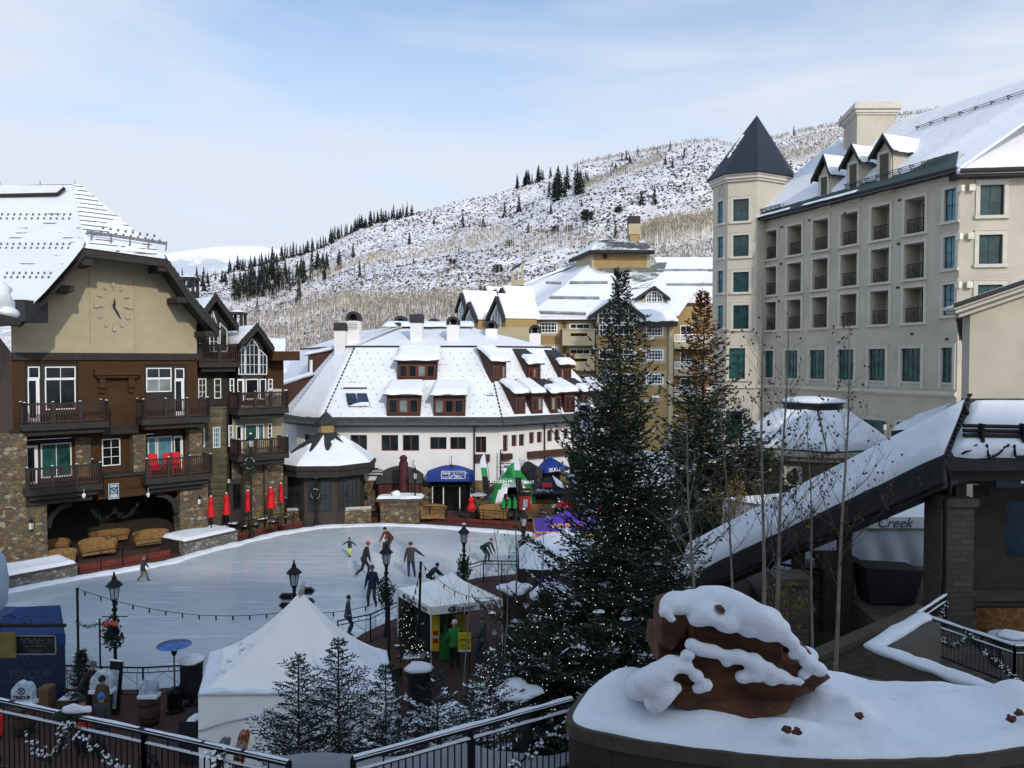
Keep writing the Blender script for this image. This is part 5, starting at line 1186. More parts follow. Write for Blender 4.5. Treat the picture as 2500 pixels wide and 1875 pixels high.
for x,y in ((2345,460),(2341,577),(2338,695)): a,z=HH(x,y,.2); m.ob(FH,a-.16,a+.16,z-.2,z+.2,0,.3)
m.build('wall_light',flat('light_box',(.6,.56,.45),.5),HO)
m=MB()
for x,y in ((1907,554),(1975,538),(2062,520),(2195,488),(1905,644),(2192,595),(1900,735),(2190,702),(2310,1048-220),(2225,815)): a,z=HH(x,y,.1); m.ob(FH,a-.09,a+.09,z-.07,z+.07,0,.1)
m.build('vent',CLR['dark'],HO)
m=MB(); a=HH(1838,700,.15)[0]; m.tube(FH.P(a,0,.15),FH.P(a,zEv,.15),.08); a=HH(1841,960,.2)[0]; m.build('downpipe',CLR['dark'],HO)
for x0,x1,y0,y1 in ((2108,2160,1025,1080),(2190,2240,1032,1090),(1852,1880,1005,1085)):
    a,b,z0,z1=FH.rect(x0,y0,x1,y1,.0); surround(HO,FH,a,b,z0,z1,.18,.06); window(HO,FH,a,b,z0,z1,2,2,.05,CLR['dkframe'],GLG)
a,z=HH(2160,1043,.7); lantern(HO,FH.P(a,z,.7),(FH.n[0],FH.n[1],0),.4)
m=MB(); m.ob(FH,-.5,sC+.3,zEv-.05,zEv+.12,-.3,.75); m.tube(FH.P(-.5,zEv+.1,.85),FH.P(sC+.4,zEv+.1,.85),.14,n=8); m.build('gutter',CLR['slate'],HO)
zR=zEv+.15; bR=6.1; 
a_l=-.6
m=MB()
P0=FH.P(a_l,zR,.8); P1=FH.P(sC+.6,zR,.8); P2_=FH.P(sC+7,zR+6.7,-6.0); P3=FH.P(a_l+4.2,zR+6.7,-6.)
m.slab([P0,P1,P2_,P3],(0,0,-.2)); m.slab([P3,P2_,FH.P(sC+12,zR-.2,-13),FH.P(a_l+0,zR,-13)],(0,0,-.2)); m.slab([FH.P(a_l,zR,-13),P0,P3],(0,0,-.2)); m.build('main_roof',m_snow('main_roof_snow',(.84,.86,.9),.5),HO)  # a little paler than the shared snow material
def rp_(a,k,l=0.): 
    s0=a; return Vector(P0)*0+FH.P(s0,zR+6.7*k+l,.8-6.8*k)
m=MB(); sheet(m,rp_(0,.06,.0),rp_(sC-3.8,.10,.0),rp_(sC+6.,.985,0.),rp_(3.4,.985,0.),.2,60,16,.25,5,.4); m.build('snow',SNOW,HO,True)
m=MB(); m.slab([rp_(-.2,.0,.03),rp_(5.2,.0,.03),rp_(5.2,.16,.06),rp_(.6,.16,.06)],(0,0,.04)); m.slab([rp_(5.2,.0,.03),rp_(sC+.3,.0,.03),rp_(sC-.6,.2,.06),rp_(5.2,.10,.06)],(0,0,.04)); m.build('patina_tiles',m_brick('patina_tiles',(.05,.11,.11),(.06,.08,.085),(.015,.02,.02),.35,.3,.02,.5,.03),HO)
def guard(par,pA,pB,up,nn,n):
    m=MB(); 
    for o in (.16,.3,.44): m.tube(pA+nn*o,pB+nn*o,.025,n=5)
    for i in range(n+1): p=pA.lerp(pB,i/n); m.tube(p-up*.1,p+nn*.5,.04,n=4); m.tube(p+nn*.45,p+up*.5,.03,n=4)
    m.build('snow_fence',CLR['gutter'],par)
nR=Vector((FH.n[0],FH.n[1],1)).normalized(); uR=Vector((-FH.n[0],-FH.n[1],1)).normalized()
guard(HO,rp_(.9,.07),rp_(4.9,.07),uR,nR,7); guard(HO,rp_(11.8,.10),rp_(sC-.8,.13),uR,nR,9); 
guard(HO,rp_(14.5,.70),rp_(sC+5.,.72),uR,nR,10)
m=MB(); 
for a0_,a1_ in ((1.2,6.5),(8.0,13.5)):
    sheet(m,FH.P(a0_,zR+.05,1.1),FH.P(a1_,zR+.05,1.1),FH.P(a1_,zR+.25,.75),FH.P(a0_,zR+.2,.75),.1,30,3,.15,a0_); 
m.build('snow',SNOW,HO,True)
FRw=Fr(*FH.P(sC,0,0)[:2],(1,-.13)); HR=FRw.hit
wh=[]; 
for x0,x1,y0,y1 in ((2392,2451,451,526),(2389,2447,573,645),(2386,2447,695,760)):
    a,b,z0,z1=FRw.rect(x0,y0,x1,y1,0); wh.append((a,b,z0,z1))
m=MB(); m.wall(FRw,0,12,0,zEv+1.2,wh,0,.2); m.build('wing_wall',BEI,HO)
for h in wh: surround(HO,FRw,*h,.26,.08); window(HO,FRw,*h,2,2,-.12,CLR['dkframe'],GLT,.07,.05)
m=MB()
for x,y in ((2373,458),(2370,576),(2367,695)): a,z=HR(x,y,.2); m.ob(FRw,a-.18,a+.18,z-.2,z+.2,0,.3)
m.build('wall_light',flat('light_box',(.6,.56,.45),.5),HO)
zE2=HR(2440,415,.8)[1]
m=MB(); m.ob(FRw,-.5,12,zE2-.35,zE2,-.5,.8); m.tube(FRw.P(-.4,zE2,.9),FRw.P(12,zE2+.0,.9),.16,n=8); m.build('gutter',CLR['dark'],HO)
m=MB(); sheet(m,FRw.P(-.6,zE2+.02,.95),FRw.P(13,zE2+.02,.95),FRw.P(15,zE2+7.2,-6.2),FRw.P(4.,zE2+7.2,-6.2),.25,40,20,.25,2,.4); m.slab([FRw.P(-.6,zE2-.02,.9),FRw.P(13,zE2-.02,.9),FRw.P(15,zE2+7.1,-6.2),FRw.P(4,zE2+7.1,-6.2)],(0,0,-.2)); m.build('wing_roof',SNOW,HO,True)
pA=at(2390,391,51.5); pB=at(2520,381,51.5); m=MB(); 
for o in (0,.18): m.tube(pA+Vector((0,0,o)),pB+Vector((0,0,o)),.05,n=5)
for i in range(3): p=pA.lerp(pB,.15+i*.4); m.tube(p+Vector((0,.3,-.3)),p+Vector((0,0,.3)),.06,n=5)
m.build('snow_fence',CLR['dark'],HO)
def hdormer(fx0,fx1,apx,apy,ybot,yeave,d,ret):
    a0,_=HH(fx0,ybot,d);a1,z0=HH(fx1,ybot,d); am,zt=HH(apx,apy,d+.5); ze=HH(fx1,yeave,d)[1]
    m=MB(); back=-(z0-zR+ (zt-z0))-.0; db=.8-(ze-zR)-0; 
    P=[FH.P(a0,z0-.6,d),FH.P(a1,z0-.6,d),FH.P(a1,ze,d),FH.P(am,zt-.2,d),FH.P(a0,ze,d)]; m.slab(P,Vector((-FH.n[0],-FH.n[1],0))*(d-db+.8)); dm=m.build('dormer',CLR['beige'],HO)
    m=MB(); ov=.35
    for s,ax in ((0,a0-ov),(1,a1+ov)):
        zz=ze-.25; m.slab([FH.P(ax,zz,d+.5),FH.P(am,zt,d+.5),FH.P(am,zt,.8-(zt-zR)-.4),FH.P(ax,zz,.8-(zz-zR)-.3)],(0,0,.12))
        m.slab([FH.P(ax,zz-.2,d+.5),FH.P(am,zt-.2,d+.5),FH.P(am,zt,d+.5),FH.P(ax,zz,d+.5)],Vector((FH.n[0],FH.n[1],0))*-.12)
    rf=m.build('roof',CLR['slate'],dm); m=MB()
    for s,ax in ((0,a0-ov),(1,a1+ov)):
        zz=ze-.25; q=[FH.P(ax,zz+.1,d+.45),FH.P(ax,zz+.1,.8-(zz-zR)-.3),FH.P(am,zt+.12,.8-(zt-zR)-.4),FH.P(am,zt+.12,d+.45)]
        if s: q=[q[1],q[0],q[3],q[2]]
        sheet(m,*q,.16,16,6,.08,s+fx0,.2)
    m.build('snow',SNOW,rf,True)
    m=MB(); w=.2; lz=z0+.25; lt=ze-.1; m.ob(FH,a0+.12,a0+.32,lz-.1,lt,0+d,d+.08); m.ob(FH,a1-.32,a1-.12,lz-.1,lt,d,d+.08); m.ob(FH,a0+.12,a1-.12,lt,lt+.2,d,d+.09); m.ob(FH,a0+.05,a1-.05,lz-.25,lz-.05,d,d+.15); m.build('window_surround',TRM,dm)
    m=MB(); n=12; m.ob(FH,a0+.32,a1-.32,lz-.05,lt,d,d+.01); 
    for i in range(n): z=lz+(lt-lz)*i/n; m.slab([FH.P(a0+.32,z,d+.07),FH.P(a1-.32,z,d+.07),FH.P(a1-.32,z+.1,d+.02),FH.P(a0+.32,z+.1,d+.02)],(0,0,.03))
    m.build('louvre',flat('louvre_brown',(.10,.085,.065),.7),dm)
hdormer(1998,2028,2009,379,487,425,.15,0); hdormer(2067,2101,2078,354,470,393,.15,0); hdormer(2140,2180,2154,329,449,366,.15,0)
c0=at(2092,405,62); cX0=at(2092,330,62)[0]; cX1=at(2185,330,62)[0]; zT_=at(2130,280,62)[2]; xl=at(2060,330,65.5)[0]
pl=[(cX0,62),(cX1,62),(cX1+.6,66),(xl,65.5)]
m=MB(); m.prism(pl,20,zT_); ch=m.build('chimney',BEI,HO)
m=MB(); cxm=sum(p[0] for p in pl)/4; cym=sum(p[1] for p in pl)/4
def sc_(k,e): return [((p[0]-cxm)*k+cxm+ (e if p[0]>cxm else -e),(p[1]-cym)*k+cym+(e if p[1]>cym else -e)) for p in pl]
for e,z0,z1 in ((.1,0,.15),(.2,.15,.4),(.36,.4,.62),(.3,.62,.8),(.12,.8,1.0)): m.prism(sc_(1,e),zT_+z0,zT_+z1)
m.build('cap',TRM,ch)
TW_=thing('octagonal_tower','cream octagonal tower with a dark slate cone roof on the hotel corner','tower',(at(1843,880,70.5)[0],70.5,0))
tx=at(1842,880,70.8)[0]; ty=70.8
cor=[at(1738,880,70.6)[:2],at(1774,880,68.2)[:2],at(1845,880,67.3)[:2],at(1918,880,69.0)[:2],at(1938,880,72.2)[:2]]
cc_=(tx,ty+.9); back=[(2*cc_[0]-p[0],2*cc_[1]-p[1]) for p in cor[1:4]]
octo=[(p[0],p[1]) for p in cor]+back
zTt=27.0
def rot_(k,e=0): return [((p[0]-cc_[0])*k+cc_[0],(p[1]-cc_[1])*k+cc_[1]) for p in octo]
TF=[Fr(a[0],a[1],(b[0]-a[0],b[1]-a[1])) for a,b in zip(octo,octo[1:]+octo[:1])]
TH_={0:[],1:[],2:[]}
for y0,y1 in ((486,540),(574,626),(664,713),(745,803)): TH_[1].append(TF[1].rect(1790,y0,1828,y1))
for y0,y1 in ((492,546),(578,630),(661,715),(746,800)): TH_[0].append(TF[0].rect(1752,y0,1766,y1))
TH_[1].append(TF[1].rect(1780,850,1819,925)); TH_[1].append(TF[1].rect(1772,1005,1812,1085)); 
CREAMT=flat('tower_cream_stucco',(.46,.42,.345),.9,.06,.8,bump=.15)
for i,f in enumerate(TF):
    L=math.hypot(octo[(i+1)%8][0]-octo[i][0],octo[(i+1)%8][1]-octo[i][1]); m=MB(); m.wall(f,0,L,0,zTt,TH_.get(i,[]),0,.2); m.build('wall',CREAMT,TW_)
    for j,h in enumerate(TH_.get(i,[])): surround(TW_,f,*h,.24,.06); window(TW_,f,*h,2,2,-.12,CLR['dkframe'],(GLB if i==0 else GLT) if j<4 else GLG,.07,.05)
    m=MB(); m.ob(f,0,L,zSt-.1,zSt+.2,0,.18); m.build('string_course',TRM,TW_)
m=MB(); m.prism(rot_(1.05),zTt-.5,zTt-.3); m.prism(rot_(1.09),zTt-.3,zTt-.05); m.prism(rot_(1.12),zTt-.05,zTt+.1); m.build('cornice',TRM,TW_)
m=MB(); base=rot_(1.17); ap=at(1848,281,cc_[1]); ap=Vector((ap.x,cc_[1],ap.z))
for a,b in zip(base,base[1:]+base[:1]): m.face((a[0],a[1],zTt+.1),(b[0],b[1],zTt+.1),ap)
m.build('cone_roof',m_brick('navy_slate',(.012,.016,.028),(.008,.010,.018),(.004,.005,.008),.4,.28,.02,.5,.02,.2,.55),TW_)
m=MB(); f=TF[0]; a_,z_=f.hit(1759,470,.05); 
for r_ in (.28,.42): m.path([f.P(a_+r_*math.cos(t*math.pi/8),z_+r_*math.sin(t*math.pi/8)*1.25,.05) for t in range(17)],.05,5)
m.build('round_medallion',TRM,TW_)
m=MB(); v0=Vector((*base[0],zTt+.1)); v1=Vector((*base[1],zTt+.1)); 
for k in range(26): p=v0.lerp(v1,.55+.1*rnd.random()).lerp(ap,.30+.014*k+.02*rnd.random())+Vector((-.08,-.1,.02)); m.blob(p,(.12,.1,.09),5,3,.3,k)
m.build('snow',SNOW,TW_,True)
GW=thing('gabled_wing','beige stucco wing with a raked moulded cornice at the right edge','building',(20,30,0))
FG=Fr(0,30,(1,0)); aL=FG.hit(2367,850)[0]; zk=FG.hit(2367,735)[1]; a2=aL+9; sl=(FG.hit(2500,690)[1]-FG.hit(2335,746)[1])/(FG.hit(2500,690)[0]-FG.hit(2335,746)[0])
m=MB(); m.slab([FG.P(aL,0,0),FG.P(a2,0,0),FG.P(a2,zk+sl*9-.2,0),FG.P(aL,zk-.2,0)],(0,.5,0)); m.slab([FG.P(aL,0,-.5),FG.P(aL+6.6,0,-10),FG.P(aL+6.6,zk-.2,-10),FG.P(aL,zk-.2,-.5)],(.3,0,0)); m.build('wall',BEI,GW)
c0=FG.hit(2333,765,.9); 
m=MB()
for k,(dz0,dz1,dp) in enumerate(((-.55,-.38,.28),(-.38,-.30,.42),(-.30,-.12,.62),(-.12,-.02,.8))):
    a0_=c0[0]+.16*(3-k); z0_=zk+sl*(a0_-aL)+.1
    m.hexa([FG.P(a0_,z0_+dz0,dp),FG.P(a2,z0_+dz0+sl*(a2-a0_),dp),FG.P(a2,z0_+dz0+sl*(a2-a0_),0),FG.P(a0_,z0_+dz0,0),FG.P(a0_,z0_+dz1,dp),FG.P(a2,z0_+dz1+sl*(a2-a0_),dp),FG.P(a2,z0_+dz1+sl*(a2-a0_),0),FG.P(a0_,z0_+dz1,0)])
m.build('cornice',TRM,GW)
m=MB(); z0_=zk+sl*(c0[0]-.1-aL)+.1; a0_=c0[0]-.1
m.slab([FG.P(a0_,z0_,.95),FG.P(a2,z0_+sl*(a2-a0_),.95),FG.P(a2+2,z0_+sl*(a2-a0_)-2.5,-8),FG.P(a0_+5.6,z0_-1.6,-8)],(0,0,.14)); rf=m.build('roof_edge',CLR['slate'],GW)
m=MB(); sheet(m,FG.P(a2,z0_+sl*(a2-a0_)+.14,.9),FG.P(a2+1.5,z0_+sl*(a2-a0_)+.14-1.9,-6),FG.P(a0_+4.2,z0_-1.06,-6),FG.P(a0_,z0_+.14,.9),.12,14,20,.06,4,.2); m.build('snow',SNOW,rf,True)
PV=thing('stone_pavilion','low octagonal stone pavilion with snow covered tent shaped roof','building',(at(1985,880,42)[0],42,0))
pc=(at(1985,880,42)[0],42.); 
def ngon(c,r,n,ph=0): return [(c[0]+r*math.cos(2*math.pi*i/n+ph),c[1]+r*math.sin(2*math.pi*i/n+ph)) for i in range(n)]
rE=(at(2160,1090,42)[0]-at(1812,1090,42)[0])/2; zP=at(1985,1104,42-rE)[2]; r8=ngon(pc,rE*1.03,8,R(22.5)+.2); t8=ngon(pc,1.45,8,R(22.5)+.2); zPt=at(1985,1000,42)[2]
m=MB(); m.prism(ngon(pc,rE*.9,16,.1),0,zP-.3); m.build('wall',m_brick('tan_ledge_stone',(.23,.165,.075),(.14,.10,.055),(.04,.03,.02),.46,.17,.010,.37,.03,.45,.9,1.7),PV)
m=MB(); m.prism(ngon(pc,rE*.95,16,.1),zP-.55,zP-.3); m.prism(ngon(pc,rE*1.0,16,.1),zP-.3,zP-.05); m.build('cornice',TRM,PV)
m=MB(); m.prism(r8,zP-.05,zP); 
for i in range(8): m.slab([(*r8[i],zP),(*r8[(i+1)%8],zP),(*t8[(i+1)%8],zPt),(*t8[i],zPt)],(0,0,.03))
rf=m.build('roof',CLR['slate'],PV)
m=MB()
for i in range(8):
    a=Vector((*r8[i],zP+.05));b=Vector((*r8[(i+1)%8],zP+.05));c=Vector((*t8[(i+1)%8],zPt+.05));d=Vector((*t8[i],zPt+.05)); ce=(a+b+c+d)/4
    e=.012; sheet(m,a.lerp(b,e),b.lerp(a,e),c.lerp(d,.05),d.lerp(c,.05),.22,14,12,.05,i,.3)
m.build('snow',SNOW,rf,True)
m=MB(); m.prism(ngon(pc,1.5,8,.59),zPt,zPt+.3); m.prism(ngon(pc,1.62,8,.59),zPt+.3,zPt+.4); cp=m.build('cupola_vent',CLR['slate'],PV)
m=MB(); m.blob((pc[0],pc[1],zPt+.42),(1.62,1.62,.3),18,8,.06,3,squash=.1); m.build('snow',SNOW,cp,True)
fp=Fr(pc[0]+.2,pc[1]-rE*.9-.12,(1,-.12)); q=fp.rect(1915,1141,1958,1186,0); m=MB(); m.ob(fp,q[0],q[1],q[2],q[3],-.6,.03); pl_=m.build('carved_panel',TRM,PV); m=MB(); m.blob(fp.P((q[0]+q[1])/2,(q[2]+q[3])/2,.03),(.3,.06,.42),10,6,.2,2); m.build('carved_head',CLR['dark'],pl_)
SR_=thing('porch_roof','small snow covered porch roof between the pavilion and the ramp roof','roof',tuple(at(2230,1060,36)))
m=MB(); a=at(2176,1052,35);b=at(2300,1040,33);c=at(2330,985,38);d=at(2240,1020,38); sheet(m,a,b,c,d,.2,20,10,.06,3); m.build('snow',SNOW,SR_,True); m=MB(); m.slab([a,b,c,d],(0,0,-.28)); m.prism([(a.x+.8,a.y+.5),(b.x,b.y+.5),(c.x,c.y),(d.x,d.y)],0,a.z-.25); m.build('roof_base',CLR['slate'],SR_)
SK=thing('skate_kiosk','low kiosk with a flat snowy roof half hidden behind the spruces','kiosk',tuple(at(1740,1200,40)))
m=MB(); a=at(1650,1140,38);b=at(1812,1160,38);c=at(1812,1115,43);d=at(1650,1100,43); sheet(m,a,b,c,d,.3,20,10,.06,3); m.build('snow',SNOW,SK,True); m=MB(); m.slab([a,b,c,d],(0,0,-.3)); m.prism([(a.x+.3,a.y+.4),(b.x-.2,b.y+.4),(c.x-.2,c.y),(d.x,d.y)],0,a.z-.7); m.build('wall',CLR['dark'],SK)
text('SKATE RENTALS',.45,CLR['black'],SK,planeM(at(1830,1190,36.2),(1,0,0),(0,0,1))) if False else None
RR=thing('ramp_roof','long snow covered sloping roof over the moving stairway','roof',(9,25,0))
E1=Vector((11.9,21.5,8.35)); E0=Vector((5.7,30.3,1.95)); 
run=(E1-E0); h_=Vector((run.x,run.y,0)).normalized(); perp=Vector((-h_.y,h_.x,0)); perp=perp if perp.x>0 else -perp
W_=perp*1.12+Vector((0,0,1.5))
def onl(px,py,P,d): # point on line P+d t nearest to px
    r=ray(px,py); a=r[0]; t=(a*P.y-P.x)/(d.x-a*d.y); return P+d*t
ev=[onl(x,0,E0,run) for x in (1640,2308)]
m=MB(); A,B=ev; C=B+W_*1.02; D=A+W_*1.02
sheet(m,A+Vector((0,0,.05)),B+Vector((0,0,.05)),C,D,.16,70,8,.05,2,.25,.15); sn=m.build('snow',SNOW,RR,True)
m=MB(); m.slab([A,B,C,D],(0,0,-.12)); m.slab([D,C,C+perp*1.1-Vector((0,0,1.5)),D+perp*1.1-Vector((0,0,1.5))],(0,0,-.12)); m.build('roof_deck',CLR['slate'],RR)
m=MB(); m.slab([A-Vector((0,0,.1)),B-Vector((0,0,.1)),B-Vector((0,0,.92)),A-Vector((0,0,.8))],perp*.22); m.slab([A-Vector((0,0,.75)),B-Vector((0,0,.87)),B-Vector((0,0,.87))+perp*2.,A-Vector((0,0,.75))+perp*2.],(0,0,.12)); m.build('fascia_beam',flat('near_black_timber',(.016,.014,.013),.7,.25,3.,bump=.15),RR)
m=MB()
for x in (1940,2053):
    p=onl(x,0,E0,run); q=p+perp*.3; m.box(q.x-.17,q.x+.17,q.y-.17,q.y+.17,0.5,q.z-.9)
m.build('post',CLR['dark'],RR)
m=MB()
for f_ in (.3,.55,.8): p=A.lerp(B,f_); m.tube(p+Vector((0,0,.16)),p+W_*1.02+Vector((0,0,.16)),.02,n=4)
PB=thing('stairway_portal','dark portal building with snowy roof, stone pier and blue sign','building',(15,22,3.4))
FP=Fr(0,21.4,(1,.02)); 
eL=FP.hit(2308,1112); eR=(eL[0]+8,eL[1]-.15)
rl=at(2366,976,22.6); rr_=Vector((rl.x+8,22.7,rl.z-.05))
A=FP.P(eL[0],eL[1],0.05);B=FP.P(eR[0],eR[1],.05); C=rr_;D=rl
m=MB(); m.slab([A,B,C,D],(0,0,-.15)); m.slab([D,C,C+Vector((0,3,-2)),D+Vector((0,3,-2))],(0,0,-.15)); m.build('roof_deck',CLR['slate'],PB)
m=MB(); sheet(m,A.lerp(B,.01),B,C,D.lerp(C,.01),.22,60,14,.10,6,.2,.25); m.build('snow',SNOW,PB,True)
m=MB(); 
for k in range(14): p=A.lerp(D,k/13)+Vector((0,0,.12)); q=A.lerp(D,(k+1.1)/13)+Vector((0,0,.02)); m.tube(p,q,.07,.05,5)
m.build('hip_tiles',CLR['slate'],PB)
a=at(2352,1062,21.65); b=Vector((a.x+6,a.y+.05,a.z-.12)); m=MB()
for o in (0,.13,.26): m.tube(a+Vector((0,.03*o,o)),b+Vector((0,.03*o,o)),.06,n=6)
for k in range(5): p=a+Vector((.5+k*1.15,0,0)); m.box(p.x-.04,p.x+.04,p.y-.1,p.y+.1,p.z-.2,p.z+.32)
m.build('snow_fence',CLR['black'],PB)
m=MB(); rr=random.Random(3)
for (x0,y0,x1,y1) in ((2348,1108,2385,1085),(2404,1084,2412,1118),(2412,1118,2440,1104),(2440,1104,2462,1082),(2472,1085,2478,1118),(2478,1118,2505,1112)):
    p=at(x0,y0,21.55);q=at(x1,y1,21.6); m.path([p.lerp(q,k/4)+Vector((rr.uniform(-.03,.03),-.05,rr.uniform(-.03,.03))) for k in range(5)],.035,4)
m.build('heat_cable',CLR['black'],PB)
NB=flat('near_black_timber',(.016,.014,.013),.7,.25,3.,bump=.15)
m=MB(); m.ob(FP,eL[0]+.05,eR[0],eL[1]-.42,eL[1]-.08,-.2,.06); m.ob(FP,eL[0]+.2,eR[0],eL[1]-.75,eL[1]-.42,-.6,-.25); m.build('fascia_beam',NB,PB)
q=FP.rect(2324,1150,2350,1218,-.9); m=MB(); m.ob(FP,q[0],q[1],6.9,eL[1]-.3,-1.2,-.7); 
q=FP.rect(2388,1140,2420,1190,-1.2); m.ob(FP,q[0]+.2,q[1]+.4,7.0,eL[1]-.3,-1.5,-1.0); m.build('timber_post',NB,PB)
FB=Fr(0,23.6,(1,0)); a0=FB.hit(2374,1250)[0]; dq=FB.rect(2454,1216,2500,1385,0); zt=FB.hit(2400,1183)[1]
m=MB(); m.wall(FB,a0,a0+8,3.4,zt,[(dq[0],dq[0]+2.4,5.0,dq[3])],0,.15); m.build('back_wall',flat('dark_brown_wall',(.05,.04,.033),.9,.2,1.5,bump=.2),PB)  # one even dark brown over the whole back wall
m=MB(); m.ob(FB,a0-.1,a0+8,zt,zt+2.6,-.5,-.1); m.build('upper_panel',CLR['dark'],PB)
window(PB,FB,dq[0],dq[0]+2.4,5.0,dq[3],3,1,-.08,NB,m_glass('blue_dusk_glass',(.006,.025,.05),.12,.5),.08,.06)
q=FP.rect(2432,1142,2560,1190,-.3); m=MB(); m.ob(FP,q[0],q[1],q[2],q[3]+.05,-.4,-.3); sb=m.build('sign_board',flat('navy_sign',(.008,.011,.03),.6,.1),PB)
a_,z_=FP.hit(2487,1164,-.29); text('Beaver Creek',.62,WHT,sb,frM(FP,a_,z_,-.28),shear=.3,align='LEFT')
def pier(par,px0,px1,ytop,Y,zb,capc=True,mat=LEDGE,name='stone_pier',dep=None):
    a=at(px0,1300,Y)[0]; b=at(px1,1300,Y)[0]; zt=at((px0+px1)/2,ytop,Y)[2]; w=b-a; dep=dep or w; m=MB(); m.box(a,b,Y,Y+dep,zb,zt-.22); p=m.build(name,mat,par)
    m=MB(); m.box(a-.09,b+.09,Y-.09,Y+dep+.09,zt-.22,zt); m.build('capstone',flat('capstone',(.072,.053,.037),.85,.25,3.,bump=.2),p); return p
pier(PB,2298,2378,1218,21.9,3.2)
m=MB(); p=at(2304,1215,21.75); m.path([at(2300,1120,21.5),at(2318,1165,21.6),at(2318,1205,21.7),at(2308,1218,21.75),at(2306,1400,21.75),at(2300,1505,21.75)],.06,6); m.build('downpipe',CLR['black'],PB)
TS=thing('stone_terrace','stone retaining terrace with ledge coping beside the stairway','terrace',(14,20,0))
cap=flat('capstone',(.072,.053,.037),.85,.25,3.,bump=.2)
a=at(2233,1594,20.4); b=at(2475,1690,17.6); zt_=3.30
m=MB(); m.prism([(a.x,a.y),(b.x,b.y),(22,16.5),(22,30),(11.4,30),(a.x,22)],0,zt_); m.build('terrace_block',LEDGE,TS)
m=MB(); FQ=Fr(0,22.9,(1,0)); q=FQ.hit(2378,1520)[0]; m.ob(FQ,q-.8,q+8,3.3,FQ.hit(2400,1465)[1],-.4,0); w_=m.build('low_wall',LEDGE,TS); m=MB(); m.ob(FQ,q-.8,q+8,FQ.hit(2400,1465)[1],FQ.hit(2400,1465)[1]+.14,-.5,.12); m.build('capstone',cap,w_)
c1=at(2240,1488,20.6); c0=at(2000,1596,19.9); c00=c0+(c0-c1)*.9
m=MB(); m.slab([Vector((c00.x,c00.y,-.5)),Vector((c1.x,c1.y,-.5)),c1-Vector((0,0,.16)),c00-Vector((0,0,.16))],(.06,.45,0)); w_=m.build('stair_wall',LEDGE,TS); m=MB(); m.slab([c00+Vector((-.02,-.08,-.16)),c1+Vector((.2,-.08,-.16)),c1+Vector((.28,.5,-.16)),c00+Vector((.06,.5,-.16))],(0,0,.16)); m.build('coping',cap,w_)
LW=thing('snow_capped_wall','low stone wall with a thick roll of snow in front of the terrace railing','wall',tuple(at(2300,1640,16.5)))
k0=at(2262,1512,18.4);k1=at(2136,1588,17.4);k2=at(2480,1712,14.4)
def vwall(mb,p,q,zb,t=.35): 
    d=(q-p); n_=Vector((-d.y,d.x,0)).normalized()*t; mb.slab([Vector((p.x,p.y,zb)),Vector((q.x,q.y,zb)),Vector((q.x,q.y,q.z)),Vector((p.x,p.y,p.z))],n_)
m=MB(); vwall(m,k1,k2,-.5); vwall(m,k0,k1,-.5); m.build('wall',flat('stucco_wall_brown',(.085,.072,.058),.9,.15,1.,bump=.3),LW)
m=MB(); m.path([k0+Vector((0,.1,.02)),k1+Vector((.1,.1,.02)),k2+Vector((0,.15,.02))],.14,8)
m2=MB()
pts=[k0.lerp(k1,i/8) for i in range(8)]+[k1.lerp(k2,i/20) for i in range(21)]
ring=[]
for i,p in enumerate(pts):
    a=pts[max(0,i-1)];b=pts[min(len(pts)-1,i+1)]; d=(b-a).normalized(); s=Vector((-d.y,d.x,0)).normalized(); 
    w=.19+.04*noise.noise(p*1.5); ring.append([p+Vector((0,.12,.04))+s*(w*1.1*math.cos(t))+Vector((0,0,w*.55*math.sin(t)+.05*noise.noise(p*3+Vector((t,0,0)))))for t in [math.pi*2*j/12 for j in range(12)]])
vs=[v for r_ in ring for v in r_]; n=12
m2.add(vs,[(i*n+j,i*n+(j+1)%n,(i+1)*n+(j+1)%n,(i+1)*n+j) for i in range(len(ring)-1) for j in range(n)]+[tuple(range(n-1,-1,-1)),tuple(range((len(ring)-1)*n,len(ring)*n))]); m2.build('snow',SNOW,LW,True)
m=MB(); m.prism([(k0.x-.2,k0.y+.3),(k1.x+.5,k1.y+.3),(a.x+4,15.5),(22,16.5),(11.5,20.6)],0,zt_-.75) if False else None
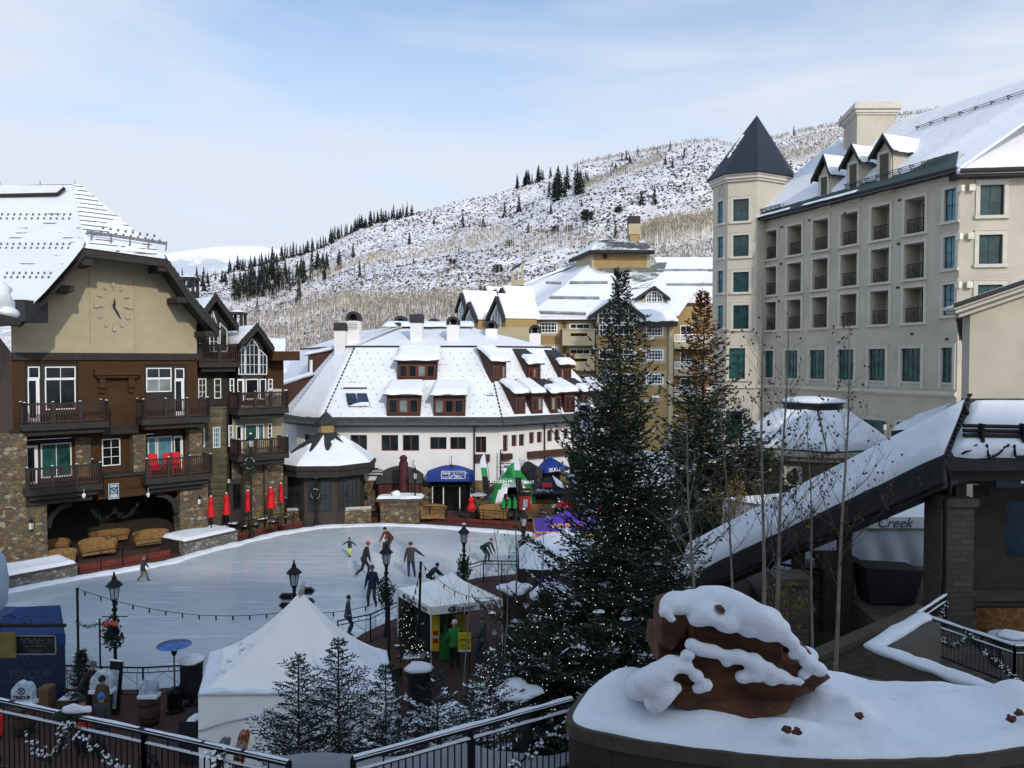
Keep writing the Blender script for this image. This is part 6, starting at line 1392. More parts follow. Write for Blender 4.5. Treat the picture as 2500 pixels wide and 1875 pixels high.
def railing(P,Q,label,h=1.07,sp=.115,post=None,gname='railing',snow=True,group=None,mid=True,emblem=(),thick=1.,snw=.035,par=None,hb=.12):
    P=Vector(P);Q=Vector(Q); d=Q-P; L=d.length; dh=d.normalized(); n_=Vector((-dh.y,dh.x,0)); up=Vector((0,0,1))
    r=par or thing(gname,label,'railing',tuple(P),group)
    def bar(mb,z,w,hh): mb.slab([P+up*z-n_*w,Q+up*z-n_*w,Q+up*z+n_*w,P+up*z+n_*w],up*hh)
    m=MB(); bar(m,h-.05,.03*thick,.05*thick); m.build('top_rail',CLR['black'],r)
    m=MB(); bar(m,h-.21,.02,.03); bar(m,hb-.03,.02,.03); m.build('rail',CLR['black'],r)
    m=MB(); n=int(L/sp)
    for i in range(n+1): p=P+d*(i/n); m.tube(p+up*hb,p+up*(h-.2),.0085*thick,n=4)
    for i in range(n//4+1): p=P+d*(min(1,4*i/n)); m.tube(p+up*(h-.2),p+up*(h-.04),.0085*thick,n=4)
    m.build('balusters',CLR['black'],r)
    m=MB(); k=max(1,round(L/(post or 1.8)))
    for i in range(k+1): p=P+d*(i/k); m.box(p.x-.025*thick,p.x+.025*thick,p.y-.025*thick,p.y+.025*thick,p.z,p.z+h)
    m.build('post',CLR['black'],r)
    for e in emblem:
        p=P+d*e+up*(h*.55)-n_*.0; m=MB()
        M_=planeM(p,dh,up)
        for rr_ in (.14,.2): m.path([p+dh*(rr_*math.cos(t*math.pi/8))+up*(rr_*math.sin(t*math.pi/8)) for t in range(17)],.012,5)
        m.lathe((0,0,0),[(.001,-.004),(.19,-.004),(.19,.004),(.001,.004)],16); 
        o=m.build('emblem',CLR['black'],r) if False else None
        m=MB()
        for rr_ in (.14,.2): m.path([p+dh*(rr_*math.cos(t*math.pi/8))+up*(rr_*math.sin(t*math.pi/8)) for t in range(17)],.014,5)
        o=m.build('emblem',CLR['black'],r); text('BC',.16,CLR['black'],o,M_,ext=.01)
    if snow:
        m=MB()
        def fn(u,v,z=h,w=.03,hh=snw):
            p=P+d*u; k_=max(0,hh*(1+.6*noise.noise(p*2.2)))*(1 if .0<v<1. else 0); x=(v-.5)*2*w*1.15*thick; return p+n_*x+up*(z-.004+k_)
        m.grid(fn,int(L/.12)+2,4); m.grid(lambda u,v: fn(u,v,h-.18,.018,snw*.6),int(L/.12)+2,4); m.build('snow',SNOW,r,True)
    return r
GR=flat('garland_needles',(.012,.026,.014),.9,.5,8.)
def garland(P,label,cat='garland',rad=.14,dens=190,snow=True,seed=0,name='garland',group=None,tips=True,dz=0):
    P=[Vector(p) for p in P]; r=thing(name,label,cat,tuple(P[0]),group); rr=random.Random(seed); m=MB(); s=MB()
    for a,b in zip(P,P[1:]):
        L=(b-a).length
        for i in range(int(L*dens)):
            c=a.lerp(b,rr.random()); d=Vector((rr.gauss(0,1),rr.gauss(0,1),rr.gauss(0,1))).normalized(); e=rad*rr.uniform(.5,1.15); x=d.cross(Vector((0,.3,1))).normalized()*rad*.16
            m.face(c-x*.6,c+d*e-x*.3,c+d*e+x*.3,c+x*.6)
        if snow:
            for i in range(int(L*14)):
                if rr.random()<.9: c=a.lerp(b,rr.random()); [(lambda b,x,y:s.face(b-x,b-y,b+x,b+y))(c+Vector((rr.gauss(0,rad*.5),rr.gauss(0,rad*.3)-rad*.3,rad*rr.uniform(.1,.9))),Vector((rad*rr.uniform(.08,.3),0,rad*rr.uniform(-.15,.15))),Vector((rad*rr.uniform(-.1,.1),rad*.2,rad*rr.uniform(.05,.14)))) for _ in range(4)]
    m.build('needles',GR,r)
    if snow: struct(s.build('snow',SNOW,r,False),'stuff')
    return r
def swag(a,b,sag,n=14): return [Vector(a).lerp(Vector(b),i/n)-Vector((0,0,sag*4*(i/n)*(1-i/n))) for i in range(n+1)]
ra=at(2239,1592,20.2); rb=at(2475,1690,17.9); rc=at(2308,1530,21.8); rd=at(2560,1640,17.0)
zt2=3.38; ra.z=zt2; rb.z=zt2; rc.z=zt2
hR=at(2239,1497,20.2)[2]-zt2
railing(ra,rb,'black iron terrace railing with a snowy top rail and round emblem, lower right',hR,.105,1.9,emblem=(.82,),snw=.05,hb=.1)
railing(rc,ra,'short black iron railing running back from the terrace corner to the stone pier',hR,.105,1.9,snw=.05)
railing(rb+Vector((0,0,0)),Vector((22,17.9,zt2)),'black iron terrace railing at the right edge beyond the emblem panel',hR,.105,1.9)
g=lambda p,z:Vector((p.x,p.y,zt2+z))
garland(swag(g(ra,hR-.05)+Vector((.15,-.1,0)),g(ra.lerp(rb,.55),hR-.1)+Vector((0,-.1,0)),.5)+[],'dark evergreen garland with snow swagged on the left half of the terrace railing',seed=3,rad=.11)
garland(swag(g(ra.lerp(rb,.5),hR-.05)+Vector((0,-.1,0)),g(rb,.25)+Vector((0,-.1,0)),.1),'dark evergreen garland with snow falling towards the terrace railing foot',seed=4,rad=.12)
garland(swag(g(ra,hR-.1)+Vector((.1,0,0)),g(rc,hR-.2),.5),'dark garland on the short railing beside the stone pier',seed=5,rad=.1)
def m_pat(name,c1,c2,sc=5.):
    t=NT(name); v=t.n('TexVoronoi',i_Vector=t.tc.outputs['Object'],i_Scale=sc,feature='DISTANCE_TO_EDGE'); e=t.ramp(v.outputs['Distance'],[(.03,1.),(.07,0.)]); v2=t.n('TexVoronoi',i_Vector=t.tc.outputs['Object'],i_Scale=sc); k=t.ramp(v2.outputs['Distance'],[(.12,1.),(.3,0.)])
    c=t.mix(k,c1,mul(c1,.55)); c=t.mix(e,c,c2); t.set('Base Color',c); t.set('Roughness',.9); return t.m
WCK=m_pat('orange_patterned_fabric',(.20,.075,.018),(.26,.15,.06),3.6); WCK2=m_pat('golden_wicker',(.24,.135,.045),(.10,.05,.02),6.)
def sofa(name,label,loc,face,w=1.9,back=WCK2,group=None,h=.95):
    r=thing(name,label,'sofa',(0,0,0),group); m=MB()
    n=16
    def fn(u,v):
        t_=R(200)+(R(-20)-R(200))*u if False else R(180)*u
        x=math.cos(math.pi-t_)*w/2; y=math.sin(t_)*.42; top=h*(.80+.2*math.sin(t_)**.5); z=.25+(top-.25)*v; k=1+.16*v; return Vector((x*k,y*k,z))
    m.grid(fn,n,4)
    def fn2(u,v): p=fn(u,v); return Vector((p.x*.93,p.y*.85-.05,p.z-.02))
    m.grid(fn2,n,4)
    for u0,u1 in zip([i/n for i in range(n)],[(i+1)/n for i in range(n)]): m.face(fn(u0,1),fn(u1,1),fn2(u1,1),fn2(u0,1))
    m.build('backrest',back,r)
    m=MB(); m.prism([(math.cos(math.pi-R(180)*i/10)*w/2*.95,math.sin(R(180)*i/10)*.36-.0) for i in range(11)]+[(w/2*.95,-.35),(-w/2*.95,-.35)],.22,.45); m.build('seat',back,r)
    m=MB(); m.path([fn(i/n,1.0)+Vector((0,0,.01)) for i in range(n+1)],.022,5)
    for x in (-w*.4,w*.4):
        for y in (-.3,.2): m.tube((x,y,0),(x,y,.25),.025,n=5)
    m.build('frame',CLR['black'],r)
    r.location=loc; r.rotation_euler=(0,0,face); return r
p=at(2470,1560,21.0); sofa('patio_sofa','curved patio sofa with orange patterned back on the terrace at the right edge',(p.x+.15,20.7,zt2),R(180),2.4,WCK,h=1.15)
TBm=thing('patio_table','round glass patio table with a lump of snow beside the orange sofa','table',(at(2475,1600,19.2)[0],19.2,zt2))
c=Vector(TBm.location); m=MB(); m.lathe(c,[(.55,.7),(.56,.71),(.56,.73),(.01,.73)],20); m.build('tabletop',flat('snowy_tabletop',(.45,.45,.47),.5),TBm); m=MB()
for i in range(3): a=i*2.1; m.tube(c+Vector((.35*math.cos(a),.35*math.sin(a),0)),c+Vector((.3*math.cos(a),.3*math.sin(a),.7)),.02,n=5); m.build('leg',CLR['black'],TBm) if i==2 else None
m=MB(); m.blob(c+Vector((0,0,.75)),(.4,.3,.13),12,6,.3,3,squash=.1); m.build('snow',SNOW,TBm,True)
m=MB(); m.prism([(6.,21.5),(11.5,21.5),(11.5,34),(8,34)],0,3.3-.0) if False else None
ST=thing('covered_stairway','dark stairway under the ramp roof with stone landings','stairs',(8.5,25,0))
m=MB(); 
pz=at(2230,1535,22.2)[2]
for i in range(18):
    k=i/18; a=Vector((12.2,21.9)).lerp(Vector((6.4,29.6)),k); b=Vector((12.2,21.9)).lerp(Vector((6.4,29.6)),(i+1)/18); n_=Vector((perp.x,perp.y))*2.4; z=3.3*(1-k); m.prism([(a.x,a.y),(b.x,b.y),(b.x+n_.x,b.y+n_.y),(a.x+n_.x,a.y+n_.y)],-.05,z)
m.build('steps',flat('dark_stone_steps',(.06,.05,.042),.9,.2,2.),ST)
pier(ST,1903,1978,1412,23.8,0,mat=LEDGE,name='pier'); pier(ST,2018,2088,1362,25.0,0,mat=LEDGE,name='pier')
railing(at(1985,1440,25.2)-Vector((0,0,.4)),at(2300,1470,25.2)-Vector((0,0,.2)),'dark iron railing in front of the white event tent under the ramp roof',1.1,.12,2,snow=False,thick=1.3)
railing(at(1880,1420,27)-Vector((0,0,.4)),at(1985,1440,26)-Vector((0,0,.4)),'short dark railing left of the stone pier below the ramp roof',1.1,.12,2,snow=False,thick=1.3)
CV=thing('covered_grill','large bench under a black cover beside the white event tent','covered bench',tuple(at(2180,1460,24.4)))
a=at(2108,1460,24.2);b=at(2250,1460,24.2); zt_=at(2180,1385,24.2)[2]; zb_=at(2180,1475,24.2)[2]
m=MB(); m.hexa([(a.x+.25,24.2,zb_),(b.x-.2,24.2,zb_),(b.x-.2,25.2,zb_),(a.x+.25,25.2,zb_),(a.x,24.1,zt_),(b.x,24.1,zt_-.1),(b.x,25.2,zt_-.1),(a.x,25.2,zt_)]); m.build('cover',CLR['blackm'],CV)
m=MB(); m.prism([(8.6,25.8),(20,23.8),(26,23.8),(26,36),(10,36)],-.02,2.5); struct(m.build('upper_terrace_ground',flat('terrace_paving',(.07,.055,.045),.9,.2,2.)))
def m_cloth(name,col,sc=2.): 
    t=NT(name); wv=t.noise(sc,5,.6,t.mapping(t.tc.outputs['Object'],(1,1,.5))); t.set('Base Color',t.ramp(t.noise(1.,3),[(.3,mul(col,.93)),(.7,col)])); t.set('Roughness',.6); t.bump(wv,.35,.12); return t.m
TENT=m_cloth('white_tent_fabric',(.72,.72,.73),1.5)
ET=thing('event_tent','large white event tent partly hidden behind the ramp roof','tent',tuple(at(2180,1380,30)))
FE=Fr(0,29.,(1,0)); a=FE.hit(2062,1270)[0]; b=FE.hit(2300,1270)[0]+1.2; z1=FE.hit(2180,1262)[1]; z0=2.5
mt2=m_cloth('tent_clear_wall',(.50,.54,.60),1.2)
m=MB(); m.grid(lambda u,v:FE.P(a+(b-a)*u,z0+(z1-z0)*v,.12*math.sin(u*31+v*5)*(1-v)*.6),60,8); m.build('side_wall',mt2,ET)
m=MB(); m.grid(lambda u,v:Vector((a-3.5*(1-u),29+ (1-u)*4,z0+(z1-z0)*v)),10,2); m.build('side_wall',mt2,ET)
pk=at(2262,1176,32.); m=MB()
m.face(FE.P(a-.1,z1,.1),FE.P(b,z1,.1),Vector((b,32,pk.z)),pk); m.face(Vector((a-3.6,33,z1)),FE.P(a-.1,z1,.1),pk); m.ob(FE,a-.1,b,z1-.4,z1+.02,0,.12); m.build('roof',TENT,ET)
text('Beaver Creek',.52,flat('tent_script',(.05,.06,.10),.7),ET,frM(FE,FE.hit(2131,1278,.14)[0],FE.hit(2131,1277,.14)[1],.14),shear=.35,align='CENTER')
PLT=thing('round_planter','curved stone planter heaped with smooth snow at lower right','planter',(4,11.5,4))
zc=5.78
rim=[(1392,1735),(1396,1760),(1440,1778),(1520,1796),(1620,1812),(1720,1826),(1830,1838),(1950,1847),(2080,1852),(2210,1851),(2340,1842),(2500,1822),(2700,1790)]
back_=[(2700,1700),(2560,1708),(2475,1695),(2400,1690),(2300,1676),(2180,1662),(2050,1640),(1960,1625),(1850,1618),(1750,1620),(1660,1630),(1560,1640),(1490,1655),(1430,1690)]
rimP=smooth_loop([gz(x,y,zc) for x,y in rim]+[gz(x,y,zc) for x,y in back_],4)
m=MB(); m.prism([(p.x,p.y) for p in rimP],0,zc-.22); m.build('wall',m_brick('planter_stone',(.042,.028,.019),(.034,.024,.017),(.012,.01,.008),1.1,.75,.01,.35,.01,.5),PLT)
ctr=sum(rimP,Vector())/len(rimP)
m=MB(); m.prism([((p.x-ctr.x)*1.012+ctr.x,(p.y-ctr.y)*1.02+ctr.y) for p in rimP],zc-.22,zc-.02); m.build('coping',cap,PLT)
bumps=[(gz(1730,1775,zc),.55,.25,.20),(gz(1930,1795,zc),.5,.22,.16),(gz(2090,1760,zc),.28,.2,.16),(gz(2010,1730,zc),.45,.35,.20),(gz(2480,1740,zc),.4,.4,.38),(gz(1550,1700,zc),.55,.5,.38),(gz(1480,1720,zc),.4,.3,.12)]
def snow_h(x,y,e):
    h=.12*e+.10*noise.noise(Vector((x*.8,y*.9,2)))*e+.03*noise.noise(Vector((x*2.3,y*2.3,3)))*e+.012*noise.noise(Vector((x*5,y*5,7)))
    for c,rx,ry,k in bumps: h+=k*e*math.exp(-((x-c.x)/rx)**2-((y-c.y)/ry)**2)
    return h
m=MB(); nr,na=34,len(rimP)*2
def sf(u,v):
    i=u*len(rimP); k=int(i)%len(rimP); f=i-int(i); p=rimP[k].lerp(rimP[(k+1)%len(rimP)],f); r_=1-v; q=ctr.lerp(p,r_*.992); dist=(1-r_)*(p-ctr).length
    e=min(1,dist/.5); e=math.sqrt(max(0,1-(1-e)**2)); q.z=zc-.03+snow_h(q.x,q.y,e)+ (.05*noise.noise(p*2.)*(1-e)); return q
m.grid(sf,na,nr); m.build('snow',m_snow('bed_snow',(.82,.84,.88),1.3),PLT,True)
ROCK=thing('red_boulder','snow capped stack of red sandstone boulders in the round planter','rock',tuple(at(1820,1700,12.3)))
t=NT('red_sandstone'); n1=t.noise(1.8,6,.65,t.mapping(t.tc.outputs['Object'],(1,1,2.5))); n2=t.noise(9,5,.7)
c=t.ramp(n1,[(.3,(.07,.024,.011)),(.55,(.22,.078,.03)),(.75,(.32,.13,.055))]); t.set('Base Color',t.mix(t.math('MULTIPLY',n2,.5),c,(.05,.018,.01))); t.set('Roughness',.9); t.bump(t.math('ADD',n1,t.math('MULTIPLY',n2,.5)),1.,.3); RK=t.m
RY=11.3
def rk(px,py,Y=RY): return at(px,py,Y)
def slabrock(outl,Y,dep,seed,lean=.0):
    P=[at(x,y,Y) for x,y in outl]; n=len(P); c=sum(P,Vector())/n; rings=[]
    for k,(s,dy) in enumerate(((.90,-.02),(.985,.05),(1.,.3),(1.,dep*.6),(.93,dep))):
        rings.append([c+(p-c)*s*(1+.02*noise.noise(p*3+Vector((k,seed,0))))+Vector((0,dy+.10*noise.noise(p*1.6+Vector((seed,k*.3,0))),lean*dy)) for p in P])
    m=MB(); vs=[v for r_ in rings for v in r_]; m.add(vs,[(i*n+j,i*n+(j+1)%n,(i+1)*n+(j+1)%n,(i+1)*n+j) for i in range(len(rings)-1) for j in range(n)]+[tuple(range(n-1,-1,-1)),tuple(range(4*n,5*n))]); return m
def dens(o,k=3):
    out=[]
    for a,b in zip(o,o[1:]+o[:1]):
        for i in range(k): out.append((a[0]+(b[0]-a[0])*i/k,a[1]+(b[1]-a[1])*i/k))
    return out
slabs=[([(1618,1484),(1650,1476),(1690,1486),(1684,1520),(1668,1556),(1640,1590),(1612,1572),(1610,1525)],11.95,.7),
([(1680,1515),(1740,1535),(1840,1550),(1920,1562),(1918,1630),(1880,1615),(1790,1590),(1730,1590),(1684,1565)],11.85,1.2),
([(1606,1560),(1680,1560),(1700,1600),(1620,1640),(1600,1610)],12.3,1.),
([(1660,1625),(1740,1600),(1830,1600),(1930,1620),(2010,1630),(2030,1655),(1990,1690),(1900,1725),(1800,1735),(1700,1715),(1640,1690)],11.8,1.6),
([(1920,1560),(1980,1590),(2022,1640),(1990,1690),(1925,1660)],12.2,1.2),
([(1640,1660),(1720,1690),(1860,1715),(1950,1712),(1930,1745),(1820,1760),(1690,1752),(1640,1720)],11.7,1.4)]
for i,(o,Y,dp) in enumerate(slabs): slabrock(dens(o),Y-.75,dp*.9,i).build('rock_slab',RK,ROCK,False)
def snowlump(m,outl,Y,dep,seed,zl=.0,puffy=.22):
    P=[at(x,y,Y) for x,y in dens(outl,3)]; n=len(P); c=sum(P,Vector())/n; rings=[]; K=9
    for k in range(K):
        t_=k/(K-1); s=math.sin(math.pi*min(1,max(0,.12+.80*t_)))**.5; dy=-.16+(dep+.16)*t_ - (0)
        rings.append([c+(p-c)*s+Vector((0,dy+.05*noise.noise(p*1.7+Vector((seed,k,0))),zl*dy+ (.05*noise.noise(p*2+Vector((seed,k*.4,3)))))) for p in P])
    vs=[v for r_ in rings for v in r_]; m.add(vs,[(i*n+j,i*n+(j+1)%n,(i+1)*n+(j+1)%n,(i+1)*n+j) for i in range(K-1) for j in range(n)]+[tuple(range(n-1,-1,-1)),tuple(range((K-1)*n,K*n))])
def smooth2(o,k=4):
    v=smooth_loop([Vector((x,y,0)) for x,y in o],k); return [(p.x,p.y) for p in v]
cap_=[(1634,1478,23),(1624,1494,16),(1640,1512,11),(1662,1484,18),(1650,1466,28),(1690,1470,28),(1730,1464,36),(1765,1462,36),(1800,1482,38),(1840,1502,36),(1880,1524,34),(1905,1545,26),(1720,1500,32),(1775,1518,32),(1830,1534,26),(1872,1545,24),(1700,1512,18),(1930,1565,20),(1950,1590,18),(1972,1615,22),(1998,1634,20),(1962,1646,14),(1935,1600,10),(1640,1478,20)]
mid_=[(1688,1574,17),(1712,1586,20),(1740,1590,20),(1768,1600,17),(1800,1602,22),(1838,1616,24),(1872,1634,23),(1905,1650,19),(1848,1646,22),(1815,1652,18),(1882,1660,17),(1925,1658,15),(1775,1618,12),(1950,1662,12)]
low_=[(1680,1598,17),(1672,1628,20),(1698,1650,18),(1722,1672,17),(1702,1682,13),(1640,1622,24),(1610,1645,34),(1580,1668,34),(1618,1690,32),(1600,1716,26),(1650,1680,14)]
def mE(L,Y): return [(at(x,y,Y+.012*(1500-min(y,1500))*.6),r/F*Y*1.05) for x,y,r in L]
back=[(at(x,y,Y),r/F*Y,.55) for x,y,r,Y in ((1700,1475,60,11.6),(1790,1485,66,11.7),(1870,1530,56,11.7),(1750,1470,60,12.1),(1850,1510,60,12.2),(1650,1480,34,11.3),(1960,1600,36,11.6),(1730,1450,30,11.3))]
metasnow(ROCK,mE(cap_,10.95)+back); metasnow(ROCK,mE(mid_,10.88)); metasnow(ROCK,mE(low_,10.85)+[(at(x,y,11.3),r/F*11,.7) for x,y,r in ((1600,1660,50),(1570,1680,44),(1650,1620,30))])
m=MB(); m.add([at(x,y,10.93)+Vector((0,0,0)) for x,y in ((1750,1485),(1768,1486),(1770,1492),(1766,1500))],[(0,1,2,3)])
m.slab([at(x,y,10.8) for x,y in ((1750,1485),(1768,1485),(1771,1491),(1767,1501))],(0,.2,0)); m.build('rock_chip',RK,ROCK)
for x,y in ((2098,1748),(1920,1782),(1945,1786),(2470,1755),(2488,1740)):
    m=MB(); c=gz(x,y,zc+.25); m.blob(c,(.07,.06,.045),7,5,.35,x); o=m.build('stone',RK); o.location=(0,0,0); tag(o,{2098:'small reddish stone poking from the snow right of the boulder',1920:'flat stone under the snow hump below the boulder',1945:'small stone beside the flat stone below the boulder',2470:'brown stone at the right edge of the snow bed',2488:'upper brown stone at the right edge of the snow bed'}[x],'stone')
BH=thing('shading_hotel','tall beige hotel block standing behind the viewpoint, facing the square','building',(20,-20,0))  # unseen block behind the camera, added and sized to shade rink and foreground
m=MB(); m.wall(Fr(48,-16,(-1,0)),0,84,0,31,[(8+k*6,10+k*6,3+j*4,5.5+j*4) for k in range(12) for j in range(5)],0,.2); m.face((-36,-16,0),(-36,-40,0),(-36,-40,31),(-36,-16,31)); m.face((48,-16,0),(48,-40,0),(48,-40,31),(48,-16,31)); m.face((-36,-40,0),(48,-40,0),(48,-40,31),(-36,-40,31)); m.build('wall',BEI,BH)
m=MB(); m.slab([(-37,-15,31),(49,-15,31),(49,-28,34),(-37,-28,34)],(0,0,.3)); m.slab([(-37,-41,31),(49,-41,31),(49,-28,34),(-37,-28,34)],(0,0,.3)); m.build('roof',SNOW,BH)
def m_fol(name,col,var=.45):
    t=NT(name); t.set('Base Color',t.ramp(t.noise(1.1,4,.6),[(.3,mul(col,1-var)),(.7,mul(col,1+var))])); t.set('Roughness',.8); t.set('Specular IOR Level',.2); return t.m
NEED=m_fol('spruce_needles',(.027,.041,.026)); NEED2=m_fol('spruce_needles_blue',(.022,.036,.032)); BARK=flat('dark_bark',(.05,.038,.03),.9,.3,6.,bump=.4)
CONE=m_fol('rust_cones',(.15,.05,.016)); ABARK=flat('aspen_bark',(.17,.15,.12),.9,.3,5.,bump=.2); TWIG=flat('bare_twig',(.055,.042,.034),.9,.3,6.); LEAF=flat('dry_leaf',(.05,.038,.018),.9,.4,9.); LEAFY=flat('yellow_leaf',(.20,.13,.02),.9,.4,9.)
LITE=emis('fairy_light',(1,.95,.86),2.4)
def spruce(name,label,base,h,rad,seed,z0=.06,nb=220,step=.16,needle=.16,snow=.5,cones=None,mat=None,group=None,cat='spruce tree',droop=.25,sparse_top=.12,lights=0,lit_top=.75,expo=.82,snowsz=1.,trunk=.011,lean=0.):
    rr=random.Random(seed); base=Vector(base); r=thing(name,label,cat,tuple(base),group)
    T=MB(); T.path([base-Vector((0,0,.3)),base+Vector((0,0,h*.5)),base+Vector((.02*h*rr.uniform(-.3,.3),0,h))],[h*trunk,h*trunk*.55,.012],7)
    N=MB(); S=MB(); Cn=MB(); pts=[]
    for i in range(nb):
        t_=z0+(1-z0)*((i+rr.random()*.6)/nb)**.93; 
        if t_>.992: continue
        a=i*2.399+rr.uniform(-.5,.5); L=rad*((1-t_)**expo)*rr.uniform(.55,1.15)*(.98+.8*noise.noise(Vector((math.cos(a)*1.3,math.sin(a)*1.3,t_*h*.55+seed))))+.05*h*.16
        if t_>1-sparse_top: L*=.62
        z=h*t_; d=Vector((math.cos(a),math.sin(a),0)); sd=Vector((-d.y,d.x,0)); up0=.55-.9*(1-t_)*droop*2
        P=[]; n=max(3,int(L/step))
        for k in range(n+1):
            s=k/n; P.append(base+d*(L*s)+Vector((0,0,z+L*(up0*s*.6-droop*1.6*s*(1-s)*2*.6+.16*s*s)))+sd*(.06*L*math.sin(s*3+i)))
        T.path(P,[max(.004,.016*L*(1-k/n*.8)) for k in range(n+1)],4)
        for k in range(1,n+1):
            s=k/n; c=P[k]; dr=(P[k]-P[k-1]).normalized(); pts.append(c)
            tw=min(L*.42,(.55*L*(1-s)+.14)*rr.uniform(.7,1.1)) if L>.5 else .14
            for sg in (-1,1,0):
                td=(dr*.75+sd*sg*.85+Vector((0,0,rr.uniform(-.28,.12)))).normalized() if sg else dr
                tl=tw if sg else step*1.2; m_=max(1,int(tl/(needle*.62)))
                for q in range(m_):
                    b=c+td*(tl*q/m_); dd=(td+Vector((rr.uniform(-.45,.45),rr.uniform(-.45,.45),rr.uniform(-.35,.3)))).normalized(); x=dd.cross(Vector((rr.gauss(0,.5),rr.gauss(0,.5),1))).normalized()*needle*rr.uniform(.16,.26)
                    e=b+dd*needle*rr.uniform(.8,1.3); M_=Cn if (cones and t_>cones and rr.random()<.75*(t_-cones)/(1-cones)+.25) else N
                    M_.face(b,b.lerp(e,.55)-x,e,b.lerp(e,.55)+x)
                    if rr.random()<.33: y=dd.cross(x).normalized()*x.length; M_.face(b,b.lerp(e,.5)-y,e,b.lerp(e,.5)+y)
            if noise.noise(c*1.3/max(.35,needle*5)+Vector((seed,0,0)))>.34-.22*snow*(.35+.85*(1-t_)) and rr.random()<.2+.45*snow*s*(.3+.9*(1-t_)):
                for q in range(5 if rr.random()<.7 else 9):
                    b=c+(dr*rr.uniform(-.4,.6)+sd*rr.uniform(-.9,.9)).normalized()*tw*rr.uniform(0,.75)+Vector((0,0,.012+.10*needle)); dd=(dr+sd*rr.uniform(-.8,.8)).normalized()*needle*rr.uniform(.5,1.1)*snowsz; x=dd.cross(Vector((rr.gauss(0,.25),rr.gauss(0,.25),1))).normalized()*needle*rr.uniform(.16,.34)*snowsz
                    S.face(b,b+dd*.5-x,b+dd+Vector((0,0,-.05*needle)),b+dd*.5+x)
                if rr.random()<(.22 if t_<.4 else .07): w_=needle*rr.uniform(.5,.9)*snowsz; S.blob(c+Vector((0,0,.02)),(w_*1.2,w_*.9,w_*.4),7,4,.35,i+k,squash=.3)
    T.build('trunk',BARK,r); N.build('crown',mat or NEED,r); 
    if cones: Cn.build('cones',CONE,r)
    if S.v: struct(S.build('snow',SNOW,r,False),'stuff')
    if lights:
        M_=MB(); P_=[p for p in pts if p.z-base.z<h*lit_top]; rr.shuffle(P_)
        for p in P_[:lights]:
            p=p+Vector((rr.uniform(-.15,.15),rr.uniform(-.15,.15)-.08,rr.uniform(-.1,.08))); s=.0095*(.6+.7*rr.random())*base.y/24
            M_.add([p+Vector(v)*s for v in ((1,0,0),(-1,0,0),(0,1,0),(0,-1,0),(0,0,1),(0,0,-1))],[(0,2,4),(2,1,4),(1,3,4),(3,0,4),(2,0,5),(1,2,5),(3,1,5),(0,3,5)])
        o=M_.build('fairy_lights',LITE); struct(o,'stuff','tiny white fairy lights wound through '+label.split(' with')[0].split(' beside')[0],'fairy lights')
    return r
p=at(1512,1740,23.5); spruce('spruce_tree','huge dark spruce covered in fairy lights in the middle of the square',(p.x,23.5,0),13.75,4.2,1,z0=.09,nb=390,step=.16,needle=.15,snow=1.75,lights=800,lit_top=.52,expo=1.0,lean=.0,droop=.3,trunk=.012)
p=at(1712,1300,38); spruce('spruce_tree','tall spruce with rust coloured cones thick in its top, beside the hotel tower',(p.x,38,0),14.4,3.7,2,z0=.12,nb=320,step=.24,needle=.24,snow=.9,cones=.64,expo=.85,snowsz=1.2)
p=at(1790,1400,40); spruce('spruce_tree','broad snowy spruce in front of the stone pavilion, beside the cone laden spruce',(p.x-.6,37,0),8.6,3.4,22,z0=.1,nb=200,step=.26,needle=.26,snow=1.,snowsz=1.5,expo=.6)
p=at(1030,1000,62); 
p=at(1388,860,70); spruce('young_spruce','young spruce with a rusty leader poking above the chalet roof',(p.x,69,0),11.6,2.0,4,z0=.25,nb=90,step=.4,needle=.35,snow=.2,cones=.7)
p=at(1395,1100,52); spruce('young_spruce','dark spruce at the right end of the chalet, left of the huge lit spruce',(p.x+.6,50,0),8.2,2.3,5,z0=.1,nb=130,step=.3,needle=.28,snow=.4)
for (px,top,Y,z0_,h,rad,sd,lab,lt,nb) in ((1330,1450,22.2,0.,4.3,2.0,6,'low bushy lit spruce left of the huge spruce',260,190),(1290,1540,20.5,.3,3.0,1.6,7,'short dark spruce between the tent and the huge lit spruce',110,130),(1600,1500,21.8,.4,3.2,1.5,8,'low snowy spruce at the right foot of the huge spruce',320,110),(1440,1530,20.6,.4,3.2,2.1,88,'squat lit spruce at the foot of the huge spruce',240,190)):
    p=at(px,top,Y); b=Vector((p.x,Y,max(0,p.z-h))); spruce('spruce_tree',lab,b,p.z-b.z,rad,sd,z0=.05,nb=nb,step=.14,needle=.13,snow=1.0,lights=lt,lit_top=.9,snowsz=1.3,expo=.65)
SP=[(728,1602,15.6,3.0,1.15,11,'left of the three young spruces in front of the big white tent'),(826,1562,15.2,3.3,1.25,12,'tallest middle one of the three young spruces in front of the big white tent'),(942,1620,15.6,2.8,.95,13,'right of the three young spruces in front of the big white tent'),
(1068,1640,16.8,2.3,1.0,14,'young snowy spruce right of the big white tent, before the covered heater'),(1195,1575,18.,2.9,.95,15,'slim young spruce wound with lights near the snow heaps'),(1150,1690,15.5,1.7,.9,16,'small snowy spruce just above the stair railing')]
for px,top,Y,h,rad,sd,lab in SP:
    p=at(px,top,Y); spruce('young_spruce',lab,(p.x,Y,p.z-h),h,rad,sd,z0=.06,nb=int(27*h),step=.075,needle=.07,snow=2.3,mat=NEED2,droop=-.12,expo=.8,snowsz=1.1,lights=130 if sd==15 else 0,lit_top=1.,cat='spruce tree',trunk=.013)
p=at(198,1590,24.2); spruce('potted_spruce','small spruce in a planter behind the bending person, lower left',(p.x,24.2,.35),p.z-.35,.5,21,z0=.08,nb=90,step=.1,needle=.1,snow=.2,expo=.8)
